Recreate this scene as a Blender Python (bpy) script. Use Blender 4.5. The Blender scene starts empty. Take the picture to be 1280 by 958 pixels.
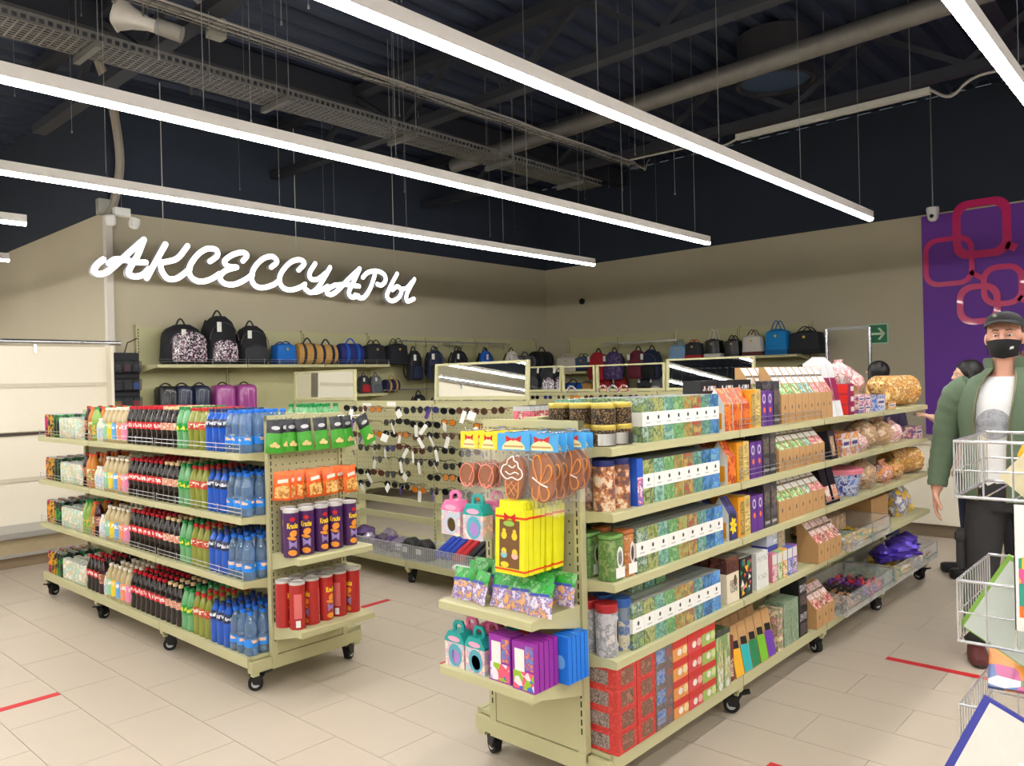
import bpy, math, random
from mathutils import Vector, Matrix
R = math.radians
sc = bpy.context.scene
COL = sc.collection
# ------------------------------------------------------------------ camera
CAM_H = 1.53
F_PX, YAW, PITCH, ROLL = 981.7, R(42.264), R(-0.131), R(-1.403)
fw = Vector((math.cos(YAW)*math.cos(PITCH), math.sin(YAW)*math.cos(PITCH), math.sin(PITCH)))
rt0 = fw.cross(Vector((0, 0, 1))).normalized()
up0 = rt0.cross(fw)
rt = rt0*math.cos(ROLL) + up0*math.sin(ROLL)
up = up0*math.cos(ROLL) - rt0*math.sin(ROLL)
cam_d = bpy.data.cameras.new('camera')
cam = bpy.data.objects.new('camera', cam_d)
COL.objects.link(cam)
cam.matrix_world = Matrix(((rt.x, up.x, -fw.x, 0), (rt.y, up.y, -fw.y, 0), (rt.z, up.z, -fw.z, CAM_H), (0, 0, 0, 1)))
cam_d.sensor_width = 36
cam_d.lens = F_PX/1280*36
cam_d.clip_start = 0.05
sc.camera = cam
def on(px, py, ax, val):
    """point where the photo pixel's ray meets the plane ax = val"""
    d = fw*F_PX + rt*(px-640) - up*(py-479)
    i = 'xyz'.index(ax)
    c = Vector((0, 0, CAM_H))
    return c + d*((val-c[i])/d[i])
def proj(p):
    d = Vector(p) - Vector((0, 0, CAM_H))
    z = d.dot(fw)
    if z < 0.05: return None
    return 640+F_PX*d.dot(rt)/z, 479-F_PX*d.dot(up)/z, z
# ------------------------------------------------------------------ world, exposure
w = bpy.data.worlds.new('world'); sc.world = w; w.use_nodes = True
w.node_tree.nodes['Background'].inputs[0].default_value = (0.80, 0.87, 1.0, 1)
w.node_tree.nodes['Background'].inputs[1].default_value = 0.16
sc.view_settings.view_transform = 'Standard'
sc.view_settings.look = 'None'
sc.view_settings.gamma = 1
sc.view_settings.use_curve_mapping = False
sc.view_settings.exposure = 0.0
LIGHT_POWER = 57.0          # emission of the ceiling luminaires' diffusers
# ------------------------------------------------------------------ materials
def lin(c):
    r = []
    for v in c[:3]:
        v /= 255.0
        r.append(v/12.92 if v <= 0.04045 else ((v+0.055)/1.055)**2.4)
    return (*r, 1)
MATS = {}
def setin(b, k, v):
    if k in b.inputs: b.inputs[k].default_value = v
def M(name, rgb, rough=0.5, metal=0.0, var=0.06, nscale=30, trans=0, alpha=1, emit=0, coat=0, bump=0, ior=1.45):
    if name in MATS: return MATS[name]
    m = bpy.data.materials.new(name); MATS[name] = m
    m.use_nodes = True
    nt = m.node_tree; b = nt.nodes['Principled BSDF']
    c = lin(rgb)
    setin(b, 'Base Color', c); setin(b, 'Roughness', rough); setin(b, 'Metallic', metal)
    setin(b, 'Transmission Weight', trans); setin(b, 'Alpha', alpha); setin(b, 'Coat Weight', coat); setin(b, 'IOR', ior)
    if emit:
        setin(b, 'Emission Color', c); setin(b, 'Emission Strength', emit)
    if var or bump:
        tc = nt.nodes.new('ShaderNodeTexCoord'); nz = nt.nodes.new('ShaderNodeTexNoise')
        nz.inputs['Scale'].default_value = nscale; nz.inputs['Detail'].default_value = 3
        nt.links.new(tc.outputs['Object'], nz.inputs['Vector'])
        if var:
            mx = nt.nodes.new('ShaderNodeMix'); mx.data_type = 'RGBA'
            mx.inputs[6].default_value = tuple(max(0, v*(1-var)) for v in c[:3])+(1,)
            mx.inputs[7].default_value = tuple(min(1, v*(1+var)) for v in c[:3])+(1,)
            nt.links.new(nz.outputs['Fac'], mx.inputs[0]); nt.links.new(mx.outputs[2], b.inputs['Base Color'])
        if bump:
            bp = nt.nodes.new('ShaderNodeBump'); bp.inputs['Strength'].default_value = bump; bp.inputs['Distance'].default_value = 0.01
            nt.links.new(nz.outputs['Fac'], bp.inputs['Height']); nt.links.new(bp.outputs[0], b.inputs['Normal'])
    return m
def MP(name, cols, scale=40, rough=0.35, kind='noise', alpha=1, stretch=(1, 1, 1), rand=True, metal=0, coat=0):
    """printed pattern: flat patches of the given colours"""
    if name in MATS: return MATS[name]
    m = bpy.data.materials.new(name); MATS[name] = m
    m.use_nodes = True
    nt = m.node_tree; b = nt.nodes['Principled BSDF']
    setin(b, 'Roughness', rough); setin(b, 'Alpha', alpha); setin(b, 'Metallic', metal); setin(b, 'Coat Weight', coat)
    tc = nt.nodes.new('ShaderNodeTexCoord'); mp = nt.nodes.new('ShaderNodeMapping')
    mp.inputs['Scale'].default_value = stretch
    nt.links.new(tc.outputs['Object'], mp.inputs['Vector'])
    if rand:
        oi = nt.nodes.new('ShaderNodeObjectInfo'); cb = nt.nodes.new('ShaderNodeCombineXYZ'); mm = nt.nodes.new('ShaderNodeMath')
        mm.operation = 'MULTIPLY'; mm.inputs[1].default_value = 7.0
        nt.links.new(oi.outputs['Random'], mm.inputs[0])
        for k in range(3): nt.links.new(mm.outputs[0], cb.inputs[k])
        nt.links.new(cb.outputs[0], mp.inputs['Location'])
    ramp = nt.nodes.new('ShaderNodeValToRGB'); ramp.color_ramp.interpolation = 'CONSTANT' if kind != 'noise' else 'LINEAR'
    if kind == 'noise':
        tx = nt.nodes.new('ShaderNodeTexNoise'); tx.inputs['Scale'].default_value = scale; tx.inputs['Detail'].default_value = 5; tx.inputs['Roughness'].default_value = 0.68
        nt.links.new(mp.outputs[0], tx.inputs['Vector']); nt.links.new(tx.outputs['Fac'], ramp.inputs[0])
        lo, hi = 0.36, 0.64
    else:
        tx = nt.nodes.new('ShaderNodeTexVoronoi'); tx.inputs['Scale'].default_value = scale
        nt.links.new(mp.outputs[0], tx.inputs['Vector'])
        sp = nt.nodes.new('ShaderNodeSeparateColor'); nt.links.new(tx.outputs['Color'], sp.inputs[0])
        nt.links.new(sp.outputs[0], ramp.inputs[0]); lo, hi = 0.0, 1.0
    n = len(cols); els = ramp.color_ramp.elements
    els[0].position = 0; els[0].color = lin(cols[0])
    els[1].position = lo+(hi-lo)*1/n; els[1].color = lin(cols[1])
    for i in range(2, n):
        e = els.new(lo+(hi-lo)*i/n); e.color = lin(cols[i])
    nt.links.new(ramp.outputs[0], b.inputs['Base Color'])
    return m
def ML(name, base, ink, zc, zh, sx=130, sz=60, rough=0.35):
    """label print: a line of illegible lettering in ink colour between zc-zh and zc+zh of the part"""
    if name in MATS: return MATS[name]
    m = bpy.data.materials.new(name); MATS[name] = m; m.use_nodes = True
    nt = m.node_tree; b = nt.nodes['Principled BSDF']; setin(b, 'Roughness', rough)
    tc = nt.nodes.new('ShaderNodeTexCoord'); mp = nt.nodes.new('ShaderNodeMapping'); mp.inputs['Scale'].default_value = (sx, sx, sz)
    nz = nt.nodes.new('ShaderNodeTexNoise'); nz.inputs['Scale'].default_value = 1; nz.inputs['Detail'].default_value = 1
    nt.links.new(tc.outputs['Object'], mp.inputs['Vector']); nt.links.new(mp.outputs[0], nz.inputs['Vector'])
    g = nt.nodes.new('ShaderNodeMath'); g.operation = 'GREATER_THAN'; g.inputs[1].default_value = 0.49; nt.links.new(nz.outputs['Fac'], g.inputs[0])
    sp = nt.nodes.new('ShaderNodeSeparateXYZ'); nt.links.new(tc.outputs['Object'], sp.inputs[0])
    c = nt.nodes.new('ShaderNodeMath'); c.operation = 'COMPARE'; c.inputs[1].default_value = zc; c.inputs[2].default_value = zh; nt.links.new(sp.outputs[2], c.inputs[0])
    mu = nt.nodes.new('ShaderNodeMath'); mu.operation = 'MULTIPLY'; nt.links.new(g.outputs[0], mu.inputs[0]); nt.links.new(c.outputs[0], mu.inputs[1])
    mx = nt.nodes.new('ShaderNodeMix'); mx.data_type = 'RGBA'; mx.inputs[6].default_value = lin(base); mx.inputs[7].default_value = lin(ink)
    nt.links.new(mu.outputs[0], mx.inputs[0]); nt.links.new(mx.outputs[2], b.inputs['Base Color'])
    return m
# ------------------------------------------------------------------ mesh builder
class MB:
    def __init__(s): s.v = []; s.f = []; s.m = []
    def q(s, idx, m=0): s.f.append(tuple(idx)); s.m.append(m)
    def poly(s, pts, m=0):
        n = len(s.v); s.v += [tuple(p) for p in pts]; s.q(range(n, n+len(pts)), m); return s
    def box(s, x0, x1, y0, y1, z0, z1, m=0):
        n = len(s.v)
        s.v += [(x0, y0, z0), (x1, y0, z0), (x1, y1, z0), (x0, y1, z0), (x0, y0, z1), (x1, y0, z1), (x1, y1, z1), (x0, y1, z1)]
        for a in ((3, 2, 1, 0), (4, 5, 6, 7), (0, 1, 5, 4), (1, 2, 6, 5), (2, 3, 7, 6), (3, 0, 4, 7)): s.q([n+i for i in a], m)
        return s
    def rbox(s, x0, x1, y0, y1, z0, z1, r=0.01, m=0, k=3, pz=None):
        """box rounded in plan and softened at top and bottom"""
        rz = pz if pz is not None else r*0.6
        secs = [(z0, rz), (z0+rz*0.3, rz*0.3), (z0+rz, 0), (z1-rz, 0), (z1-rz*0.3, rz*0.3), (z1, rz)]
        rings = []
        for z, ins in secs:
            a0, a1, b0, b1 = x0+ins, x1-ins, y0+ins, y1-ins
            rr = max(0.0005, min(r, (a1-a0)/2-1e-5, (b1-b0)/2-1e-5)); ring = []
            for cx, cy, st in ((a1-rr, b1-rr, 0), (a0+rr, b1-rr, 90), (a0+rr, b0+rr, 180), (a1-rr, b0+rr, 270)):
                for j in range(k+1):
                    t = R(st+90*j/k); ring.append((cx+rr*math.cos(t), cy+rr*math.sin(t), z))
            rings.append(ring)
        return s.rings(rings, m)
    def rings(s, rings, m=0, caps=True, closed=False):
        base = []
        for ring in rings:
            base.append(len(s.v)); s.v += [tuple(p) for p in ring]
        n = len(rings[0])
        prs = list(zip(base, base[1:]))
        if closed: prs.append((base[-1], base[0]))
        for ii, (a, b) in enumerate(prs):
            mm = m[ii] if isinstance(m, (list, tuple)) else m
            for j in range(n):
                k = (j+1) % n; s.q((a+j, a+k, b+k, b+j), mm)
        if caps and not closed:
            m0 = m[0] if isinstance(m, (list, tuple)) else m; m1 = m[-1] if isinstance(m, (list, tuple)) else m
            s.q([base[0]+j for j in reversed(range(n))], m0); s.q([base[-1]+j for j in range(n)], m1)
        return s
    def lathe(s, prof, n=16, m=0, c=(0, 0, 0), caps=True):
        return s.rings([[(c[0]+r*math.cos(2*math.pi*j/n), c[1]+r*math.sin(2*math.pi*j/n), c[2]+z) for j in range(n)] for r, z in prof], m, caps)
    def cyl(s, p0, p1, r, r1=None, n=10, m=0, caps=True):
        p0 = Vector(p0); p1 = Vector(p1); d = (p1-p0).normalized()
        a = d.orthogonal().normalized(); b = d.cross(a)
        r1 = r if r1 is None else r1
        return s.rings([[p+(a*math.cos(2*math.pi*j/n)+b*math.sin(2*math.pi*j/n))*rr for j in range(n)] for p, rr in ((p0, r), (p1, r1))], m, caps)
    def tube(s, pts, r, n=6, m=0, closed=False):
        P = [Vector(p) for p in pts]; N = len(P); rings = []; prev = None
        for i, p in enumerate(P):
            if closed: d = P[(i+1) % N]-P[i-1]
            else: d = P[min(i+1, N-1)]-P[max(i-1, 0)]
            d.normalize()
            a = d.orthogonal().normalized() if prev is None else (prev-d*prev.dot(d)).normalized()
            prev = a; b = d.cross(a)
            rr = r[i] if isinstance(r, (list, tuple)) else r
            rings.append([p+(a*math.cos(2*math.pi*j/n)+b*math.sin(2*math.pi*j/n))*rr for j in range(n)])
        return s.rings(rings, m, True, closed)
    def prism(s, poly, h0, h1, ax='y', m=0, mcap=None):
        """polygon (a, b) extruded along ax: y -> (a, h, b); x -> (h, a, b); z -> (a, b, h)"""
        mp = {'y': lambda a, b, h: (a, h, b), 'x': lambda a, b, h: (h, a, b), 'z': lambda a, b, h: (a, b, h)}[ax]
        n = len(s.v); k = len(poly)
        s.v += [mp(a, b, h0) for a, b in poly]+[mp(a, b, h1) for a, b in poly]
        mc = m if mcap is None else mcap
        s.q(range(n, n+k), mc); s.q([n+k+i for i in reversed(range(k))], mc)
        for i in range(k):
            j = (i+1) % k; s.q((n+j, n+i, n+k+i, n+k+j), m)
        return s
    def ball(s, c, r, n=10, k=6, m=0):
        rx, ry, rz = r if isinstance(r, (tuple, list)) else (r, r, r)
        rings = [[(c[0]+rx*math.sin(t)*math.cos(2*math.pi*j/n), c[1]+ry*math.sin(t)*math.sin(2*math.pi*j/n), c[2]-rz*math.cos(t)) for j in range(n)] for t in [math.pi*(0.02+0.96*i/k) for i in range(k+1)]]
        return s.rings(rings, m)
    def add(s, o, mat=None, moff=0):
        n = len(s.v)
        s.v += [tuple(mat @ Vector(p)) for p in o.v] if mat else o.v
        for f, m in zip(o.f, o.m): s.q([n+i for i in f], m+moff)
        return s
    def mesh(s, name, mats, smooth=True, ang=38):
        me = bpy.data.meshes.new(name)
        me.from_pydata([tuple(p) for p in s.v], [], s.f)
        for mt in (mats if isinstance(mats, (list, tuple)) else [mats]): me.materials.append(mt)
        me.polygons.foreach_set('material_index', [min(i, len(me.materials)-1) for i in s.m])
        if smooth:
            me.polygons.foreach_set('use_smooth', [True]*len(me.polygons))
            me.set_sharp_from_angle(angle=R(ang))
        me.update()
        return me
# ------------------------------------------------------------------ objects
def ob(name, data, parent=None, loc=(0, 0, 0), rz=0, rot=None, scale=None):
    o = bpy.data.objects.new(name, data); COL.objects.link(o)
    o.location = loc; o.rotation_euler = rot if rot else (0, 0, rz)
    if scale: o.scale = scale if isinstance(scale, (tuple, list)) else (scale,)*3
    if parent: o.parent = parent
    return o
def tag(o, label=None, cat=None, group=None, kind=None):
    if label: o['label'] = label
    if cat: o['category'] = cat
    if group: o['group'] = group
    if kind: o['kind'] = kind
    return o
def thing(name, label, cat, loc=(0, 0, 0), rz=0, group=None, rot=None, scale=None):
    return tag(ob(name, None, None, loc, rz, rot, scale), label, cat, group)
def struct(name, mesh, parent=None, loc=(0, 0, 0)):
    o = ob(name, mesh, parent, loc)
    if not parent: o['kind'] = 'structure'
    return o
def place(tpl, name, label, cat, loc, rz=0, group=None, rot=None, scale=None):
    """tpl: one mesh, or a list of (part name, mesh, [sub-parts]); every placement makes its own objects, sharing mesh data"""
    if not isinstance(tpl, list):
        return tag(ob(name, tpl, None, loc, rz, rot, scale), label, cat, group)
    t = thing(name, label, cat, loc, rz, group, rot, scale)
    for part in tpl:
        p = ob(part[0], part[1], t)
        if len(part) > 2 and part[2]:
            for sp in part[2]: ob(sp[0], sp[1], p)
    return t
def text_mesh(txt, size, mat, depth=0.0006, bend=None, align='CENTER', shear=0, bold=0, sx=1):
    """lettering as a thin mesh, standing in the XZ plane and facing -Y; bend = radius of the cylinder it wraps"""
    cu = bpy.data.curves.new('lettering', 'FONT'); cu.body = txt; cu.size = size; cu.align_x = align; cu.align_y = 'CENTER'
    cu.resolution_u = 2; cu.shear = shear; cu.offset = bold; cu.extrude = depth
    o = bpy.data.objects.new('lettering', cu); COL.objects.link(o)
    bpy.context.view_layer.update()
    me = bpy.data.meshes.new_from_object(o.evaluated_get(bpy.context.evaluated_depsgraph_get()))
    bpy.data.objects.remove(o); bpy.data.curves.remove(cu)
    for v in me.vertices:
        x, y, z = v.co
        x *= sx
        if bend:
            t = x/bend; v.co = ((bend+z)*math.sin(t), -(bend+z)*math.cos(t), y)
        else: v.co = (x, -z, y)
    me.materials.clear(); me.materials.append(mat)
    return me
def catmull(pts, k=6, closed=False):
    P = [Vector(p) for p in pts]; out = []; n = len(P)
    rng = range(n) if closed else range(n-1)
    for i in rng:
        p0 = P[(i-1) % n] if closed or i > 0 else P[0]*2-P[1]
        p1 = P[i]; p2 = P[(i+1) % n]
        p3 = P[(i+2) % n] if closed or i+2 < n else P[-1]*2-P[-2]
        for j in range(k):
            t = j/k
            out.append(0.5*((2*p1)+(p2-p0)*t+(2*p0-5*p1+4*p2-p3)*t*t+(3*p1-p0-3*p2+p3)*t**3))
    if not closed: out.append(P[-1])
    return out
rnd = random.Random(7)
FRONT_X = R(-90)     # rotation of a thing whose front (local -Y) faces world -X
# shared materials
cream = M('shelf_paint', (190, 186, 144), 0.45, var=0.04, nscale=8)
wallm = M('wall_paint', (188, 179, 155), 0.8, var=0.05, nscale=2.5, bump=0.05)
darkwall = M('dark_ceiling_paint', (40, 48, 62), 0.85, var=0.12, nscale=3)
black_m = M('black_plastic', (22, 22, 24), 0.45)
rubber = M('black_rubber', (18, 18, 18), 0.7)
chrome = M('chrome', (190, 192, 196), 0.22, 0.9)
steel = M('grey_steel', (150, 150, 150), 0.4, 0.7)
white_m = M('white_plastic', (232, 232, 230), 0.4)
paper = M('paper_white', (235, 234, 230), 0.7)
hole_m = M('hole_dark', (40, 38, 28), 0.9)
kraft = M('kraft_card', (188, 146, 98), 0.75, var=0.08, nscale=60)
gold = M('gold_print', (206, 168, 70), 0.35, 0.3)
clear_m = M('clear_plastic', (225, 228, 230), 0.08, alpha=0.22, var=0)
film_m = M('clear_film', (240, 238, 235), 0.12, alpha=0.07, var=0)
mirror_m = M('mirror_glass', (225, 228, 226), 0.015, 1.0, var=0)
red_m = M('red_print', (205, 32, 36), 0.4)
redtape = M('red_tape', (206, 36, 44), 0.5)
# ================================================================== the setting
WY, WX, WZ, DECK = 8.5, 10.25, 3.39, 4.75     # sign wall, right wall, top of the beige paint, roof deck
CXW = 3.22                                     # outside corner of the sign wall
# floor: slab in grout colour, tiles proud of it
grout = M('grout', (150, 138, 124), 0.9)
tile_m = M('floor_tile', (192, 179, 163), 0.34, var=0.035, nscale=5)
fl = struct('floor', MB().box(-14, 14, -14, 16, -0.12, -0.0035).mesh('floor', grout))
TW, TL, X0, Y0 = 0.305, 0.61, 1.38, 3.20
tmesh = MB().prism([(0.0015, 0.0015), (TW-0.0015, 0.0015), (TW-0.0015, TL-0.0015), (0.0015, TL-0.0015)], -0.0035, 0.0, 'z').mesh('tile', tile_m, False)
cand = []; rest = []
for i in range(-34, 40):
    x = X0+i*TW; off = Y0 if i % 2 == 0 else Y0+TL/2
    for j in range(-26, 20):
        y = off+j*TL
        c = (x+TW/2, y+TL/2, 0)
        if c[0] > 13 or c[1] > 15 or c[0] < -9 or c[1] < -12: continue
        p = proj(c)
        vis = p and -120 < p[0] < 1400 and p[1] < 1080
        if vis and c[1] < WY and c[0] < WX:
            cand.append((p[2], x, y))
        else: rest.append((x, y))
cand.sort()
for d, x, y in cand[:290]: ob('tile', tmesh, fl, (x, y, 0))
rest += [(x, y) for d, x, y in cand[290:]]
rm = MB()
for x, y in rest: rm.poly([(x+.0015, y+.0015, 0), (x+TW-.0015, y+.0015, 0), (x+TW-.0015, y+TL-.0015, 0), (x+.0015, y+TL-.0015, 0)])
tag(ob('far_tiles', rm.mesh('far_tiles', tile_m, False), fl), kind='stuff')
# walls: beige below, dark paint above
def wall(name, x0, x1, y0, y1, z0=0, z1=DECK):
    mb = MB().box(x0, x1, y0, y1, z0, WZ, 0)
    mb.box(x0, x1, y0, y1, WZ, z1, 1)
    return struct(name, mb.mesh(name, [wallm, darkwall], False))
wall('wall_back', CXW, WX+0.2, WY, WY+0.2)
wall('wall_recess', CXW, CXW+0.2, WY+0.2, 15.8)
wall('wall_right', WX, WX+0.2, -13.8, WY)
wall('wall_left', -13.9, -13.7, -13.8, 15.8)
wall('wall_far', -13.7, CXW+0.2, 15.8, 16.0)
wall('wall_behind', -13.7, WX, -14, -13.8)
base_m = M('baseboard_paint', (150, 140, 118), 0.6)
struct('baseboard_back', MB().box(CXW, WX, WY-0.012, WY, 0, 0.08).mesh('baseboard_back', base_m, False))
struct('baseboard_right', MB().box(WX-0.012, WX, -5, WY-0.012, 0, 0.08).mesh('baseboard_right', base_m, False))
# roof deck of trapezoidal sheet, ribs along x
deck_m = M('deck_sheet', (54, 62, 82), 0.5, 0.35, var=0.15, nscale=2)
dm = MB(); pr = []
y = -13.8
while y < 15.8:
    pr += [(y, DECK), (y+0.10, DECK), (y+0.14, DECK+0.06), (y+0.22, DECK+0.06)]; y += 0.26
n = len(pr)
dm.v += [(-13.7, a, b) for a, b in pr]+[(WX, a, b) for a, b in pr]
for i in range(n-1): dm.q((i, i+1, n+i+1, n+i))
dk = struct('ceiling', dm.mesh('ceiling', deck_m, False))
struct('roof_cover', MB().box(-13.9, WX+0.2, -14, 16, DECK+0.07, DECK+0.2).mesh('roof_cover', darkwall, False), dk)
# purple field with pink outlined squares on the right wall
purple = M('purple_paint', (112, 56, 164), 0.6, var=0.04, nscale=3)
pink = M('pink_vinyl', (216, 40, 112), 0.28, coat=0.4)
pw = ob('purple_wall_panel', MB().box(WX-0.008, WX-0.001, -3.0, 2.655, 0.08, WZ-0.02).mesh('purple_wall_panel', purple, False))
tag(pw, 'large purple wall panel with pink outlined squares beside the beige wall', 'wall panel')
def rrect(cy, cz, w_, h_, r, k=6):
    o = []
    for a, b, st in ((cy+w_/2-r, cz+h_/2-r, 0), (cy-w_/2+r, cz+h_/2-r, 90), (cy-w_/2+r, cz-h_/2+r, 180), (cy+w_/2-r, cz-h_/2+r, 270)):
        for j in range(k+1):
            t = R(st+90*j/k); o.append((a+r*math.cos(t), b+r*math.sin(t)))
    return o
def ring_outline(px0, py0, px1, py1, t, lift, tail=None):
    a = on(px0, py0, 'x', WX); b = on(px1, py1, 'x', WX)
    cy, cz, w_, h_ = (a.y+b.y)/2, (a.z+b.z)/2, abs(a.y-b.y), abs(a.z-b.z)
    o = rrect(cy, cz, w_, h_, 0.16); i = rrect(cy, cz, w_-2*t, h_-2*t, 0.11)
    mb = MB(); k = len(o); x0, x1 = WX-0.008-0.003*lift, WX-0.0075
    mb.v += [(x0, *p) for p in o]+[(x0, *p) for p in i]+[(x1, *p) for p in o]+[(x1, *p) for p in i]
    for j in range(k):
        n_ = (j+1) % k
        mb.q((j, k+j, k+n_, n_)); mb.q((2*k+j, j, n_, 2*k+n_)); mb.q((k+j, 3*k+j, 3*k+n_, k+n_))
    if tail:
        for (u0, v0), (u1, v1) in tail:
            p = on(u0, v0, 'x', WX); q_ = on(u1, v1, 'x', WX); d = Vector((0, q_.y-p.y, q_.z-p.z)).normalized(); nn = Vector((0, -d.z, d.y))*t*0.5
            mb.poly([Vector((x0, p.y, p.z))+nn, Vector((x0, q_.y, q_.z))+nn, Vector((x0, q_.y, q_.z))-nn, Vector((x0, p.y, p.z))-nn])
    ob('pink_square', mb.mesh('pink_square', pink, False), pw)
ring_outline(1190, 254, 1265, 318, 0.085, 1, [((1258, 306), (1271, 310))])
ring_outline(1154, 300, 1219, 355, 0.055, 2, [((1213, 340), (1228, 348))])
ring_outline(1226, 333, 1282, 381, 0.06, 3, [((1274, 372), (1284, 377))])
ring_outline(1196, 357, 1252, 404, 0.068, 4)
# floor marking tape
def tape(x0, x1, y0, y1, lab):
    tag(ob('floor_tape', MB().box(x0, x1, y0, y1, 0.0002, 0.0012).mesh('floor_tape', redtape, False)), lab, 'tape', None)
tape(0.7, 1.377, 4.385, 4.435, 'strip of red tape on the floor tiles in front of the bottles gondola')
tape(2.72, 3.51, 4.395, 4.445, 'strip of red tape on the floor between the snack end and the sunglasses rack')
tape(2.875, 2.925, 2.35, 3.20, 'strip of red tape on the floor beside the sweets end of the tea gondola')
tape(4.405, 4.455, 0.80, 1.368, "strip of red tape on the floor by the man's shoe")
tape(2.905, 2.955, 0.80, 1.355, 'strip of red tape on the floor before the stacked red tea boxes')
# ------------------------------------------------------------------ ceiling services
dsteel = M('dark_structural_steel', (48, 50, 58), 0.6, 0.2, var=0.15, nscale=4)
galv = M('galvanised_steel', (112, 110, 106), 0.45, 0.45, var=0.15, nscale=9)
def truss(x, lab):
    t = thing('roof_truss', lab, 'truss', (x, 0, 0))
    y0, y1, zb, zt = -8.0, WY-0.01, 4.12, DECK-0.06
    ob('top_chord', MB().box(-0.07, 0.07, y0, y1, zt-0.09, zt).mesh('top_chord', dsteel, False), t)
    ob('bottom_chord', MB().box(-0.06, 0.06, y0, y1, zb-0.08, zb).mesh('bottom_chord', dsteel, False), t)
    k = 0; yy = y1-0.15
    while yy > y0+0.8:
        a, b = ((zb, zt-0.09) if k % 2 else (zt-0.09, zb))
        d = Vector((0, -0.75, b-a))
        mb = MB().cyl((0, yy, a), (0, yy-0.75, b), 0.035, n=4)
        ob('diagonal', mb.mesh('diagonal', dsteel, False), t)
        yy -= 0.75; k += 1
truss(5.15, 'dark steel roof truss with zigzag bars in front of the round duct')
truss(7.55, 'dark steel roof truss with zigzag bars beyond the white cable channel')
truss(2.6, 'dark steel roof truss with zigzag bars above the horn loudspeaker')
for y_, lab in ((1.42, 'dark steel roof purlin along the light strips, above the round duct'), (6.9, 'dark steel roof purlin close to the sign wall')):
    tag(ob('roof_beam', MB().box(-2, WX, y_-0.09, y_+0.09, DECK-0.24, DECK-0.02).mesh('roof_beam', dsteel, False)), lab, 'beam')
# round duct hanging from the deck
du = thing('round_duct', 'large dark round duct hanging from the ceiling with open lower end', 'duct', (7.25, 3.12, 0))
dmat = M('duct_dark', (58, 58, 62), 0.55, 0.3)
ob('duct_body', MB().lathe([(0.34, 4.50), (0.34, 4.74)], 28, caps=False).mesh('duct_body', dmat), du)
ob('collar', MB().lathe([(0.32, 4.29), (0.36, 4.29), (0.36, 4.36), (0.345, 4.38), (0.345, 4.52)], 28, caps=False).mesh('collar', dmat), du)
ob('damper', MB().lathe([(0.32, 4.33), (0.01, 4.35)], 28).mesh('damper', M('damper_blue', (70, 88, 120), 0.5, 0.3)), du)
tag(ob('round_pipe', MB().tube([(6.64, 6.9, 4.17), (6.41, 3.0, 4.17), (6.07, -3.0, 4.17)], 0.085, 16).mesh('round_pipe', M('pipe_grey', (112, 109, 105), 0.5, 0.35, nscale=14, var=0.2))), 'long grey round pipe running under the dark roof', 'pipe')
# perforated cable tray
tr = thing('perforated_tray', 'long perforated grey cable tray with cross brackets', 'cable tray', (0, 5.55, 3.8))
def perf_tray(x0, x1, wdt, h):
    mb = MB(); step = 0.05; x = x0
    for k in range(int((x1-x0)/step)):
        a = x0+k*step
        mb.box(a, a+0.012, -wdt/2, wdt/2, 0, 0.002)
    for k in range(9):
        yy = -wdt/2+wdt*k/8
        mb.box(x0, x1, yy-0.008, yy+0.008, 0.0003, 0.0025)
    for yy in (-wdt/2, wdt/2):
        mb.box(x0, x1, yy-0.002, yy+0.002, 0, 0.02); mb.box(x0, x1, yy-0.002, yy+0.002, 0.05, h)
        for k in range(int((x1-x0)/0.05)): mb.box(x0+k*0.05, x0+k*0.05+0.02, yy-0.002, yy+0.002, 0.02, 0.05)
    return mb
ob('tray_floor', perf_tray(-2.0, 7.6, 0.30, 0.07).mesh('tray_floor', galv, False), tr)
for x in (-0.9, 0.5, 2.0, 3.4, 4.7, 6.0, 7.2):
    ob('bracket', MB().box(x-0.02, x+0.02, -0.2, 0.2, -0.045, -0.002).mesh('bracket', galv, False), tr)
    for s in (-1, 1): ob('hanger_rod', MB().cyl((x, s*0.185, -0.045), (x, s*0.185, DECK-3.8), 0.004, n=5).mesh('hanger_rod', steel), tr)
# cable bundle in a light tray
tb = thing('wire_tray', 'narrow wire tray carrying a bundle of grey cables', 'cable tray', (0, 5.05, 4.0))
mb = MB()
for yy in (-0.06, 0, 0.06): mb.cyl((1.9, yy, 0), (7.95, yy, 0), 0.004, n=5)
x = 1.9
while x < 7.95: mb.cyl((x, -0.06, 0.0), (x, 0.06, 0.0), 0.003, n=4); x += 0.1
ob('wire_floor', mb.mesh('wire_floor', galv), tb)
for k in range(5):
    pts = [(1.0+i*0.42, -0.05+0.025*k+0.015*rnd.uniform(-1, 1), 0.012+0.02*(k % 2)+0.012*rnd.random()) for i in range(17)]
    ob('cable', MB().tube(catmull(pts, 3), 0.009, 5).mesh('cable', M('cable_grey', (150, 146, 140), 0.6)), tb)
x_, y_ = 7.95, 0
ob('cable_end', MB().tube([(7.8, 0, 0.02), (8.0, 0.0, 0.0), (8.06, 0, 0.12), (8.1, 0, 0.14)], 0.008, 5).mesh('cable_end', MATS['cable_grey']), tb)
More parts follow.
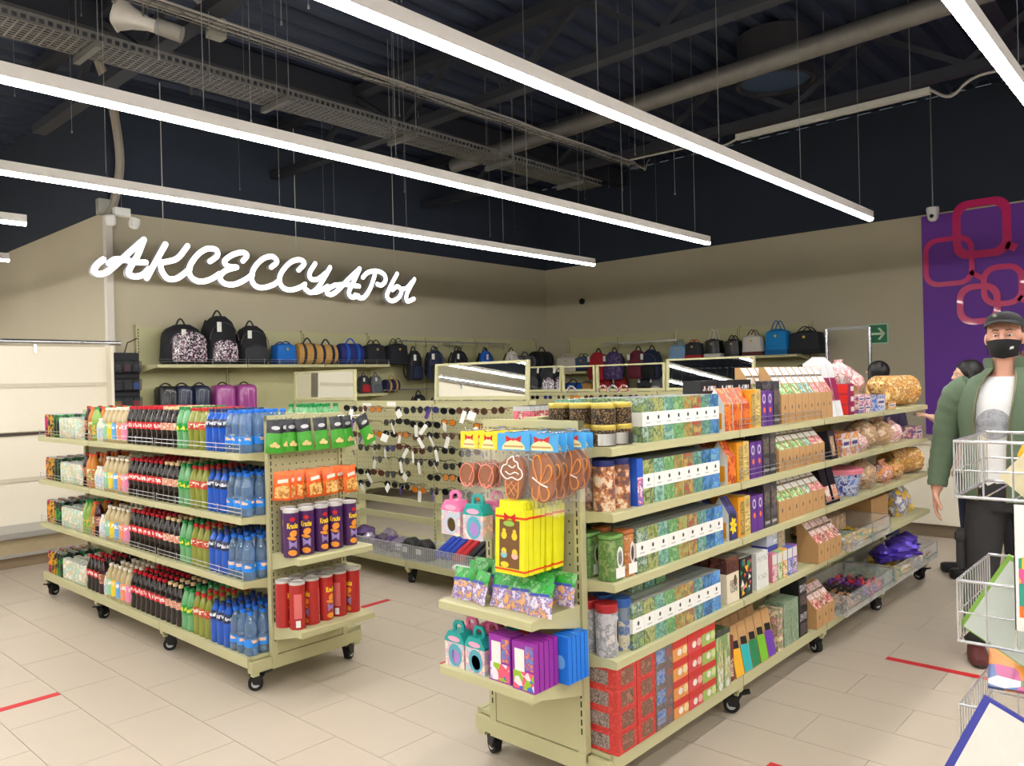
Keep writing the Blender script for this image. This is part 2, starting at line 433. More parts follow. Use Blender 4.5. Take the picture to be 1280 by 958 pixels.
# white cable channel along y
cc = thing('cable_channel', 'white slotted cable channel hung below the dark roof, beyond the light strips', 'cable tray', (7.1, 0, 3.8))
ob('channel', MB().box(-0.03, 0.03, 1.75, 3.45, 0, 0.05).mesh('channel', M('channel_white', (176, 174, 166), 0.5)), cc)
ob('slack_cable', MB().tube(catmull([(0, 1.75, 0.03), (0, 1.6, -0.06), (0, 1.4, 0.05), (0, 0.9, 0.03), (0, -0.5, 0.03)], 5), 0.012, 6).mesh('slack_cable', MATS['cable_grey']), cc)
ob('slack_cable', MB().tube(catmull([(0, 3.4, 0.03), (0, 3.6, -0.02), (0, 3.9, 0.04), (-0.1, 4.6, 0.03)], 5), 0.010, 6).mesh('slack_cable', MATS['cable_grey']), cc)
for yy in (1.9, 2.6): ob('hanger_rod', MB().cyl((0, yy, 0.05), (0, yy, DECK-3.8), 0.004, n=5).mesh('hanger_rod', steel), cc)
# horn loudspeaker, junction box, conduits near the left
hp = on(172, 25, 'y', 5.4)
hs = thing('horn_speaker', 'white horn loudspeaker mounted among the ceiling pipes', 'loudspeaker', tuple(hp), R(-35))
hm = MB().rings([[(-0.17*s_, a*s2, b*s2) for a, b in rrect(0, 0, 0.24, 0.2, 0.05, 3)] for s_, s2 in ((-1.1, .32), (-0.4, .38), (0.2, .62), (0.7, 0.95), (0.72, 1.05), (0.74, 1.05))])
ob('horn', hm.mesh('horn', M('horn_white', (205, 200, 192), 0.5)), hs, rot=(0, R(18), 0))
ob('driver', MB().cyl((0.12, 0, -0.03), (0.28, 0, -0.08), 0.055, n=12).mesh('driver', M('horn_grey', (150, 146, 140), 0.5)), hs)
ob('yoke', MB().tube([(0.05, -0.06, 0), (0.05, -0.06, 0.14), (0.05, 0.06, 0.14), (0.05, 0.06, 0)], 0.008, 5).mesh('yoke', steel), hs)
ob('mount_rod', MB().cyl((0.05, 0, 0.14), (0.05, 0, DECK-hp.z), 0.008, n=6).mesh('mount_rod', steel), hs)
jp = on(270, 36, 'y', 5.3)
jb = thing('junction_box', 'grey junction box with cables beside the horn loudspeaker', 'junction box', tuple(jp))
ob('box_body', MB().rbox(-0.06, 0.06, -0.05, 0.05, -0.07, 0.07, 0.012).mesh('box_body', M('junction_grey', (150, 150, 142), 0.5)), jb)
ob('box_cable', MB().tube(catmull([(-0.05, 0, 0.06), (-0.15, 0, 0.16), (-0.4, 0, 0.2), (-0.62, 0, 0.1), (-0.7, 0, -0.05)], 5), 0.014, 6).mesh('box_cable', MATS['cable_grey']), jb)
ob('hanger_rod', MB().cyl((0, 0, 0.07), (0, 0, DECK-jp.z), 0.005, n=5).mesh('hanger_rod', steel), jb)
for px, lab in ((236, 'thin grey vertical pipe near the junction box'), (247, 'second thin grey vertical pipe near the junction box')):
    a = on(px, 0, 'y', 7.9); b = on(px, 118, 'y', 7.9)
    tag(ob('vertical_pipe', MB().cyl((a.x, a.y, DECK), (a.x, a.y, b.z), 0.018, n=8).mesh('vertical_pipe', galv)), lab, 'pipe')
# thick vertical drain pipe and bundle down the outside corner
cp = [on(118, 0, 'y', 8.0), on(121, 70, 'y', 8.1), on(140, 130, 'y', 8.3), on(150, 200, 'y', 8.4), on(143, 250, 'y', 8.43)]
tag(ob('drain_pipe', MB().tube([(cp[0].x, cp[0].y, DECK), cp[0], cp[1]], 0.12, 14).mesh('drain_pipe', MATS['pipe_grey'])), 'thick grey drain pipe at the corner of the sign wall', 'pipe')
tag(ob('cable_conduit', MB().tube(catmull(cp[1:]+[on(134, 268, 'y', 8.44)], 6), 0.045, 8).mesh('cable_conduit', M('conduit_cream', (150, 142, 130), 0.6))), 'bent cable conduit dropping from the drain pipe to the wall corner', 'conduit')
a = on(134, 262, 'y', 8.45); b = on(138.5, 416, 'y', 8.45)
wc = thing('wall_conduit', 'white vertical cable duct with junction box on the wall corner', 'conduit', (b.x, 8.47, 0))
ob('duct_cover', MB().box(-0.035, 0.035, -0.035, 0.028, 1.2, a.z).mesh('duct_cover', M('duct_white', (212, 206, 196), 0.5)), wc)
ob('junction_box', MB().rbox(-0.10, 0.05, -0.06, 0.028, a.z-0.06, a.z+0.10, 0.01).mesh('junction_box', MATS['junction_grey']), wc)
# twin spotlight emergency unit
tw = on(152, 268, 'y', 8.09)
em = thing('emergency_light', 'white twin-head emergency light hung above the sign', 'emergency light', tuple(tw))
ob('unit_body', MB().rbox(-0.075, 0.075, -0.04, 0.04, -0.02, 0.06, 0.01).mesh('unit_body', white_m), em)
for s in (-1, 1):
    hd = ob('lamp_head', MB().lathe([(0.02, -0.06), (0.045, -0.045), (0.055, 0), (0.045, 0.05), (0.015, 0.06)], 12).mesh('lamp_head', white_m), em, (s*0.115, -0.02, -0.075), rot=(R(10), R(s*12), 0))
    ob('arm', MB().cyl((s*0.06, 0, 0), (s*0.10, -0.01, -0.04), 0.012, n=6).mesh('arm', white_m), em)
ob('hanging_wire', MB().cyl((0, 0, 0.06), (0, 0, DECK-tw.z), 0.002, n=4).mesh('hanging_wire', steel), em)
# security camera on the purple wall, round detector on the beige wall, ceiling ring
cpz = on(1166, 266, 'x', WX-0.25)
sm = thing('hanging_sensor', 'small white hanging sensor with dark eye in front of the purple wall', 'sensor', tuple(cpz), FRONT_X)
ob('sensor_body', MB().lathe([(0.03, -0.10), (0.055, -0.07), (0.07, 0.03), (0.066, 0.06), (0.02, 0.065)], 14).mesh('sensor_body', white_m), sm)
ob('eye', MB().ball((0, -0.055, -0.045), 0.024, 8, 5).mesh('eye', black_m), sm)
ob('suspension_rod', MB().cyl((0, 0, 0.06), (0, 0, DECK-cpz.z), 0.008, n=5).mesh('suspension_rod', steel), sm)
dp = on(728, 377, 'x', WX)
dc = thing('dome_camera', 'small black dome camera on the beige wall', 'camera', (WX, dp.y, dp.z), FRONT_X)
ob('base_ring', MB().cyl((0, -0.001, 0), (0, -0.03, 0), 0.052, 0.048, 14).mesh('base_ring', black_m), dc)
ob('dome', MB().ball((0, -0.03, 0), 0.036, 12, 6).mesh('dome', M('dome_gloss', (40, 40, 44), 0.08)), dc)
# exit arrow sign
ep = on(1097.5, 417.5, 'x', WX)
es = thing('exit_arrow_sign', 'square green exit sign with pale arrow on the beige wall', 'sign', (WX, ep.y, ep.z), FRONT_X)
ob('sign_plate', MB().box(-0.125, 0.125, -0.014, -0.001, -0.125, 0.125).mesh('sign_plate', M('sign_rim', (180, 214, 180), 0.5), False), es)
ob('green_field', MB().box(-0.11, 0.11, -0.016, -0.0135, -0.11, 0.11).mesh('green_field', M('sign_green', (16, 112, 72), 0.45), False), es)
am = MB().box(-0.085, 0.075, -0.018, -0.0155, -0.014, 0.014)
for s in (-1, 1): am.prism([(0.09, 0), (0.055, 0), (0.0, s*0.07), (0.028, s*0.075)][::s], -0.018, -0.0155, 'y')
ob('arrow', am.mesh('arrow', M('sign_pale', (206, 230, 200), 0.5), False), es)
# ------------------------------------------------------------------ linear luminaires
lum_body = M('lamp_housing', (236, 232, 228), 0.45, var=0.02)
lum_emit = M('lamp_diffuser', (255, 252, 246), 0.4, emit=LIGHT_POWER, var=0)
def luminaire(x0, x1, y, z, lab, grp=None, seg=1.3):
    t = thing('linear_light', lab, 'light', ((x0+x1)/2, y, z), 0, grp)
    h = (x1-x0)/2
    ob('housing', MB().box(-h, h, -0.026, 0.026, 0.012, 0.072).mesh('housing', lum_body, False), t)
    ob('diffuser', MB().prism([(0.026*math.cos(R(a)), 0.0118+0.022*math.sin(R(a))) for a in range(180, 361, 20)], -h+0.002, h-0.002, 'x').mesh('diffuser', lum_emit, False), t)
    k = max(2, int(round((x1-x0)/seg)))
    wm = MB().cyl((0, 0, 0.07), (0, 0, DECK-z-0.008), 0.0022, n=4).mesh('suspension_wire', steel)
    cm = MB().lathe([(0.012, 0.07), (0.012, 0.085), (0.004, 0.10)], 8).mesh('wire_grip', chrome)
    for i in range(k+1):
        xx = -h+0.25+(2*h-0.5)*i/k
        ob('wire_grip', cm, ob('suspension_wire', wm, t, (xx, 0, 0)))
LZ = 2.806
luminaire(-3.2, 6.91, 0.68, LZ, 'long white linear ceiling light above the man and the book rack')
luminaire(-3.2, 6.91, 2.18, LZ, 'long white linear ceiling light above the tea gondola')
luminaire(-3.2, 6.90, 3.67, LZ, 'long white linear ceiling light above the snack end of the bottles gondola')
luminaire(-3.2, 7.15, 5.22, LZ, 'long white linear ceiling light nearest to the lit sign')
luminaire(-3.2, 1.95, 6.71, LZ, 'short white linear ceiling light ending before the sign wall corner')
luminaire(-3.2, 2.36, 8.65, LZ, 'white linear ceiling light in the recess beside the sign wall')
for k, y_ in enumerate((-0.82, -2.32, -3.82, -5.32)): luminaire(-3.2, 6.91, y_, LZ, 'long white linear ceiling light in the next aisles of the shop', 'ceiling lights of the next aisles')
for k, y_ in enumerate((10.1, 12.0, 14.2)): luminaire(-9, 2.25, y_, LZ, 'white linear ceiling light deep in the hall behind the cream fixture', 'ceiling lights of the recess hall', 3)
for k, y_ in enumerate((-3.82, -0.82, 2.18, 5.22, 8.2)): luminaire(-12, -3.6, y_, LZ, 'long white linear ceiling light in the far part of the shop', 'ceiling lights of the far shop')
# the many thin hanging wires left under the roof
wm = MB().cyl((0, 0, 0), (0, 0, 1), 0.0022, n=4).mesh('hanging_wire', steel)
hooks = MB().cyl((0, 0, 0), (0, 0, 0.018), 0.006, n=6).mesh('wire_weight', steel)
rw = random.Random(3)
for k in range(46):
    px = rw.uniform(10, 1270); yw = rw.uniform(3.0, 8.0)
    p = on(px, 200, 'y', yw)
    if not (0.5 < p.x < 9.8) or proj((p.x, yw, 3.5)) is None: continue
    yw = -13.8+0.26*round((yw+13.8)/0.26)+0.05
    ln = rw.uniform(0.5, 1.6)
    o = thing('hanging_wire', 'thin bare wire hanging from the dark roof', 'wire', (p.x, yw, DECK-ln), 0, 'bare wires hanging from the roof')
    ob('wire', wm, o, scale=(1, 1, ln)); ob('wire_weight', hooks, o)
# ================================================================== shelving on castors
fence_m = M('fence_wire', (178, 180, 186), 0.3, 0.75)
slot_m = hole_m
# castor
def castor_meshes():
    f = MB().cyl((0, 0, 0.088), (0, 0, 0.105), 0.026, n=12)
    f.box(-0.028, 0.028, -0.03, 0.03, 0.100, 0.108)
    for s in (-1, 1): f.prism([(-0.012, 0.034), (0.020, 0.030), (0.045, 0.086), (-0.030, 0.090)], s*0.020-0.003, s*0.020+0.003, 'y')
    f.box(-0.03, 0.045, -0.023, 0.023, 0.078, 0.092)
    wv = MB().cyl((0, -0.015, 0.037), (0, 0.015, 0.037), 0.037, n=20)
    hb = MB().cyl((0, -0.018, 0.037), (0, 0.018, 0.037), 0.021, n=14)
    pd = MB().prism([(0.04, 0.082), (0.085, 0.094), (0.082, 0.104), (0.035, 0.094)], -0.017, 0.017, 'y')
    return f.mesh('castor', black_m), wv.mesh('wheel', rubber), hb.mesh('hub', M('hub_grey', (196, 198, 200), 0.4)), pd.mesh('brake_pedal', black_m)
CAS = castor_meshes()
def castor(parent, x, y, a):
    c = ob('castor', CAS[0], parent, (x, y, 0), R(a))
    ob('wheel', CAS[1], c); ob('hub', CAS[2], c); ob('brake_pedal', CAS[3], c)
def shelf_mesh(L, D, lip=0.032, br=True):
    """tray, origin at the back edge, front towards -Y, top at z = 0"""
    mb = MB().box(0.004, L-0.004, -D, -0.004, -0.003, 0)
    mb.prism([(-D, 0), (-D-0.012, -0.004), (-D-0.012, -lip), (-D, -lip)], 0.004, L-0.004, 'x')
    mb.box(0.004, L-0.004, -D, -D+0.05, -lip-0.001, -lip+0.002)
    if br:
        for x in (0.004, L-0.006):
            mb.prism([(-D-0.011, -0.003), (-0.004, -0.003), (-0.004, -0.085), (-0.05, -0.075), (-D+0.03, -lip), (-D-0.011, -lip)], x, x+0.003, 'x')
    return mb
def fence_mesh(L, D, h=0.055, n=5, wires=2, back=0.0):
    mb = MB()
    for k in range(wires): mb.cyl((0.012, -D-0.004, 0.012+(h-0.012)*(k+1)/wires-0.008), (L-0.012, -D-0.004, 0.012+(h-0.012)*(k+1)/wires-0.008), 0.0019, n=5)
    for k in range(n):
        x = 0.014+(L-0.028)*k/(n-1); mb.cyl((x, -D-0.004, -0.006), (x, -D-0.004, h), 0.0017, n=5)
    if back:
        for x in (0.014, L-0.014): mb.cyl((x, -D-0.004, h-0.008), (x, -D+back, h-0.008), 0.0017, n=5); mb.cyl((x, -D+back, h-0.008), (x, -D+back, -0.003), 0.0017, n=5)
    return mb
def slots_mesh(z0, z1, face, wdt=0.005):
    """row of dark slots on a post; face = (axis, coordinate)"""
    mb = MB(); z = z0
    while z < z1-0.02:
        if face[0] == 'y': mb.box(-wdt/2, wdt/2, face[1]-0.0006, face[1], z, z+0.022)
        else: mb.box(face[1]-0.0006, face[1]+0.0006, -wdt/2, wdt/2, z, z+0.022)
        z += 0.033
    return mb
def holes_mesh(x0, x1, z0, z1, y, pitch=0.04, r=0.0042):
    mb = MB(); nx = int((x1-x0)/pitch); nz = int((z1-z0)/pitch)
    for i in range(nx+1):
        for k in range(nz+1):
            cx = x0+((x1-x0)-nx*pitch)/2+i*pitch; cz = z0+k*pitch
            mb.poly([(cx+r*math.cos(t), y, cz+r*math.sin(t)) for t in [2*math.pi*j/6 for j in range(6)]])
    return mb
GH = 1.39
def gondola(name, label, loc, rz, bays, front, back, D=0.36, B=0.335, fence=(), castor_rows=(-1, 1), panel=True, panel_holes=False, gh=GH, label_parts=None):
    t = thing(name, label, 'shelving unit', loc, rz)
    L = float(bays)
    # base deck of each bay
    bm = MB().box(0.003, 0.997, -B, B, 0.165, 0.180)
    for s in (-1, 1): bm.box(0.003, 0.997, s*B-0.012, s*B+0.012, 0.132, 0.182)
    bme = bm.mesh('base_deck', cream, False)
    upm = MB().box(-0.018, 0.018, -0.035, 0.035, 0.12, gh); bam = MB().box(-0.02, 0.02, -B, B, 0.104, 0.160)
    bam.box(-0.014, 0.014, -B+0.01, -B+0.045, 0.085, 0.13); bam.box(-0.014, 0.014, B-0.045, B-0.01, 0.085, 0.13)
    bam = bam.mesh('base_arm', cream, False)
    ume = upm.mesh('upright', cream, False)
    sl = slots_mesh(0.25, gh-0.02, ('y', -0.0352)); slm = sl.mesh('slots', slot_m, False)
    pme = MB().box(0.019, 0.981, -0.012, 0.012, 0.18, gh-0.004).mesh('back_panel', cream, False)
    rme = MB().box(0.0, 1.0, -0.02, 0.02, gh-0.03, gh).mesh('top_rail', cream, False)
    for i in range(bays+1):
        u = ob('upright', ume, t, (i, 0, 0)); ob('base_arm', bam, t, (i, 0, 0)); tag(ob('slots', slm, u), kind='stuff')
        for s in castor_rows:
            xx = min(max(i, 0.035), L-0.035)
            castor(t, xx, s*(B-0.05), rnd.choice((20, 60, 110, 160, 200, 250, 300)))
    sh = {}
    for i in range(bays):
        ob('base_deck', bme, t, (i, 0, 0)); ob('top_rail', rme, t, (i, 0, 0))
        if panel:
            p = ob('back_panel', pme, t, (i, 0, 0))
            if panel_holes: tag(ob('peg_holes', holes_mesh(0.03, 0.97, 0.6, gh-0.06, -0.0126).mesh('peg_holes', hole_m, False), p), kind='stuff')
        for side, lst in ((0, front), (1, back)):
            for z in lst:
                key = 's'
                if key not in sh: sh[key] = shelf_mesh(1.0, D).mesh('shelf', cream, False)
                s_ = ob('shelf', sh[key], t, (i, -0.012, z) if side == 0 else (i+1, 0.012, z), 0 if side == 0 else math.pi)
                if side == 0 and (i, z) in fence:
                    if 'f' not in sh: sh['f'] = fence_mesh(1.0, D).mesh('wire_fence', fence_m)
                    ob('wire_fence', sh['f'], s_)
    return t
def endcap(parent, loc, rz, W, shelves, zt=1.385, sdepth=0.24, zb=0.14):
    """perforated end panel with posts and small shelves, facing local -Y of (loc, rz)"""
    def put(n, me, par=None, lc=(0, 0, 0)):
        if par: return ob(n, me, par)
        o = ob(n, me, parent); o.location = Vector(loc)+Matrix.Rotation(rz, 3, 'Z') @ Vector(lc); o.rotation_euler = (0, 0, rz); return o
    post = MB().box(-0.016, 0.016, -0.012, 0.02, zb, zt).mesh('end_post', cream, False)
    sl = slots_mesh(zb+0.1, zt-0.03, ('y', -0.0122), 0.006).mesh('slots', slot_m, False)
    for s in (-1, 1):
        p = put('end_post', post, None, (s*(W/2-0.016), 0, 0)); tag(ob('slots', sl, p), kind='stuff')
    pn = put('end_panel', MB().box(-W/2+0.03, W/2-0.03, -0.002, 0.006, zb+0.02, zt-0.03).mesh('end_panel', cream, False))
    tag(put('peg_holes', holes_mesh(-W/2+0.05, W/2-0.05, zb+0.27, zt-0.07, -0.0026).mesh('peg_holes', hole_m, False), pn), kind='stuff')
    put('top_bar', MB().box(-W/2, W/2, -0.013, 0.02, zt-0.03, zt).mesh('top_bar', cream, False))
    km = MB().box(-W/2+0.034, W/2-0.034, -0.010, -0.003, zb+0.035, zb+0.25)
    put('kick_panel', km.mesh('kick_panel', cream, False))
    put('base_bar', MB().box(-W/2, W/2, -0.014, 0.02, zb-0.035, zb+0.03).mesh('base_bar', cream, False))
    put('bolt', MB().cyl((-0.06, -0.010, zb+0.18), (-0.06, -0.014, zb+0.18), 0.006, n=8).mesh('bolt', steel))
    put('bolt', MB().cyl((0.02, -0.010, zb+0.18), (0.02, -0.014, zb+0.18), 0.006, n=8).mesh('bolt', steel))
    sm_ = shelf_mesh(W-0.01, sdepth).mesh('end_shelf', cream, False)
    for z in shelves: put('end_shelf', sm_, None, (-W/2+0.005, -0.012, z))
# bottles gondola (left): origin at its far end, local x runs towards the camera's near end
LGX, LGY = 2.325, 6.62
L_LEV = (1.200, 0.880, 0.560)
left_g = gondola('drinks_gondola', 'olive cream double-sided gondola on castors full of drink bottles and cans', (LGX, LGY, 0), FRONT_X, 3, L_LEV, (1.2, 0.86, 0.52),
                 D=0.335, fence=[(i, z) for i in range(3) for z in L_LEV])
endcap(left_g, (3.02, 0.005, 0), R(90), 0.46, (0.690, 0.335))
# tea and sweets gondola (right)
RGX, RGY = 2.27, 1.975
R_LEV = (1.285, 1.050, 0.800, 0.525)
right_g = gondola('tea_gondola', 'long olive cream double-sided gondola on castors full of tea, coffee and sweets', (RGX+0.02, RGY, 0), 0, 4, R_LEV, (1.285, 0.95, 0.6), D=0.335,
                  fence=[(1, 1.285), (1, 1.05), (2, 1.05), (2, .80), (3, .80)])
endcap(right_g, (-0.02, 0.0, 0), R(-90), 0.48, (0.715, 0.470), zt=1.38, sdepth=0.26)
# sunglasses gondola: pegboard with open lower half
MGX, MGY = 4.215, 6.66
mid_g = gondola('sunglasses_gondola', 'olive cream pegboard gondola on castors hung with sunglasses and mirrors', (MGX, MGY, 0), FRONT_X, 3, (), (), D=0.3, panel=False)
for i in range(3):
    p = ob('peg_panel', MB().box(0.019, 0.981, -0.036, -0.028, 0.66, 1.36).mesh('peg_panel', cream, False), mid_g, (i, 0, 0))
    tag(ob('peg_holes', holes_mesh(0.03, 0.97, 0.70, 1.33, -0.0366).mesh('peg_holes', hole_m, False), p), kind='stuff')
    for z in (0.53, 0.40):
        ob('cross_rail', MB().box(0.019, 0.981, -0.03, -0.008, z, z+0.05).mesh('cross_rail', cream, False), mid_g, (i, 0, 0))
ob('end_post', MB().box(-0.02, 0.01, -0.05, 0.05, 0.12, 1.39).mesh('end_post', cream, False), mid_g, (3.0, 0, 0))
def mirror(label, loc, rz, wd, ht, tilt=0, glass=True, grp=None):
    t = thing('counter_mirror', label, 'mirror', loc, rz, grp, rot=(R(-tilt), 0, rz))
    fr = MB(); b = 0.028
    for x0, x1, z0, z1 in ((0, wd, 0, b), (0, wd, ht-b*0.6, ht), (0, b*0.9, b, ht-b*0.6), (wd-b*0.9, wd, b, ht-b*0.6)): fr.box(x0, x1, -0.02, 0.004, z0, z1)
    ob('frame', fr.mesh('frame', cream, False), t)
    for x in (0.05, wd-0.05): ob('foot', MB().box(x-0.02, x+0.02, -0.03, 0.03, -0.004, 0.004).mesh('foot', cream, False), t)
    if glass:
        ob('mirror_glass', MB().box(b*0.9, wd-b*0.9, -0.008, -0.004, b, ht-b*0.6).mesh('mirror_glass', mirror_m, False), t)
    return t
mirror('framed mirror on the sunglasses gondola reflecting pale shelving and dark bags', (MGX-0.01, 6.64, 1.395), FRONT_X, 0.96, 0.275, 1)
mirror('framed mirror on the sunglasses gondola reflecting three bright light strips', (MGX-0.01, 4.64, 1.395), FRONT_X, 0.98, 0.285, 3.7)
# accessories gondola behind
BGX, BGY = 7.0, 6.35
rear_g = gondola('accessories_gondola', 'olive cream gondola of caps and accessories standing behind the sunglasses gondola', (BGX, BGY, 0), FRONT_X, 3, (1.05,), (), D=0.3)
mirror('small framed mirror on the accessories gondola beside the backpacks', (BGX-0.01, 6.15, 1.395), FRONT_X, 0.56, 0.30, 5)
mirror('open mirror frame without glass on the accessories gondola before blue bags', (BGX-0.01, 5.57, 1.395), FRONT_X, 0.46, 0.29, 0, False)
mirror('wide open frame without glass on the accessories gondola before hanging backpacks', (BGX-0.01, 5.09, 1.395), FRONT_X, 0.86, 0.29, 0, False)
mirror('wide framed mirror on the accessories gondola reflecting handbags', (BGX-0.01, 4.22, 1.395), FRONT_X, 0.95, 0.32, 4)
# ================================================================== drinks
def blend(prof, r, h): return [(a*r, b*h) for a, b in prof]
P_COLA = [(0.80, 0), (0.94, .02), (1, .07), (.98, .17), (.86, .27), (.88, .34), (1, .42), (1, .60), (.97, .66), (.80, .76), (.55, .85), (.40, .90), (.38, .945)]
P_WATER = [(0.85, 0), (1, .03), (1, .14), (.96, .16), (1, .20), (1, .38), (.93, .42), (.86, .50), (.92, .54), (.86, .58), (.90, .62), (.80, .72), (.60, .82), (.40, .89), (.38, .93)]
P_STR = [(0.88, 0), (1, .03), (1, .62), (.96, .68), (.78, .78), (.52, .86), (.40, .90), (.38, .94)]
P_GREEN = [(0.82, 0), (.97, .03), (1, .10), (.92, .25), (.97, .38), (1, .55), (.92, .68), (.70, .79), (.48, .88), (.40, .91), (.38, .945)]
cap_prof = lambda r, h: [(.46*r, .925*h), (.46*r, 0.995*h), (.40*r, h)]
def bottle(nm, prof, r, h, liquid, cap, label, lz, trans=0.0, rough=0.07, n=16):
    body = MB().lathe(blend(prof, r, h), n).mesh(nm+'_body', M(nm+'_liquid', liquid, rough, trans=trans, var=0.03, coat=0.3))
    cp = MB().lathe(cap_prof(r, h), 10).mesh(nm+'_cap', M('cap_%d_%d_%d' % cap, cap, 0.4))
    parts = [('body', body), ('cap', cp)]
    if label:
        def rad(z):
            for (a, b), (c, d) in zip(prof, prof[1:]):
                if b <= z <= d: return (a+(c-a)*(z-b)/max(1e-6, d-b))*r
            return r
        zs = [lz[0]+(lz[1]-lz[0])*i/5 for i in range(6)]
        lb = MB().lathe([(rad(zs[0])-0.002, zs[0]*h)]+[(rad(z)+0.0007, z*h) for z in zs]+[(rad(zs[-1])-0.002, zs[-1]*h)], n, caps=False)
        parts.append(('label', lb.mesh(nm+'_label', label)))
    return parts
def can(nm, r, h, mat, top=(200, 202, 205)):
    b = MB().lathe([(r*.80, 0), (r*.92, .006), (r, .016), (r, h-.016), (r*.87, h-.003)], 14, caps=True).mesh(nm+'_body', mat)
    l = MB().lathe([(r*.87, h-.004), (r*.88, h), (r*.82, h), (r*.80, h-.005), (0.001, h-.004)], 14, caps=False).mesh(nm+'_lid', M('can_lid', top, 0.3, 0.8))
    return [('body', b), ('lid', l)]
red_lab = ML('cola_label', (206, 22, 36), (244, 240, 236), .118, .011)
D = {}
D['cola'] = bottle('cola', P_COLA, .0325, .232, (24, 12, 11), (196, 24, 40), red_lab, (.42, .60))
D['cherry'] = bottle('cherry', P_COLA, .0325, .232, (26, 14, 16), (226, 196, 148), MP('cherry_label', [(196, 30, 40), (224, 196, 160), (206, 40, 44), (238, 226, 206)], 60), (.42, .60))
D['green'] = bottle('green', P_GREEN, .0325, .232, (120, 190, 130), (22, 132, 66), ML('green_label', (16, 150, 56), (232, 226, 70), .116, .012, 70, 60), (.40, .60), trans=.25)
D['olive'] = bottle('olive', P_GREEN, .032, .226, (150, 158, 62), (196, 44, 40), ML('olive_label', (196, 66, 44), (238, 230, 206), .130, .010, 70), (.48, .66), trans=.2)
D['blue'] = bottle('blue', P_STR, .033, .222, (22, 92, 206), (30, 46, 92), ML('blue_label', (20, 34, 74), (226, 232, 240), .147, .009), (.56, .76), trans=.12)
D['water'] = bottle('water', P_WATER, .0335, .216, (176, 214, 250), (20, 112, 220), ML('water_label', (40, 140, 236), (240, 200, 170), .070, .008, 50, 60), (.20, .38), trans=.8)
for nm, c in (('yellow', (244, 208, 44)), ('sky', (96, 176, 232)), ('peach', (240, 150, 104)), ('rose', (236, 140, 180)), ('mint', (150, 206, 170))):
    D['tea_'+nm] = bottle('tea_'+nm, P_STR, .034, .222, (206, 186, 140), (236, 228, 214), ML('tea_label_'+nm, c, (250, 246, 240), .10, .012, 60, 50), (.10, .56), trans=.2)
D['juice_orange'] = bottle('juice_orange', P_STR, .032, .225, (212, 132, 40), (228, 98, 40), MP('juice_label', [(236, 160, 40), (220, 90, 40), (90, 150, 50), (240, 224, 190)], 45), (.20, .56), trans=.1)
D['juice_lime'] = bottle('juice_lime', P_STR, .032, .225, (150, 186, 90), (34, 150, 70), MP('lime_label', [(232, 226, 190), (120, 180, 60), (60, 150, 80), (230, 180, 60)], 45), (.20, .56), trans=.15)
D['dark_soda'] = bottle('dark_soda', P_COLA, .0325, .23, (52, 18, 26), (150, 30, 40), MP('dark_soda_label', [(92, 24, 40), (200, 120, 90), (70, 20, 34), (226, 180, 150)], 50), (.30, .58))
D['small_milk'] = bottle('small_milk', P_STR, .026, .150, (236, 226, 214), (240, 240, 238), MP('milk_label', [(240, 120, 110), (240, 226, 214), (110, 170, 220), (244, 240, 232)], 60), (.14, .62))
tonic = MP('tonic_print', [(126, 204, 190), (228, 226, 212), (150, 214, 200), (236, 190, 140), (238, 236, 228)], 22)
energy = [MP('energy_print_a', [(24, 20, 24), (24, 20, 24), (236, 176, 36), (30, 22, 28)], 17), MP('energy_print_b', [(26, 30, 26), (40, 150, 60), (24, 22, 24), (30, 28, 30)], 17),
          MP('energy_print_c', [(40, 22, 34), (200, 40, 110), (26, 20, 26), (232, 150, 40)], 17)]
D['tonic'] = can('tonic', .0285, .145, tonic)
for k in range(3): D['energy%d' % k] = can('energy%d' % k, .0285, .168, energy[k], (36, 36, 40))
NAMES = {'cola': ('cola_bottle', 'dark cola bottle with red cap and red label', 'cola bottles'), 'cherry': ('cherry_cola_bottle', 'dark cola bottle with cream cap and patterned red label', 'cream-capped cola bottles'),
         'green': ('lemonade_bottle', 'green lemonade bottle with green cap', 'green lemonade bottles'), 'olive': ('soda_bottle', 'olive green soda bottle with red cap', 'olive soda bottles'),
         'blue': ('sports_drink_bottle', 'bright blue drink bottle with navy label', 'blue sports drink bottles'), 'water': ('water_bottle', 'pale blue water bottle with blue cap', 'water bottles'),
         'tea_yellow': ('tea_bottle', 'iced tea bottle with yellow label and cream cap', 'yellow label tea bottles'), 'tea_sky': ('tea_bottle', 'iced tea bottle with sky blue label and cream cap', 'sky blue label tea bottles'),
         'tea_peach': ('tea_bottle', 'iced tea bottle with peach label and cream cap', 'peach label tea bottles'), 'tea_rose': ('tea_bottle', 'iced tea bottle with pink label and cream cap', 'pink label tea bottles'),
         'tea_mint': ('tea_bottle', 'iced tea bottle with mint green label and cream cap', 'mint label tea bottles'),
         'juice_orange': ('juice_bottle', 'orange juice drink bottle with orange cap', 'orange juice bottles'), 'juice_lime': ('juice_bottle', 'lime drink bottle with green cap', 'lime drink bottles'),
         'dark_soda': ('dark_soda_bottle', 'dark maroon soda bottle with dull red cap', 'maroon soda bottles'), 'small_milk': ('milk_drink_bottle', 'small white milk drink bottle with white cap', 'small milk drink bottles'),
         'tonic': ('drink_can', 'pale teal and white drink can', 'teal drink cans'), 'energy0': ('energy_drink_can', 'black energy drink can with yellow print', 'yellow print energy cans'),
         'energy1': ('energy_drink_can', 'black energy drink can with green print', 'green print energy cans'), 'energy2': ('energy_drink_can', 'black energy drink can with magenta print', 'magenta print energy cans')}
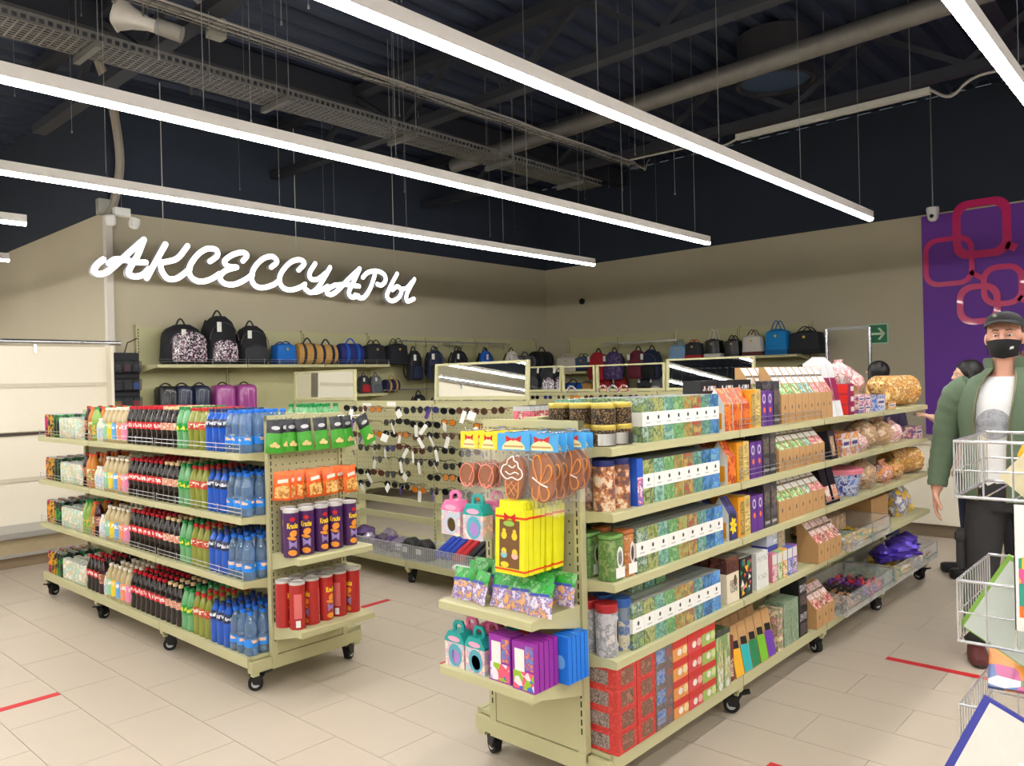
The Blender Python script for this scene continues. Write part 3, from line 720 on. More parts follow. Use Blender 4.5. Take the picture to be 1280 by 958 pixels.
PLAN = [('water', 3.665, 3, .070), ('blue', 3.875, 3, .069), ('olive', 4.085, 3, .067), ('green', 4.289, 2, .068), ('cherry', 4.425, 3, .068), ('cola', 4.632, 7, .0685),
        ('tea_rose', 5.125, 1, .074), ('tea_peach', 5.199, 1, .074), ('tea_sky', 5.273, 1, .074), ('tea_yellow', 5.347, 1, .074), ('tea_mint', 5.421, 1, .074)]
PLAN_B = {0: [('small_milk', 5.49, 2, .056), ('juice_lime', 5.61, 1, .067), ('juice_orange', 5.678, 1, .067), ('dark_soda', 5.746, 1, .067)],
          1: [('small_milk', 5.49, 3, .056), ('juice_orange', 5.665, 2, .067), ('dark_soda', 5.80, 1, .067)],
          2: [('small_milk', 5.49, 2, .056), ('dark_soda', 5.61, 1, .067), ('juice_orange', 5.68, 1, .067), ('juice_lime', 5.748, 2, .067)],
          3: [('small_milk', 5.49, 1, .06), ('dark_soda', 5.56, 1, .067), ('cola', 5.63, 3, .0685)]}
CANS = [('tonic', 5.88, 7, .0605), ('energy1', 6.305, 2, .0605), ('energy0', 6.43, 2, .0605), ('energy2', 6.55, 1, .06)]
LEVN = ['top shelf', 'second shelf', 'third shelf', 'bottom deck']
rd = random.Random(11)
for lv, z in enumerate(L_LEV+(0.182,)):
    rows = (4, 4, 4, 4)[lv]
    for kind, y0, n, st in PLAN+PLAN_B[lv]+CANS:
        nm, lab, grp = NAMES[kind]
        for i in range(n):
            for r_ in range(rows):
                x = 2.025+r_*0.0705
                if lv < 3 and x > 2.27: continue
                place(D[kind], nm, '%s, %s of drinks gondola' % (lab, LEVN[lv]), 'can' if 'can' in nm else 'bottle',
                      (x+rd.uniform(-.0006, .0006), y0+i*st+rd.uniform(-.0006, .0006), z+0.0005), rd.uniform(0, 6.28), '%s on the %s' % (grp, LEVN[lv]))
# green bottles on the other side's top shelf
for i in range(4):
    for r_ in range(3): place(D['green'], 'lemonade_bottle', 'green lemonade bottle on the back side of the drinks gondola', 'bottle', (2.44+r_*.07, 3.68+i*.075, 1.2005), rd.uniform(0, 6.28), 'green bottles behind the snack end')
# ------------------------------------------------------------------ snack end of the drinks gondola
def wrap(mb, poly, r, m=0):
    """flat polygon (a, b) laid on a cylinder of radius r round z, facing -Y"""
    k = len(poly); ca, cb = sum(a for a, b in poly)/k, sum(b for a, b in poly)/k; n0 = len(mb.v)
    f = lambda a, b: (r*math.sin(a/r), -r*math.cos(a/r), b)
    mb.v.append(f(ca, cb))
    for s_ in (.25, .5, .75, 1): mb.v += [f(ca+(a-ca)*s_, cb+(b-cb)*s_) for a, b in poly]
    for j in range(k):
        j2 = (j+1) % k; mb.q((n0, n0+1+j, n0+1+j2), m)
        for q in range(3): mb.q((n0+1+q*k+j, n0+1+(q+1)*k+j, n0+1+(q+1)*k+j2, n0+1+q*k+j2), m)
    return mb
def ell(cx, cz, a, b, n=14, rot=0):
    return [(cx+a*math.cos(t)*math.cos(rot)-b*math.sin(t)*math.sin(rot), cz+a*math.cos(t)*math.sin(rot)+b*math.sin(t)*math.cos(rot)) for t in [2*math.pi*j/n for j in range(n)]]
def crisp_tube(nm, cols, chip=True):
    r, h = .0385, .232
    b = MB().lathe([(r*.97, 0), (r, .004), (r, h-.012)], 22).mesh(nm+'_body', M(nm+'_card', cols, 0.35, coat=.3))
    l = MB().lathe([(r+.0008, h-.013), (r+.0012, h-.002), (r*.92, h), (r*.88, h-.004), (.001, h-.004)], 22, caps=False).mesh(nm+'_lid', M('tube_lid', (214, 212, 210), 0.3, .4))
    parts = [('body', b), ('lid', l)]
    yl = M('tube_yellow', (246, 208, 40), 0.4); ch = M('chip_orange', (236, 150, 50), 0.5, var=.15); pl = M('tube_lilac', (150, 130, 190), 0.5)
    t = text_mesh('Kracks', .036, yl, bend=r+.0007, bold=.0012, sx=.56)
    for v in t.vertices: v.co.z += .155
    parts.append(('lettering', t))
    rd_ = r+.0006
    for e_, o_ in ((ell(.004, .118, .020, .016, rot=.4), 0), (ell(-.004, .094, .024, .008, rot=-.2), .0003), (ell(-.002, .024, .023, .014, rot=-.15), 0)):
        mb = MB(); wrap(mb, e_, rd_+o_); parts.append(('chip_print', mb.mesh(nm+'_chips', ch)))
    mb = MB(); wrap(mb, [(-.018, .045), (.02, .042), (.022, .085), (-.02, .088)], rd_-.0002)
    parts.append(('bowl_print', mb.mesh(nm+'_bowl', pl)))
    mb = MB(); wrap(mb, ell(.0, .188, .014, .010), rd_)
    parts.append(('flag_print', mb.mesh(nm+'_flag', red_m)))
    # info panel and barcode on the far side
    mb = MB(); R2 = r+.0006
    for a0, a1, z0, z1, m in ((1.9, 2.9, .055, .175, 0), (2.1, 2.7, .012, .045, 1)):
        mb.rings([[(R2*math.sin(a), -R2*math.cos(a), z) for z in (z0, z1)] for a in [a0+(a1-a0)*i/6 for i in range(7)]], m, caps=False)
    parts.append(('info_panel', mb.mesh(nm+'_info', [M(nm+'_info', tuple(min(255, int(v*.75+85)) for v in cols), .5), paper])))
    return parts
T_PUR = crisp_tube('crisps_purple', (74, 32, 92)); T_RED = crisp_tube('crisps_red', (176, 34, 34))
for x, y, a in ((2.125, 3.43, 18), (2.212, 3.43, 5), (2.300, 3.435, 40), (2.385, 3.43, 2), (2.480, 3.44, 42), (2.17, 3.525, 0), (2.27, 3.525, 20), (2.37, 3.525, 10), (2.46, 3.53, 10)):
    place(T_PUR, 'crisps_tube', 'purple crisps tube with yellow lettering on the upper snack shelf', 'crisps tube', (x, y, 0.6905), R(a-38), 'purple crisps tubes')
for x, y, a in ((2.115, 3.50, 40), (2.140, 3.415, -165), (2.232, 3.43, -88), (2.318, 3.435, 12), (2.405, 3.44, 168), (2.490, 3.44, -80), (2.21, 3.525, 0), (2.30, 3.53, 60), (2.39, 3.53, 10), (2.48, 3.53, 90)):
    place(T_RED, 'crisps_tube', 'red crisps tube turned sideways on the lower snack shelf', 'crisps tube', (x, y, 0.3355), R(a), 'red crisps tubes')
def pillow(w_, h_, t, zsplit, nx=8, nz=10, crimp=.012, wob=0.0, seed=1):
    """packet hanging from its top edge (z = 0 at the top); faces above zsplit (fraction from bottom) use material 1"""
    rr = random.Random(seed); mb = MB(); F, Bk = [], []
    for k in range(nz+1):
        v = k/nz; z = -h_+h_*v; e = min(v*h_, (1-v)*h_)
        th = t*math.sqrt(max(0, min(1, (e-crimp)/(h_*.22)))) if e > crimp else 0.0
        for i in range(nx+1):
            u = -1+2*i/nx; s = th*math.sqrt(max(0, 1-u*u))**.8+.0006
            x = u*w_/2*(1-.06*(th/t if t else 0)); wv = wob*rr.uniform(-1, 1)
            F.append((x, -s/2+wv, z)); Bk.append((x, s/2+wv, z))
    n = len(F); mb.v += F+Bk; c = nx+1
    for k in range(nz):
        m = 1 if (k+.5)/nz > zsplit else 0
        for i in range(nx):
            a = k*c+i
            mb.q((a, a+1, a+c+1, a+c), m); mb.q((n+a+c, n+a+c+1, n+a+1, n+a), m)
        mb.q((k*c, k*c+c, n+k*c+c, n+k*c), m); mb.q((k*c+nx, n+k*c+nx, n+k*c+c+nx, k*c+c+nx), m)
    return mb
nut_m = M('nut_tan', (222, 196, 130), .6, var=.12)
def patch(pts_list, mats, y=-.0115, name='print'):
    mb = MB()
    for poly, m in pts_list: mb.poly([(a, y, b) for a, b in poly], m)
    return mb.mesh(name, mats, False)
gp = [('packet', pillow(.088, .165, .022, .62, wob=.0012).mesh('nut_packet', [M('packet_green', (70, 158, 52), .32, coat=.2), M('packet_black', (34, 34, 40), .3)]), [
    ('nut_print', patch([(ell(-.012, -.128, .014, .009), 0), (ell(.012, -.130, .015, .009), 0), (ell(0, -.118, .011, .008), 0)], nut_m, -.0128)),
    ('logo', patch([(ell(0, -.040, .022, .010), 0)], M('silver_print', (206, 208, 212), .3, .3), -.0118))]),
    ('hook', MB().tube([(0, .06, .004), (0, -.015, .002), (0, -.022, .012)], .002, 5).mesh('hook', chrome))]
op = [('packet', pillow(.09, .142, .026, .93, wob=.0014, seed=4).mesh('peanut_packet', [MP('packet_orange', [(232, 88, 22), (236, 100, 30), (226, 80, 20), (240, 120, 40)], 18), M('packet_orange_top', (236, 110, 36), .35)]), [
    ('nut_print', MB().poly([(x, -.0142-.0006*(z > -.12), z) for x, z in ((-.036, -.130), (.036, -.130), (.034, -.075), (.0, -.066), (-.034, -.078))]).mesh('nut_print', MP('peanuts', [(206, 140, 70), (230, 176, 100), (180, 110, 50), (236, 190, 120)], 90, kind='voronoi'), False)),
    ('logo', patch([([(-.024, -.058), (.026, -.052), (.026, -.034), (-.024, -.040)], 0)], M('label_cream', (228, 220, 206), .5), -.0142))]),
    ('hook', gp[1][1])]
for i, (x, y, a, tl) in enumerate(((2.095, 3.50, -12, 6), (2.150, 3.515, 15, 2), (2.185, 3.515, 10, 0), (2.245, 3.49, -4, -3), (2.345, 3.49, 2, -2), (2.445, 3.49, 4, -2), (2.520, 3.51, 14, -6), (2.575, 3.45, 8, -22))):
    place(gp, 'pistachio_packet', 'green and black nut packet hanging on the snack end panel', 'nut packet', (x, y, 1.365), 0, 'green nut packets', rot=(R(-5), R(tl), R(a)))
for i, (x, y, a, tl) in enumerate(((2.125, 3.49, -30, 4), (2.165, 3.50, -35, 3), (2.205, 3.50, -28, 4), (2.285, 3.47, -4, -1), (2.380, 3.47, 0, -2), (2.49, 3.45, 4, -4), (2.265, 3.51, 0, 0), (2.37, 3.51, 0, 0), (2.47, 3.51, 4, 0))):
    place(op, 'peanut_packet', 'orange peanut packet hanging on the snack end panel', 'peanut packet', (x, y, 1.105), 0, 'orange peanut packets', rot=(R(-4), R(tl), R(a)))
# ================================================================== goods on the tea gondola
YF = 1.632                     # front line of the goods
def carton(nm, w_, d, h, body, prints=(), top=None):
    """box with its front at y = 0; prints = (part name, x0, x1, z0, z1, material[, side]) as fractions of the face"""
    mb = MB().box(-w_/2, w_/2, 0, d, 0, h)
    mats = [body]
    if top: mb.m[1] = 1; mats.append(top)
    parts = [('body', mb.mesh(nm+'_body', mats, False))]
    for k, p in enumerate(prints):
        m2 = MB()
        if len(p) > 6 and p[6] == 'side': m2.box(-w_/2-.0006-.0002*k, -w_/2+.001, d*p[1], d*p[2], h*p[3], h*p[4])
        elif len(p) > 6 and p[6] == 'oval': m2.poly([(a, -.0006-.0003*k, b) for a, b in ell(w_*(p[1]+p[2]-1)/2, h*(p[3]+p[4])/2, w_*(p[2]-p[1])/2, h*(p[4]-p[3])/2)])
        elif len(p) > 6 and p[6] == 'band': m2.box(-w_/2-.0008, w_/2+.0008, -.0008-.0003*k, d+.0008, h*p[3], h*p[4])
        elif len(p) > 6 and p[6] == 'top': m2.box(-w_/2+w_*p[1], -w_/2+w_*p[2], d*p[3], d*p[4], h-.001, h+.0006)
        else: m2.box(-w_/2+w_*p[1], -w_/2+w_*p[2], -.0006-.0003*k, .001, h*p[3], h*p[4])
        parts.append((p[0], m2.mesh(nm+'_'+p[0], p[5], False)))
    return parts
def fill(tpl, name, label, cat, x, z, n, st, rows=1, dst=.1, stack=1, hst=0, group=None, y=YF, rz=0, jit=.0008, tilt=0):
    for i in range(n):
        for r_ in range(rows):
            for k in range(stack):
                place(tpl, name, label, cat, (x+i*st+rd.uniform(-jit, jit), y+r_*dst, z+.0005+k*hst), 0, group or label, rot=(R(tilt), 0, rz+R(rd.uniform(-.6, .6))))
dark_emb = M('emblem_dark', (50, 60, 54), .5)
film_top = M('film_grey', (150, 152, 146), .25)
# tea cartons with a white band
PATS = {'teal': [(70, 110, 90), (150, 170, 110), (40, 80, 76), (170, 190, 170)], 'olive': [(150, 150, 70), (110, 130, 60), (190, 190, 130), (90, 110, 70)], 'aqua': [(60, 140, 150), (120, 180, 150), (70, 110, 110), (150, 190, 170)],
        'green': [(96, 150, 90), (150, 190, 130), (70, 120, 80), (120, 170, 110)], 'amber': [(214, 176, 60), (90, 130, 80), (190, 120, 60), (150, 170, 110)], 'rust': [(190, 110, 80), (200, 160, 90), (110, 130, 90), (170, 80, 70)],
        'sea': [(60, 120, 120), (110, 160, 130), (50, 90, 110), (140, 180, 170)], 'blue': [(50, 100, 180), (90, 140, 200), (60, 120, 140), (40, 80, 150)], 'azure': [(70, 130, 215), (100, 160, 225), (50, 100, 180), (120, 170, 190)]}
PN = {'teal': 'dark teal', 'olive': 'olive', 'aqua': 'aqua', 'green': 'leaf green', 'amber': 'amber', 'rust': 'rust red', 'sea': 'sea green', 'blue': 'deep blue', 'azure': 'bright azure'}
BAND = {}
for k, c in PATS.items():
    BAND[k] = carton('band_'+k, .0735, .075, .168, MP('tea_print_'+k, c, 34), [('white_band', 0, 1, .36, .68, paper, 'band'), ('emblem', .40, .60, .50, .60, dark_emb, 'oval'), ('small_print', .28, .72, .42, .45, M('print_grey', (190, 188, 184), .6))], film_top)
def band_row(z, x0, seq, lvl, rows=3):
    for i, k in enumerate(seq):
        fill(BAND[k], 'tea_carton', '%s patterned tea carton with white band on the %s of the tea gondola' % (PN[k], lvl), 'tea carton', x0+i*.0755, z, 1, 0, rows, .078, group='%s banded tea cartons on the %s' % (PN[k], lvl))
SEQ = ['teal', 'olive', 'aqua', 'green', 'amber', 'rust', 'sea', 'blue', 'azure']
LT = ['top shelf', 'second shelf', 'third shelf', 'fourth shelf']
band_row(R_LEV[0], 2.56, SEQ[:8], LT[0]); band_row(R_LEV[1], 2.555, SEQ[1:], LT[1]); band_row(R_LEV[2], 2.499, SEQ, LT[2]); band_row(R_LEV[3], 2.462, SEQ, LT[3])
for i, k in enumerate(('aqua', 'teal', 'azure', 'teal', 'blue')):   # second tier at the back of the top shelf
    fill(BAND[k], 'tea_carton', 'banded tea carton in the rear row of the top shelf, against the spine', 'tea carton', 2.435+i*.0755, R_LEV[0], 1, 0, y=YF+.243, group='rear banded cartons')
for i, k in enumerate(('teal', 'aqua', 'green')):
    fill(BAND[k], 'tea_carton', 'banded tea carton lying on the row of cartons on the fourth shelf', 'tea carton', 2.60+i*.085, R_LEV[3]+.1685, 1, 0, y=YF+.09, group='tea cartons lying on top')
    o = COL.objects[-1]
# round dark tins with gold lids on the top shelf
dots = MP('dotted_black', [(38, 30, 26), (38, 30, 26), (44, 36, 30), (150, 120, 80)], 260, kind='voronoi')
def tin(nm, r, h, body, lid, lh=.02, sticker=None, oval=None, n=24):
    p = [('body', MB().lathe([(r*.97, 0), (r*.985, .003), (r*.985, h-lh)], n).mesh(nm+'_body', body)), ('lid', MB().lathe([(r*.985, h-lh-.001), (r, h-lh), (r, h-.004), (r*.96, h)], n).mesh(nm+'_lid', lid))]
    if sticker:
        a0, a1, z0, z1 = sticker; mb = MB()
        mb.rings([[((r+.0004)*math.sin(a), -(r+.0004)*math.cos(a), z) for z in (z0, z1)] for a in [a0+(a1-a0)*i/8 for i in range(9)]], 0, caps=False)
        p.append(('sticker', mb.mesh(nm+'_sticker', paper)))
    if oval:
        cx, cz, a, b, m = oval; mb = MB(); wrap(mb, ell(cx, cz, a, b, 18), r+.0006, 0); wrap(mb, ell(cx, cz, a*.8, b*.82, 18), r+.0010, 1)
        p.append(('oval_print', mb.mesh(nm+'_oval', [m[0], m[1]])))
    return p
goldlid = M('gold_lid', (198, 176, 84), .35, .35)
TD = tin('dark_tin', .046, .078, dots, goldlid, .018, (-.9, .9, .004, .046)); TD2 = tin('dark_tin_plain', .046, .078, dots, goldlid, .018)
for x, y, k in ((2.345, 1.685, 0), (2.445, 1.68, 0), (2.345, 1.785, 0), (2.345, 1.685, 1), (2.442, 1.68, 1), (2.345, 1.785, 1), (2.345, 1.885, 0), (2.345, 1.885, 1)):
    place(TD2 if k else TD, 'round_tin', 'round dotted black tin with gold lid %s' % ('on the upper tier of the top shelf' if k else 'and white sticker, end of top shelf'), 'tin', (x, y, R_LEV[0]+.0005+k*.079), R(-30), 'dotted tins upper' if k else 'dotted tins lower')
# tall picture tins on the second shelf
TM = tin('picture_tin', .042, .185, MP('animal_print', [(206, 120, 44), (96, 78, 84), (190, 110, 50), (226, 206, 180)], 26), M('navy_lid', (34, 44, 110), .35), .022)
for x, y in ((2.345, 1.69), (2.435, 1.685), (2.345, 1.79), (2.435, 1.785)): place(TM, 'picture_tin', 'tall round orange picture tin with navy lid on the second shelf', 'tin', (x, y, R_LEV[1]+.0005), rd.uniform(0, 6), 'orange picture tins')
bx = carton('blue_white_box', .04, .08, .178, M('blue_box', (44, 92, 196), .35), [('picture', .05, .95, .02, .6, MP('blue_box_print', [(240, 240, 240), (60, 110, 210), (214, 60, 60), (236, 236, 240)], 60))])
fill(bx, 'tea_box', 'narrow blue and white picture box beside the orange tins', 'tea box', 2.497, R_LEV[1], 1, 0)
# square tins on the third shelf
def rtin(nm, w_, d, h, body, lid, oval, sticker=True):
    p = [('body', MB().rbox(-w_/2, w_/2, 0, d, 0, h*.9, .02, pz=.004).mesh(nm+'_body', body)), ('lid', MB().rbox(-w_/2-.001, w_/2+.001, -.001, d+.001, h*.9, h, .02, pz=.006).mesh(nm+'_lid', lid))]
    p.append(('oval_print', patch([(ell(.008, h*.5, w_*.22, h*.24, 18), 0), (ell(.008, h*.5, w_*.15, h*.17, 18), 1)], [paper, oval], -.0010)))
    if sticker: p.append(('sticker', patch([([(-.02, h*.06), (.036, h*.05), (.036, h*.28), (-.02, h*.29)], 0)], paper, -.0016)))
    return p
TG = rtin('green_tin', .088, .07, .165, MP('green_tin_print', [(86, 128, 62), (104, 146, 72), (70, 110, 56), (130, 150, 90)], 24), M('green_lid', (112, 158, 84), .3, .2), dark_emb)
TO = rtin('brown_tin', .066, .066, .172, MP('brown_tin_print', [(176, 108, 60), (196, 130, 76), (160, 90, 50), (210, 170, 120)], 24), M('copper_lid', (186, 112, 64), .3, .2), M('emblem_brown', (90, 50, 30), .5))
fill(TG, 'square_tin', 'green rounded tea tin with oval plate and white sticker', 'tin', 2.345, R_LEV[2], 1, 0, 2, .1, group='green tea tins')
fill(TO, 'square_tin', 'copper brown rounded tea tin beside the green tin', 'tin', 2.425, R_LEV[2], 1, 0, 2, .1, group='brown tea tins')
# round tins on the fourth shelf
scene_p = MP('silver_scene', [(186, 190, 196), (130, 134, 140), (214, 214, 216), (96, 96, 100)], 40)
TR = tin('red_tin', .042, .19, MP('red_tin_print', [(150, 36, 44), (190, 190, 194), (130, 132, 138), (206, 200, 196)], 22), M('red_lid', (176, 40, 48), .3, .2), .03, None, (.022, .09, .014, .055, (paper, dark_emb)))
TB = tin('blue_tin', .038, .19, MP('blue_tin_print', [(40, 84, 160), (206, 196, 160), (60, 100, 170), (120, 130, 140)], 22), M('blue_lid', (52, 100, 176), .3, .2), .03, (.2, 1.0, .02, .06))
for i in range(3): place(TR, 'round_tin', 'red and silver round tin with oval plate on the fourth shelf', 'tin', (2.335, 1.685+i*.09, R_LEV[3]+.0005), R(-15), 'red silver tins')
for i in range(2): place(TB, 'round_tin', 'blue round tin with pale picture on the fourth shelf', 'tin', (2.425, 1.682+i*.085, R_LEV[3]+.0005), R(-10), 'blue round tins')
# ---- second bay
def house(nm, w_, d, h, side, front, flower):
    """upright pack with a pitched top, ridge along x"""
    mb = MB().prism([(0, 0), (d, 0), (d, h*.62), (d*.5, h), (0, h*.62)], -w_/2, w_/2, 'x', 1, 0)
    p = [('body', mb.mesh(nm+'_body', [side, front], False))]
    fm = MB()
    for j in range(7):
        t = 2*math.pi*j/7; fm.poly([(a, -.0012-.0002*j, b) for a, b in ell(.018*math.cos(t), h*.33+.022*math.sin(t), .017, .009, 8, t)])
    p.append(('flower_print', fm.mesh(nm+'_flower', flower, False)))
    p.append(('side_print', MB().box(-w_/2-.0008, -w_/2+.0005, d*.15, d*.85, h*.05, h*.42).mesh(nm+'_side', M('orange_print', (226, 150, 30), .4), False)))
    return p
pale = M('pack_pale', (222, 220, 214), .4)
HR = house('red_flower_pack', .075, .09, .19, pale, MP('red_flower', [(196, 34, 30), (226, 96, 40), (150, 24, 24), (236, 150, 60)], 24), M('flower_orange', (236, 120, 50), .4))
HB = house('blue_flower_pack', .075, .09, .19, pale, MP('blue_flower', [(52, 56, 130), (70, 70, 150), (40, 40, 100), (60, 60, 60)], 24), M('flower_yellow', (244, 214, 40), .4))
GB = carton('gold_box', .058, .08, .178, M('gold_card', (214, 188, 110), .4), [('medallion', .2, .8, .70, .94, MP('medal', [(90, 70, 40), (190, 160, 90), (120, 96, 50), (220, 196, 130)], 90), 'oval'), ('stripes', .12, .88, .10, .62, MP('gold_print_lines', [(226, 202, 130), (150, 120, 60), (206, 180, 100), (232, 214, 150)], 60, stretch=(.4, 1, 2)))])
AB = carton('amber_box', .058, .08, .178, M('amber_card', (226, 150, 30), .4), [('panel', .35, .98, .04, .9, MP('amber_lines', [(196, 164, 96), (120, 100, 60), (210, 180, 110), (150, 120, 70)], 50, stretch=(.4, 1, 2)))])
PB = carton('purple_box', .062, .08, .168, M('purple_card', (98, 52, 140), .4), [('oval', .22, .78, .64, .92, M('silver_oval', (200, 196, 214), .4), 'oval'), ('oval_core', .34, .66, .70, .86, M('purple_card', (98, 52, 140), .4), 'oval'), ('orange_print', .3, .7, .38, .54, M('orange_dot', (226, 120, 70), .5), 'oval')])
BK = carton('black_box', .165, .09, .225, M('black_card', (34, 34, 38), .4), [('lettering', .14, .86, .78, .90, ML('gift_lettering', (34, 34, 38), (230, 230, 230), .189, .0105, 75, 28)), ('fine_print', .15, .85, .70, .73, M('card_grey', (110, 110, 114), .5)), ('fine_print', .15, .85, .64, .67, M('card_grey', (110, 110, 114), .5))])
DK = carton('dark_grey_box', .07, .09, .215, MP('grey_box_print', [(52, 50, 54), (70, 66, 70), (44, 42, 46), (96, 90, 92)], 22), [('lettering', .15, .85, .08, .14, M('card_grey2', (170, 168, 166), .5)), ('picture', .1, .9, .48, .80, MP('grey_picture', [(90, 80, 78), (130, 116, 104), (60, 56, 58), (110, 100, 96)], 50))])
fill(HR, 'tea_pack', 'red flower-printed tea pack at the start of the second bay, top shelf', 'tea pack', 3.215, R_LEV[0], 3, .085, 1, group='red flower packs top')
fill(AB, 'tea_box', 'amber tea box with brown panel on the top shelf', 'tea box', 3.452, R_LEV[0], 1, 0); fill(GB, 'tea_box', 'gold tea box with medallion on the top shelf', 'tea box', 3.514, R_LEV[0], 1, 0)
fill(PB, 'tea_box', 'purple tea box with silver oval on the top shelf', 'tea box', 3.580, R_LEV[0], 2, .066, group='purple boxes top')
fill(BK, 'gift_box', 'tall black gift box with white lettering behind the tea packs, top shelf', 'gift box', 3.27, R_LEV[0], 3, .172, y=YF+.12, group='black gift boxes')
fill(DK, 'gift_box', 'dark grey printed box beside the purple tea boxes, top shelf', 'gift box', 3.722, R_LEV[0], 1, 0)
for lv, hp, nm in ((1, HR, 'red'), (2, HB, 'blue and yellow')):
    fill(hp, 'tea_pack', '%s flower-printed pitched tea pack on the %s' % (nm, LT[lv]), 'tea pack', 3.233, R_LEV[lv], 1, 0, 2, .1, group='pitched packs '+LT[lv])
    fill(AB, 'tea_box', 'amber tea box with brown panel on the %s' % LT[lv], 'tea box', 3.315, R_LEV[lv], 1, .06, 2, .09, group='amber boxes '+LT[lv]); fill(GB, 'tea_box', 'gold tea box with medallion on the %s' % LT[lv], 'tea box', 3.378, R_LEV[lv], 1, .062, 2, .09, group='gold boxes '+LT[lv])
    fill(PB, 'tea_box', 'purple tea box with silver oval on the %s' % LT[lv], 'tea box', 3.448, R_LEV[lv], 2, .066, 2, .09, group='purple boxes '+LT[lv])
    fill(DK, 'gift_box', 'dark grey printed box on the %s' % LT[lv], 'gift box', 3.59, R_LEV[lv], 2, .075, 1, group='dark grey boxes '+LT[lv])
# fourth shelf, second bay
CB = carton('cream_box', .115, .08, .2, M('cream_card', (226, 214, 190), .5), [('brown_top', 0, 1, .66, 1, MP('brown_print', [(70, 34, 32), (96, 50, 44), (56, 28, 28), (130, 80, 60)], 30), 'band'), ('script', .25, .85, .22, .50, MP('script_print', [(226, 214, 190), (226, 214, 190), (60, 46, 40), (226, 214, 190)], 60)), ('plume', .55, .8, .34, .60, M('plume_brown', (96, 76, 60), .5), 'oval')])
TRI = carton('triangle_box', .12, .1, .178, M('black_card', (34, 34, 38), .4), film_m and [], MATS['film_grey'])
tm = MB(); tc_ = [(226, 110, 60), (40, 130, 120), (214, 90, 110), (240, 190, 50), (60, 150, 90), (230, 230, 226), (24, 100, 110), (236, 130, 130)]
rt_ = random.Random(5)
for k in range(22):
    cx = -.05+.1*rt_.random(); cz = .012+.15*rt_.random(); t0 = rt_.random()*6.28; s_ = rt_.uniform(.012, .022)
    pts = [(max(-.058, min(.058, cx+s_*math.cos(t0+a))), max(.004, min(.174, cz+s_*math.sin(t0+a)))) for a in (0, 2.0, 4.1)]
    tm.poly([(a, -.0006-.00005*k, b) for a, b in pts], k % 8)
TRI.append(('triangle_print', tm.mesh('triangle_print', [M('tri%d' % i, c, .4) for i, c in enumerate(tc_)], False)))
WB = carton('white_box', .125, .1, .085, M('white_card', (222, 222, 218), .5), [('lettering', .08, .92, .5, .8, MP('grey_letters', [(222, 222, 218), (150, 150, 150), (222, 222, 218), (222, 222, 218)], 110))])
fill(CB, 'tea_box', 'cream tea box with dark brown top on the fourth shelf', 'tea box', 3.22, R_LEV[3], 1, 0, 2, .09, group='cream brown boxes')
fill(TRI, 'tea_box', 'black tea box printed with coloured triangles on the fourth shelf', 'tea box', 3.35, R_LEV[3], 1, 0)
fill(WB, 'tea_box', 'plain white flat box with grey lettering, stacked on the fourth shelf', 'tea box', 3.52, R_LEV[3], 1, 0, 1, stack=2, hst=.086, group='white flat boxes'); 
for i, c in enumerate(((214, 130, 150), (150, 190, 110), (232, 170, 70), (90, 110, 200), (150, 100, 180))):
    t = carton('pastel%d' % i, .056, .07, .14, M('pastel_side%d' % i, c, .4), [('picture', .05, .95, .04, .55, MP('pastel_print%d' % i, [c, tuple(int(v*.7) for v in c), (236, 232, 226), tuple(min(255, int(v*1.15)) for v in c)], 40)), ('name_band', .05, .95, .60, .94, pale)])
    nmz = ('pink', 'green', 'orange', 'blue', 'violet')[i]
    fill(t, 'tea_box', 'small %s tea box with white name band on the fourth shelf' % nmz, 'tea box', 3.655+i*.0605, R_LEV[3], 1, 0, 2, .08, group='small %s boxes' % nmz)
BS = carton('blue_silver_box', .12, .08, .12, M('blue_silver', (196, 204, 222), .35), [('base_band', 0, 1, 0, .22, M('royal_blue', (60, 70, 170), .4), 'band'), ('picture', .55, .95, .3, .85, MP('blue_pic', [(120, 140, 200), (220, 220, 230), (90, 110, 180), (240, 240, 240)], 60))])
fill(BS, 'tea_box', 'silver and blue box lying on the small tea boxes', 'tea box', 3.70, R_LEV[3]+.141, 1, 0, y=YF+.03); fill(carton('green_silver_box', .08, .07, .11, M('sage_card', (170, 170, 140), .5), [('picture', .1, .9, .1, .9, MP('sage_pic', [(150, 150, 110), (190, 180, 150), (200, 150, 130), (130, 140, 110)], 50))]), 'tea_box', 'sage green box lying on the small tea boxes', 'tea box', 3.81, R_LEV[3]+.141, 1, 0, y=YF+.03)
# ---- kraft gable packs
def gable(nm, win, top=paper, tall=.205):
    w_, d = .082, .115; zk = tall*.50
    prof = [(0, 0), (d, 0), (d, tall), (d*.78, tall), (0, zk)]
    p = [('body', MB().prism(prof, -w_/2, w_/2, 'x').mesh(nm+'_body', kraft, False))]
    def sl(f0, f1, x0, x1, lift, m, nn):
        n_ = Vector((0, -(tall-zk), d*.78)).normalized()*lift
        q = []
        for x, f in ((x0, f0), (x1, f0), (x1, f1), (x0, f1)): q.append(Vector((x*w_, d*.78*f, zk+(tall-zk)*f))+n_)
        return (nn, MB().poly(q).mesh(nm+'_'+nn, m, False))
    p.append(sl(.40, .98, -.44, .44, .0006, top, 'white_label')); p.append(sl(.62, .70, -.44, .44, .0011, M('label_bar', (110, 96, 84), .5), 'dark_bar')); p.append(sl(.02, .38, -.40, .40, .0006, win, 'window'))
    p.append(('icon', patch([(ell(0, zk*.55, .006, .011), 0)], black_m, -.0006)))
    return p
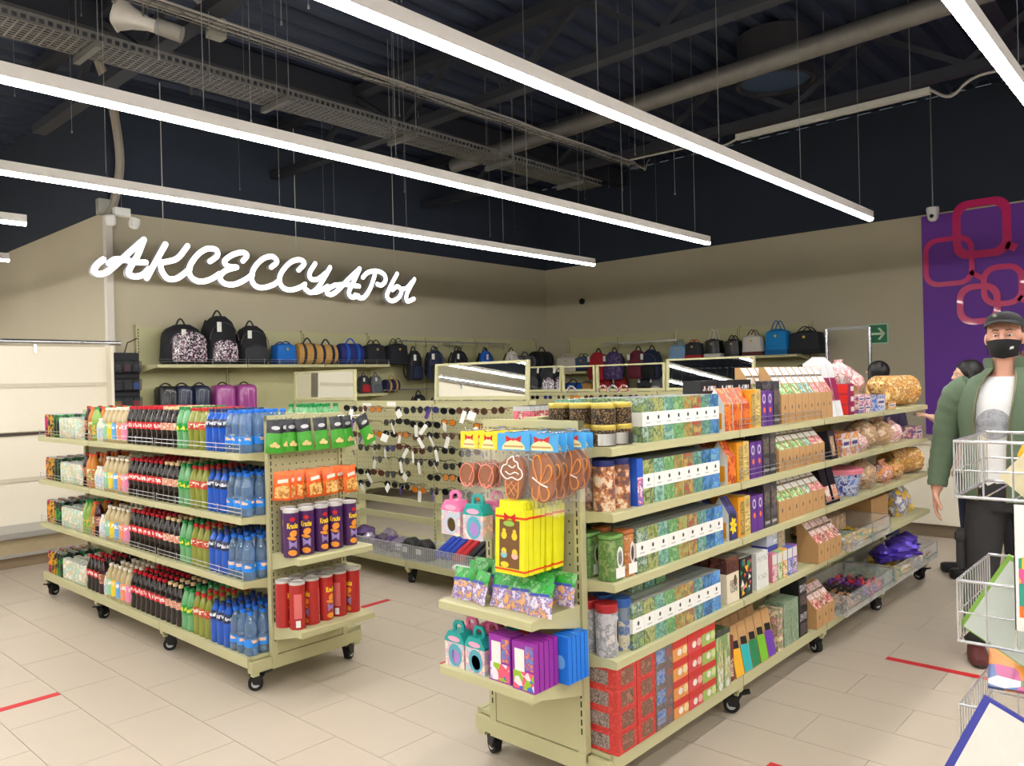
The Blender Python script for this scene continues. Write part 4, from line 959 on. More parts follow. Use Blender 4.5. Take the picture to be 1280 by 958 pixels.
wins = {k: MP('gable_window_'+k, [c, tuple(int(v*.75) for v in c), tuple(min(255, int(v*1.2)) for v in c), (226, 220, 200)], 60) for k, c in (('green', (110, 170, 90)), ('teal', (80, 160, 150)), ('pink', (222, 110, 130)), ('rose', (196, 90, 100)), ('maroon', (150, 70, 80)))}
GA = {k: gable('gable_'+k, wins[k]) for k in wins}; GT = {k: gable('tall_gable_'+k, wins[k], paper, .285) for k in wins}
grey_lab = M('label_greyed', (196, 190, 186), .5)
for k in ('rose', 'maroon'): GA[k] = gable('gable_'+k, wins[k], MP('rose_label', [(226, 214, 210), (226, 214, 210), (190, 120, 120), (230, 224, 222)], 50))
def gables(z, x0, seq, lvl, tpls, st=.0855, rows=2, y=YF):
    for i, k in enumerate(seq):
        fill(tpls[k], 'snack_pouch', 'kraft pouch with white sloping label and %s window, %s of tea gondola' % (k, lvl), 'snack pouch', x0+i*st, z, 1, 0, rows, .13, group='kraft %s pouches on the %s' % (k, lvl), y=y)
gables(R_LEV[0], 3.82, ['green', 'green', 'green', 'teal', 'teal', 'pink', 'pink', 'rose'], LT[0], GT)
gables(R_LEV[1], 3.775, ['green', 'green', 'green', 'green', 'teal', 'pink', 'pink'], LT[1], GA)
gables(R_LEV[2], 3.76, ['green', 'green', 'green', 'green', 'teal', 'pink', 'pink'], LT[2], GA)
gables(R_LEV[3], 4.17, ['rose', 'maroon', 'rose', 'maroon'], LT[3], GA, rows=1, y=YF-.03)
gables(.182, 4.15, ['rose', 'maroon', 'rose'], 'bottom deck', GA, rows=1, y=YF-.02)
# white paper bags leaning at the end of the top row
WBG = [('bag', MB().prism([(0, 0), (.09, 0), (.16, .30), (.10, .34), (.06, .30)], -.045, .045, 'x').mesh('white_bag', M('white_bag', (228, 228, 232), .45, bump=.2, nscale=18), False)),
       ('berry_label', MB().prism([(-.0008, .0), (.0, .0), (.001, .0)], -.001, .001, 'x').mesh('berry_label', M('berry', (150, 40, 80), .4), False))]
WBG[1] = ('berry_label', MB().poly([(-.042, .0145, .09), (.042, .0145, .09), (.042, .043, .22), (-.042, .043, .22)]).mesh('berry_label', M('berry', (150, 40, 80), .4), False))
fill(WBG, 'paper_bag', 'white leaning paper bag with berry label beside the tall kraft pouches', 'snack bag', 4.515, R_LEV[0], 2, .096, y=YF+.01, group='white leaning bags')
# ---- bottom deck, first two bays
redc = MP('red_tea_print', [(196, 44, 42), (206, 54, 50), (186, 38, 38), (214, 70, 62)], 60)
RB = carton('red_tea_box', .124, .15, .0765, redc, [('picture', .22, .84, .14, .88, MP('sepia_picture', [(110, 72, 60), (140, 96, 76), (90, 60, 54), (166, 120, 96)], 60)), ('side_picture', .25, .8, .18, .85, MP('grey_crest', [(150, 130, 124), (110, 90, 86), (176, 160, 152), (90, 76, 74)], 80), 'side'), ('top_label', .1, .5, .1, .6, pale, 'top')])
GRB = carton('grey_tea_box', .124, .15, .0765, MP('grey_tea_print', [(106, 92, 90), (120, 104, 100), (92, 82, 84), (134, 116, 108)], 40), [('blue_picture', .08, .55, .25, .92, MP('blue_city', [(110, 140, 196), (80, 110, 170), (150, 170, 206), (120, 120, 140)], 40)), ('cup', .62, .92, .4, .85, M('rose_brown', (150, 96, 90), .5), 'oval')])
def teabox(nm, base, accent, cup):
    return carton(nm, .112, .12, .0765, base, [('arc', .0, 1, .58, .95, accent), ('white_cup', .3, .6, .14, .5, M('cup_white', (232, 226, 216), .4), 'oval'), ('pile', .64, .98, .12, .55, cup, 'oval')])
YT = teabox('yellow_tea_box', M('tea_orange', (224, 150, 80), .4, var=.15), M('tea_red', (200, 48, 44), .4), M('tea_cream', (236, 210, 160), .5))
PT = teabox('pink_tea_box', M('tea_pinkred', (208, 70, 76), .4, var=.15), M('tea_red', (200, 48, 44), .4), M('tea_rose', (232, 170, 160), .5))
GTB = teabox('green_tea_box', M('tea_green', (160, 186, 96), .4, var=.15), M('tea_red', (200, 48, 44), .4), M('tea_leaf', (206, 214, 150), .5))
zb = .182
for tpl, x, lab in ((RB, 2.362, 'red tea box with sepia picture, first stack next to the end panel'), (RB, 2.489, 'red tea box with sepia picture, second stack from the end panel'), (GRB, 2.616, 'grey tea box with blue city picture, stacked on the bottom deck'),
                    (YT, 2.740, 'orange and red tea box, stacked on the bottom deck'), (PT, 2.855, 'pink red tea box, stacked on the bottom deck'), (GTB, 2.970, 'green tea box with red arc, stacked on the bottom deck')):
    fill(tpl, 'tea_box', lab, 'tea box', x, zb, 1, 0, 2 if tpl in (RB,) else 1, .152, 4, .0772, group=lab, y=YF-.01)
GTL = carton('tall_green_box', .06, .09, .25, MP('green_grass', [(120, 160, 100), (150, 180, 110), (96, 140, 90), (200, 196, 140)], 30, stretch=(2, 1, .5)), [('golden_print', .1, .9, .12, .5, MP('gold_grass', [(176, 150, 80), (206, 190, 130), (130, 140, 80), (232, 230, 214)], 40, stretch=(2, 1, .5))), ('dark_cap', 0, 1, .92, 1, M('cap_dark', (60, 64, 60), .4), 'band'), ('white_tip', .2, .8, .0, .14, pale, 'oval')])
fill(GTL, 'tea_box', 'tall narrow green box with golden grass print on the bottom deck', 'tea box', 3.066, zb, 2, .064, group='tall green boxes', y=YF-.01)
fill(carton('maroon_box', .05, .08, .2, M('maroon_card', (120, 44, 44), .4), [('picture', .1, .9, .1, .5, MP('maroon_pic', [(230, 170, 110), (150, 50, 44), (240, 220, 190), (120, 44, 44)], 50))]), 'tea_box', 'narrow maroon box between the green boxes and kraft packs', 'tea box', 3.185, zb, 1, 0, y=YF)
def kpack(nm, c):
    w_, d, h = .078, .05, .22
    mb = MB().prism([(0, 0), (d, 0), (d*1.1, h), (d*.8, h)], -w_/2, w_/2, 'x'); p = [('body', mb.mesh(nm+'_body', kraft, False))]
    fx = lambda z: d*.8*z/h-.0008
    p.append(('coloured_front', MB().poly([(x, fx(z), z) for x, z in ((-.038, .004), (.038, .004), (.038, .115), (-.038, .125))]).mesh(nm+'_front', M(nm, c, .4, var=.12), False)))
    p.append(('name_plate', MB().poly([(x, fx(z)-.0004, z) for x, z in ((-.028, .125), (.028, .118), (.028, .152), (-.028, .158))]).mesh(nm+'_plate', black_m, False)))
    return p
for i, (nm, c) in enumerate((('yellow', (240, 180, 44)), ('turquoise', (40, 176, 176)), ('emerald', (30, 130, 80)), ('lime', (120, 190, 50)), ('violet', (110, 60, 170)))):
    fill(kpack('kraft_'+nm, c), 'snack_pack', 'upright kraft pack with %s front and black name plate on the bottom deck' % nm, 'snack pack', 3.265+i*.0835, zb, 1, 0, 3, .075, group='kraft %s packs' % nm, y=YF-.005)
fill(carton('herb_box', .062, .1, .2, MP('herb_print', [(150, 180, 110), (232, 226, 190), (190, 120, 130), (110, 150, 90)], 30)), 'tea_box', 'pale green box with rose print beside the violet kraft pack', 'tea box', 3.70, zb, 1, 0)
fill(carton('sage_box', .085, .1, .215, MP('sage_box_print', [(126, 150, 120), (140, 164, 132), (112, 136, 108), (160, 170, 150)], 20)), 'tea_box', 'tall sage green box on the bottom deck', 'tea box', 3.79, zb, 2, .09, group='sage boxes')
fill(carton('black_spice_box', .1, .1, .145, M('black_card2', (30, 28, 30), .4), [('lettering', .1, .9, .55, .8, MP('white_letters', [(30, 28, 30), (220, 220, 220), (30, 28, 30), (90, 80, 80)], 90)), ('picture', .1, .9, .08, .45, MP('dark_pic', [(70, 30, 34), (40, 36, 40), (110, 90, 90), (30, 28, 30)], 60))]), 'tea_box', 'black printed box in a stack beside the plastic baskets', 'tea box', 3.985, zb, 1, 0, stack=2, hst=.146, group='black printed boxes')
fill(carton('dark_wide_box', .38, .1, .1, M('dark_green_card', (40, 62, 44), .5)), 'storage_carton', 'dark green carton lying deep on the bottom deck', 'carton', 3.62, zb, 1, 0, y=YF+.21)
# ---- third and fourth bay
snack_p = [MP('snack_print%d' % i, c, 26) for i, c in enumerate(([(206, 60, 50), (232, 226, 220), (196, 40, 60), (240, 180, 90)], [(232, 226, 214), (90, 70, 150), (226, 140, 150), (240, 230, 224)], [(50, 70, 170), (90, 130, 210), (226, 226, 236), (40, 50, 140)],
           [(228, 176, 70), (196, 110, 50), (240, 214, 130), (150, 90, 50)], [(226, 150, 160), (240, 226, 220), (206, 90, 110), (250, 240, 236)], [(180, 140, 100), (206, 170, 130), (150, 110, 80), (226, 200, 170)]))]
def shoe(nm, i, w_, d, h): return carton(nm, w_, d, h, snack_p[i], [('name_panel', .1, .9, .35, .75, pale), ('lettering', .16, .84, .46, .62, M('indigo_print', (70, 50, 130), .5))])
red_stack = carton('red_sweet_box', .1, .12, .06, M('magenta_card', (150, 34, 76), .4), [('side_red', .02, .98, .05, .95, M('bright_red', (226, 50, 40), .4), 'side'), ('panel', .4, .9, .3, .75, pale)])
fill(red_stack, 'sweet_box', 'flat red and magenta sweet box in a stack after the white bags', 'sweet box', 4.76, R_LEV[0], 1, 0, 1, stack=3, hst=.0605, group='red sweet boxes')
fill(carton('open_kraft_box', .30, .2, .16, kraft, [('flap', .02, .98, .8, 1, M('kraft_dark', (170, 120, 72), .7), 'band')]), 'shelf_carton', 'open kraft carton behind the sweet boxes on the top shelf', 'carton', 5.02, R_LEV[0], 1, 0, y=YF+.1)
fill(shoe('pastel_sweet_box', 1, .11, .06, .055), 'sweet_box', 'small white and violet sweet box before the kraft carton', 'sweet box', 4.93, R_LEV[0], 2, .118, 1, stack=2, hst=.0555, group='white violet sweet boxes')
fill(shoe('blue_sweet_box', 2, .16, .07, .10), 'sweet_box', 'blue printed sweet box on the top shelf', 'sweet box', 5.30, R_LEV[0], 1, 0); fill(shoe('yellow_sweet_box', 3, .17, .08, .045), 'sweet_box', 'low yellow and pink sweet box beside the gingerbread bag', 'sweet box', 5.52, R_LEV[0], 1, 0, stack=1)
def bag(nm, w_, d, h, mat, seed=1, cr=.11):
    rr = random.Random(seed); rings = []
    for k in range(9):
        v = k/8; s_ = math.sin(math.pi*(.12+.80*v))**.5*(1 if v < .75 else 1-.5*(v-.75)/.25)
        rings.append([((w_/2*math.cos(t)*s_*(1+cr*rr.uniform(-1, 1))), d/2+(d/2*math.sin(t)*s_*(1+cr*rr.uniform(-1, 1))), h*v*(1+.03*rr.uniform(-1, 1))) for t in [2*math.pi*j/12 for j in range(12)]])
    tp = MB().prism([(-w_*.28, h*.93), (w_*.30, h*.95), (w_*.36, h*1.12), (-w_*.34, h*1.1)], d/2-.002, d/2+.002, 'y')
    return [('bag', MB().rings(rings).mesh(nm+'_bag', mat)), ('crimp', tp.mesh(nm+'_crimp', mat, False))]
BG = [bag('snackbag%d' % i, .22, .16, .15, snack_p[i], i) for i in range(6)]
def sb(i, x, z, label, y=YF, rz=0, s=1.0): place(BG[i], 'snack_bag', label, 'snack bag', (x, y, z+.0005), rz, None, scale=s)
sb(4, 5.12, R_LEV[0]+.165, 'pink and white sweet bag lying on the kraft carton', YF+.12); sb(4, 5.42, R_LEV[0]+.10, 'pink sweet bag lying behind the blue sweet box', YF+.14, .4, 1.1); sb(3, 5.40, R_LEV[0]+.1, 'yellow corn snack bag on the blue sweet box', YF+.0, .2, .7)
GBR = [('roll', MB().cyl((-.16, .11, .11), (.14, .11, .11), .108, n=20).mesh('roll', MP('gingerbread', [(196, 132, 60), (226, 170, 90), (150, 90, 40), (240, 206, 150)], 30))), ('end_window', MB().cyl((.138, .11, .11), (.146, .11, .11), .10, n=20).mesh('end_window', MP('ginger_end', [(232, 206, 180), (176, 90, 70), (240, 226, 214), (206, 150, 120)], 30)))]
place(GBR, 'gingerbread_roll', 'large round transparent pack of gingerbread at the end of the top shelf', 'sweet pack', (5.93, YF+.02, R_LEV[0]+.0025), R(-25))
# second shelf, bays 3-4
fill(carton('phone_gift_box', .1, .1, .16, M('dark_gift', (40, 36, 44), .4), [('picture', .2, .7, .1, .8, snack_p[5])]), 'gift_box', 'dark leaning gift box with beige picture on the second shelf', 'gift box', 4.48, R_LEV[1], 1, 0, tilt=-8)
fill(shoe('red_white_crate', 0, .13, .1, .13), 'sweet_box', 'red, white and violet sweet box on the second shelf', 'sweet box', 4.66, R_LEV[1], 2, .14, group='red white boxes second shelf')
fill(carton('brown_crate', .34, .16, .13, kraft), 'shelf_carton', 'brown kraft carton behind the red sweet boxes, second shelf', 'carton', 4.78, R_LEV[1], 1, 0, y=YF+.13)
sb(4, 4.97, R_LEV[1], 'pink sweet bag on the second shelf beside the kraft bags', YF-.01, 0, .75); sb(5, 5.20, R_LEV[1], 'large brown pastry bag on the second shelf', YF, .1, 1.2); sb(5, 5.47, R_LEV[1], 'brown pastry bag with folded top on the second shelf', YF, -.2, 1.1); sb(4, 5.72, R_LEV[1], 'pale rose pastry bag on the second shelf', YF, .2, 1.0)
fill(shoe('violet_white_box', 1, .16, .1, .085), 'sweet_box', 'violet and white sweet box at the end of the second shelf', 'sweet box', 6.12, R_LEV[1], 1, 0)
# third shelf, bays 3-4
LB = carton('black_leaning_pack', .09, .05, .2, M('black_foil', (30, 28, 34), .25), [('panel', .1, .9, .1, .5, snack_p[0])])
fill(LB, 'snack_pack', 'black leaning snack pack with red panel on the third shelf', 'snack pack', 4.42, R_LEV[2], 2, .11, tilt=-14, y=YF+.01, group='black leaning packs')
bowl = [('tub', MB().lathe([(.14, 0), (.165, .13)], 24, c=(0, .17, 0)).mesh('tub', snack_p[2])), ('lid', MB().lathe([(.172, .128), (.174, .15), (.168, .158), (.02, .160)], 24, c=(0, .17, 0)).mesh('tub_lid', M('pink_lid', (226, 130, 150), .3)))]
place(bowl, 'sweet_tub', 'round blue sweet tub with pink lid on the third shelf', 'sweet tub', (4.84, YF-.02, R_LEV[2]+.0005))
sb(5, 5.19, R_LEV[2], 'brown bread bag on the third shelf beside the sweet tub', YF, .3, 1.2); sb(0, 5.50, R_LEV[2], 'red and white snack bag on the third shelf', YF, 0, .9); sb(3, 5.74, R_LEV[2], 'golden snack bag on the third shelf', YF, .3, .9)
place(GBR, 'gingerbread_roll', 'round pack of gingerbread at the end of the third shelf', 'sweet pack', (5.99, YF+.02, R_LEV[2]+.0025), R(-30), scale=.85)
# fourth shelf end
fill(carton('wafer_box', .4, .2, .1, snack_p[5]), 'sweet_box', 'long low wafer box on the fourth shelf', 'sweet box', 4.82, R_LEV[3]+.035, 1, 0, y=YF+.14); fill(carton('large_kraft', .34, .22, .19, kraft), 'shelf_carton', 'large kraft carton on the fourth shelf', 'carton', 5.42, R_LEV[3], 1, 0, y=YF+.06)
TOY = [('bag', bag('toybag', .3, .16, .22, MP('toy_print', [(206, 40, 40), (240, 200, 60), (60, 90, 180), (236, 232, 226)], 16), 9)[0][1]), ('lettering', text_mesh('ANI', .07, M('tube_yellow', (246, 208, 40), .4), bold=.001))]
for v in TOY[1][1].vertices: v.co.z += .06; v.co.y += -.012
place(TOY, 'toy_bag', 'red and white toy snack bag with yellow lettering, end of fourth shelf', 'snack bag', (5.88, YF+.01, R_LEV[3]+.0005))
# clear plastic bins on the fourth shelf and the bottom deck
sweet_mats = [M('sweet%d' % i, c, .3) for i, c in enumerate(((214, 60, 80), (60, 140, 60), (230, 190, 60), (120, 60, 150), (190, 140, 90), (230, 226, 220), (60, 50, 46), (170, 90, 60)))]
lump = MB().ball((0, 0, 0), (.022, .014, .012), 8, 5)
for i in range(2): lump.prism([(.02*(1 if i else -1), 0), (.036*(1 if i else -1), .012), (.036*(1 if i else -1), -.012)], -.002, .002, 'z')
LUMP = [lump.mesh('wrapped_sweet', m) for m in sweet_mats]
def bin_(label, x0, x1, z, nd, cols, h=.115, fill_h=.06, swl='', seed=0):
    y0, y1 = YF-.065, YF+.24; t = thing('plastic_bin', label, 'bin', ((x0+x1)/2, (y0+y1)/2, z)); hw, hd = (x1-x0)/2, (y1-y0)/2
    for nn, b in (('front_pane', (-hw, hw, -hd-.002, -hd, .0, h)), ('back_pane', (-hw, hw, hd, hd+.002, 0, h)), ('side_pane', (-hw-.002, -hw, -hd, hd, 0, h)), ('side_pane', (hw, hw+.002, -hd, hd, 0, h))): ob(nn, MB().box(*b).mesh(nn, clear_m, False), t)
    ob('bin_floor', MB().box(-hw, hw, -hd, hd, .0, .003).mesh('bin_floor', clear_m, False), t)
    wr = MB().tube([(-hw, -hd-.003, h), (hw, -hd-.003, h), (hw, hd, h), (-hw, hd, h)], .0022, 5, closed=True); wr.cyl((-hw, -hd-.003, h*.35), (hw, -hd-.003, h*.35), .002, n=5)
    for k in range(3): wr.cyl((-hw+hw*k, -hd-.003, 0), (-hw+hw*k, -hd-.003, h), .002, n=5)
    ob('wire_rim', wr.mesh('wire_rim', fence_m), t)
    rr = random.Random(seed)
    nx = max(1, int(2*hw/.062)); ny = max(1, int(2*hd/.05))
    for lay in range(nd):
        for i in range(nx):
            for j in range(ny):
                c = cols[(i*len(cols)//nx+rr.choice((0, 0, 0, 1))) % len(cols)]
                tag(ob('wrapped_sweet', LUMP[c], None, (t.location.x-hw+.04+i*.0615+rr.uniform(-.004, .004), t.location.y-hd+.035+j*.05+rr.uniform(-.003, .003), z+.018+lay*.029), rot=(rr.uniform(-.5, .5), rr.uniform(-.5, .5), rr.uniform(-.5, .5))),
                    swl % ('red', 'green', 'yellow', 'violet', 'tan', 'white', 'dark brown', 'copper')[c], 'sweet', 'sweets: '+swl % ('red', 'green', 'yellow', 'violet', 'tan', 'white', 'dark brown', 'copper')[c])
bin_('clear plastic bin of wrapped sweets on the fourth shelf before the wafer box', 4.53, 5.20, R_LEV[3], 1, (4, 5, 2, 1, 2), swl='%s wrapped sweet in the bin on the fourth shelf', seed=1)
bin_('clear plastic bin of wrapped sweets on the bottom deck, beside the rose kraft pouches', 4.42, 5.22, .182, 2, (6, 4, 6, 3, 0), h=.12, swl='%s wrapped sweet in the bin beside the rose pouches', seed=2)
bin_('clear plastic bin of wrapped sweets at the far end of the bottom deck', 5.26, 6.24, .182, 2, (1, 2, 5, 4), h=.12, swl='%s wrapped sweet in the end bin', seed=3)
vf = M('violet_foil', (92, 66, 190), .2, .4, bump=.6, nscale=45)
for i in range(5): place([('sweet_bag', bag('foil%d' % i, .2, .13, .11, vf, 20+i, .34)[0][1])], 'foil_bag', 'crumpled violet foil sweet bag lying on the end bin', 'sweet bag', (5.52+i*.14, YF+.02+.05*(i % 2), .182+.085+.002), rd.uniform(0, 3), 'violet foil bags')
# ================================================================== sweets end of the tea gondola (faces -X)
XE = 2.245          # plane of the end panel
def atE(y, z, dx=0.0): return (XE-dx, y, z)
hook_long = MB().tube([(0, .0, 0), (0, -.19, 0), (0, -.20, .012)], .0022, 6)
# --- iced cookies in film bags with header cards
cookie_m = M('cookie_brown', (150, 84, 40), .7, var=.15, nscale=80, bump=.2); ice_w = M('icing_white', (244, 240, 236), .5); ice_o = M('icing_orange', (240, 150, 50), .5); ice_p = M('icing_peach', (240, 140, 120), .5)
def icing(lines, mats):
    mb = MB()
    for pts, r, m, cl in lines: mb.tube([(a, -.0115, b) for a, b in [(p.x, p.y) for p in catmull([(u, v, 0) for u, v in pts], 5, cl)]], r, 5, m, cl)
    return mb.mesh('icing', mats)
def header(nm, col, w_):
    card = MB().box(-w_/2, w_/2, -.0015, .0015, -.062, 0)
    return ('header_card', card.mesh(nm+'_card', col, False), [
        ('dome_print', patch([([(-w_*.36, -.058), (w_*.36, -.058)]+[(w_*.36*math.cos(t), -.058+.034*math.sin(t)) for t in [math.pi*i/8 for i in range(9)]], 0)], M('dome_cream', (238, 226, 170), .5), -.0019)),
        ('bow_print', patch([([(-.002, -.022), (-w_*.24, -.008), (-w_*.22, -.032)], 0), ([(.002, -.022), (w_*.24, -.008), (w_*.22, -.032)], 0), (ell(0, -.022, .006, .006), 0)], red_m, -.0023)),
        ('name_print', patch([([(-w_*.3, -.050), (w_*.3, -.050), (w_*.3, -.044), (-w_*.3, -.044)], 0)], M('name_tan', (196, 150, 90), .5), -.0023))])
def cookie_bag(nm, col, w_, h_, cookie, lines, mats):
    film = pillow(w_*1.0, h_, .030, 2, 8, 8, .004, .001, seed=3)
    ck = MB().prism(cookie, -.009, .006, 'y')
    off = -.062
    fm = film.mesh(nm+'_film', film_m)
    for v in fm.vertices: v.co.z += off+.004
    cm = ck.mesh(nm+'_cookie', cookie_m, False)
    return [header(nm, col, w_*1.02), ('film_bag', fm), ('cookie', cm, [('icing', icing(lines, mats))])]
cz = -.16
cone = [(-.030, cz+.0), (-.028, cz-.010), (-.020, cz-.068), (.022, cz-.070), (.030, cz-.008)]
ice_shape = [(-.052, cz+.028)]+[(.055*math.cos(t)*(1 if t > 0 else 1), cz+.025+.052*math.sin(t)) for t in [math.pi-math.pi*i/10 for i in range(11)]]+[(.050, cz-.008), (.026, cz-.072), (-.024, cz-.070), (-.046, cz+.0)]
lines_ice = [([(-.036, cz+.004), (-.050, cz+.022), (-.040, cz+.044), (-.024, cz+.050), (-.018, cz+.066), (.006, cz+.078), (.010, cz+.064), (.026, cz+.056), (.030, cz+.040), (.044, cz+.028), (.046, cz+.008), (.026, cz-.004), (0, cz+.004), (-.02, cz-.002)], .0026, 0, True),
             ([(-.030, cz+.024), (-.010, cz+.014), (.014, cz+.022), (.030, cz+.016)], .0024, 0, False), ([(-.016, cz+.046), (.002, cz+.038), (.016, cz+.046)], .0024, 0, False),
             ([(-.030, cz-.006), (-.022, cz-.066), (.022, cz-.068), (.030, cz-.008)], .0022, 1, False), ([(-.024, cz-.02), (.016, cz-.066)], .0016, 1, False), ([(-.006, cz-.012), (.022, cz-.046)], .0016, 1, False), ([(.022, cz-.016), (-.018, cz-.058)], .0016, 1, False), ([(.002, cz-.010), (-.024, cz-.036)], .0016, 1, False)]
lines_fly = [([(-.004, cz-.012), (-.030, cz+.050), (-.024, cz+.080), (-.006, cz+.084), (.006, cz+.06), (.006, cz+.02)], .0024, 1, True), ([(.004, cz-.006), (.034, cz+.052), (.052, cz+.040), (.048, cz+.012), (.026, cz-.006)], .0022, 1, True),
             ([(-.002, cz-.018), (.006, cz-.066), (.034, cz-.062), (.040, cz-.036), (.02, cz-.018)], .0022, 1, True), ([(-.004, cz-.020), (-.012, cz-.066), (-.034, cz-.058), (-.036, cz-.026)], .0022, 1, False), ([(-.034, cz+.008), (.002, cz-.012), (.034, cz-.022)], .003, 0, False)]
fly_shape = ell(.004, cz+.006, .056, .084, 16)
lines_cat = [(ell(0, cz+.0, .036, .042, 10), .0022, 0, True), ([(.012, cz-.018), (.026, cz+.012), (.034, cz+.04)], .002, 0, False), ([(-.03, cz-.04), (-.01, cz-.03), (0, cz-.046), (.016, cz-.03), (.032, cz-.044)], .0022, 0, False)]
blue_card = M('header_blue', (76, 166, 226), .45); yel_card = M('header_yellow', (246, 218, 36), .45)
CK = {'ice cream': cookie_bag('cookie_ice', blue_card, .145, .225, ice_shape, lines_ice, [ice_w, ice_o]), 'butterfly': cookie_bag('cookie_fly', blue_card, .145, .225, fly_shape, lines_fly, [ice_w, ice_o]),
      'round': cookie_bag('cookie_cat', yel_card, .085, .195, ell(0, cz, .038, .046, 14), lines_cat, [ice_p, ice_w])}
def hang(tpl, name, label, cat, y, z, n, dx0, st, grp, skew=.006, sc=1, hook_len=.2):
    o = thing('peg_hook', 'chrome peg hook carrying the %s packs on the end panel' % grp, 'hook', (XE-.001, y, z+.004), FRONT_X)
    ob('prong', hook_long.mesh('prong', chrome), o); ob('hook_plate', MB().box(-.02, .02, -.002, .0, -.006, .006).mesh('hook_plate', chrome, False), o)
    for k in range(n):
        place(tpl, name, label, cat, (XE-dx0+k*st, y+rd.uniform(-skew, skew), z), 0, grp, rot=(R(-2), R(rd.uniform(-1.5, 1.5)), FRONT_X+R(rd.uniform(-3, 3))), scale=sc)
hang(CK['ice cream'], 'cookie_bag', 'bagged brown cookie iced as an ice cream cone, blue header card', 'cookie bag', 1.885, 1.345, 4, .175, .04, 'ice cream cookies')
hang(CK['butterfly'], 'cookie_bag', 'bagged brown cookie iced as a butterfly, blue header card', 'cookie bag', 1.755, 1.345, 4, .165, .04, 'butterfly cookies')
hang(CK['butterfly'], 'cookie_bag', 'bagged iced cookie with blue header next to the right end post', 'cookie bag', 1.690, 1.345, 2, .08, .04, 'blue header cookies by the post', sc=.85)
hang(CK['round'], 'cookie_bag', 'bagged round iced cookie with yellow header card', 'cookie bag', 2.005, 1.345, 4, .175, .04, 'round cookies'); hang(CK['round'], 'cookie_bag', 'bagged red ladybird cookie with yellow header card beside the sunglasses', 'cookie bag', 2.098, 1.345, 4, .18, .04, 'ladybird cookies')
# --- yellow window boxes with chicks
yb = M('box_lime_yellow', (226, 222, 30), .4); chick = M('chick_yellow', (246, 208, 50), .5)
YB = [('body', MB().box(-.068, .068, -.0105, .0105, -.255, -.028).mesh('chick_box', yb, False)), ('hang_tab', MB().box(-.056, .056, -.004, .010, -.028, 0).mesh('hang_tab', yb, False)),
      ('ribbon', MB().box(-.0686, .0686, -.0112, .0112, -.060, -.052).mesh('ribbon', M('ribbon_red', (222, 70, 30), .4), False)), ('ribbon', MB().box(-.0686, .0686, -.0112, .0112, -.243, -.236).mesh('ribbon', MATS['ribbon_red'], False)),
      ('window', MB().box(-.048, .044, -.0116, -.0100, -.232, -.066).mesh('window', M('window_brown', (120, 84, 50), .25), False), [
          ('chick', patch([(ell(-.026, -.120, .013, .014), 0), (ell(-.026, -.104, .008, .008), 0), (ell(.022, -.120, .013, .014), 0), (ell(.022, -.104, .008, .008), 0), (ell(-.026, -.176, .012, .012), 0), (ell(.024, -.176, .012, .012), 0), (ell(-.026, -.188, .015, .012), 1), (ell(.024, -.188, .015, .012), 2), (ell(-.022, -.222, .02, .010), 0), (ell(-.004, -.078, .026, .010), 3)], [chick, M('cup_blue', (130, 196, 216), .5), M('cup_pink', (240, 180, 180), .5), M('grass', (150, 190, 80), .5)], -.0122))]),
      ('bow', patch([([(0, -.056), (-.026, -.040), (-.026, -.074)], 0), ([(0, -.056), (.026, -.040), (.026, -.074)], 0)], M('bow_red', (206, 36, 30), .4), -.0128))]
hang(YB, 'chick_box', 'lime yellow window box with chick sweets and red ribbon', 'sweet box', 1.858, 1.110, 10, .215, .0222, 'chick window boxes', skew=.0005)
# --- pony gift boxes with handles
def gift(nm, top, art):
    w_, d, h = .10, .055, .16
    mb = MB().prism([(-w_/2, 0), (w_/2, 0), (w_/2, .098), (w_*.30, .128), (-w_*.30, .128), (-w_/2, .098)], 0, d, 'y')
    p = [('body', mb.mesh(nm+'_body', MP(nm+'_art', [(236, 206, 150), (240, 226, 214), (226, 160, 180), (190, 210, 220)], 30), False))]
    p.append(('roof', MB().prism([(-w_/2-.001, .090), (w_/2+.001, .090), (w_/2+.001, .099), (w_*.31, .130), (-w_*.31, .130), (-w_/2-.001, .099)], -.001, d+.001, 'y').mesh(nm+'_roof', top, False)))
    hn = [(-.030, .128), (-.030, .150), (-.018, .166), (.018, .166), (.030, .150), (.030, .128)]; hi = [(-.016, .130), (-.016, .146), (-.009, .154), (.009, .154), (.016, .146), (.016, .130)]
    hm = MB(); k = 6; y0, y1 = d*.42, d*.58
    for y in (y0, y1): hm.v += [(a, y, b) for a, b in hn]+[(a, y, b) for a, b in hi]
    for i in range(5):
        hm.q((i, i+1, k+i+1, k+i)); hm.q((2*k+i+1, 2*k+i, 3*k+i, 3*k+i+1)); hm.q((i+1, i, 2*k+i, 2*k+i+1)); hm.q((k+i, k+i+1, 3*k+i+1, 3*k+i))
    p.append(('handle', hm.mesh(nm+'_handle', top, False)))
    p.append(('picture', patch([(ell(.004, .045, .036, .042, 18), 0), (ell(.006, .040, .022, .027, 14, .4), 1)], [art[0], art[1]], -.0012))); p.append(('name_print', patch([(ell(0, .104, .032, .010, 12), 0)], M('name_pink', (244, 170, 200), .5), -.0016)))
    return p
pinkc = M('gift_pink', (236, 120, 170), .4); tealc = M('gift_teal', (36, 164, 160), .4)
GP = gift('gift_pink', pinkc, (M('art_silver', (190, 200, 214), .5), M('art_yellow', (232, 190, 70), .5))); GTE = gift('gift_teal', tealc, (M('art_aqua', (90, 170, 190), .5), M('art_lilac', (190, 120, 210), .5)))
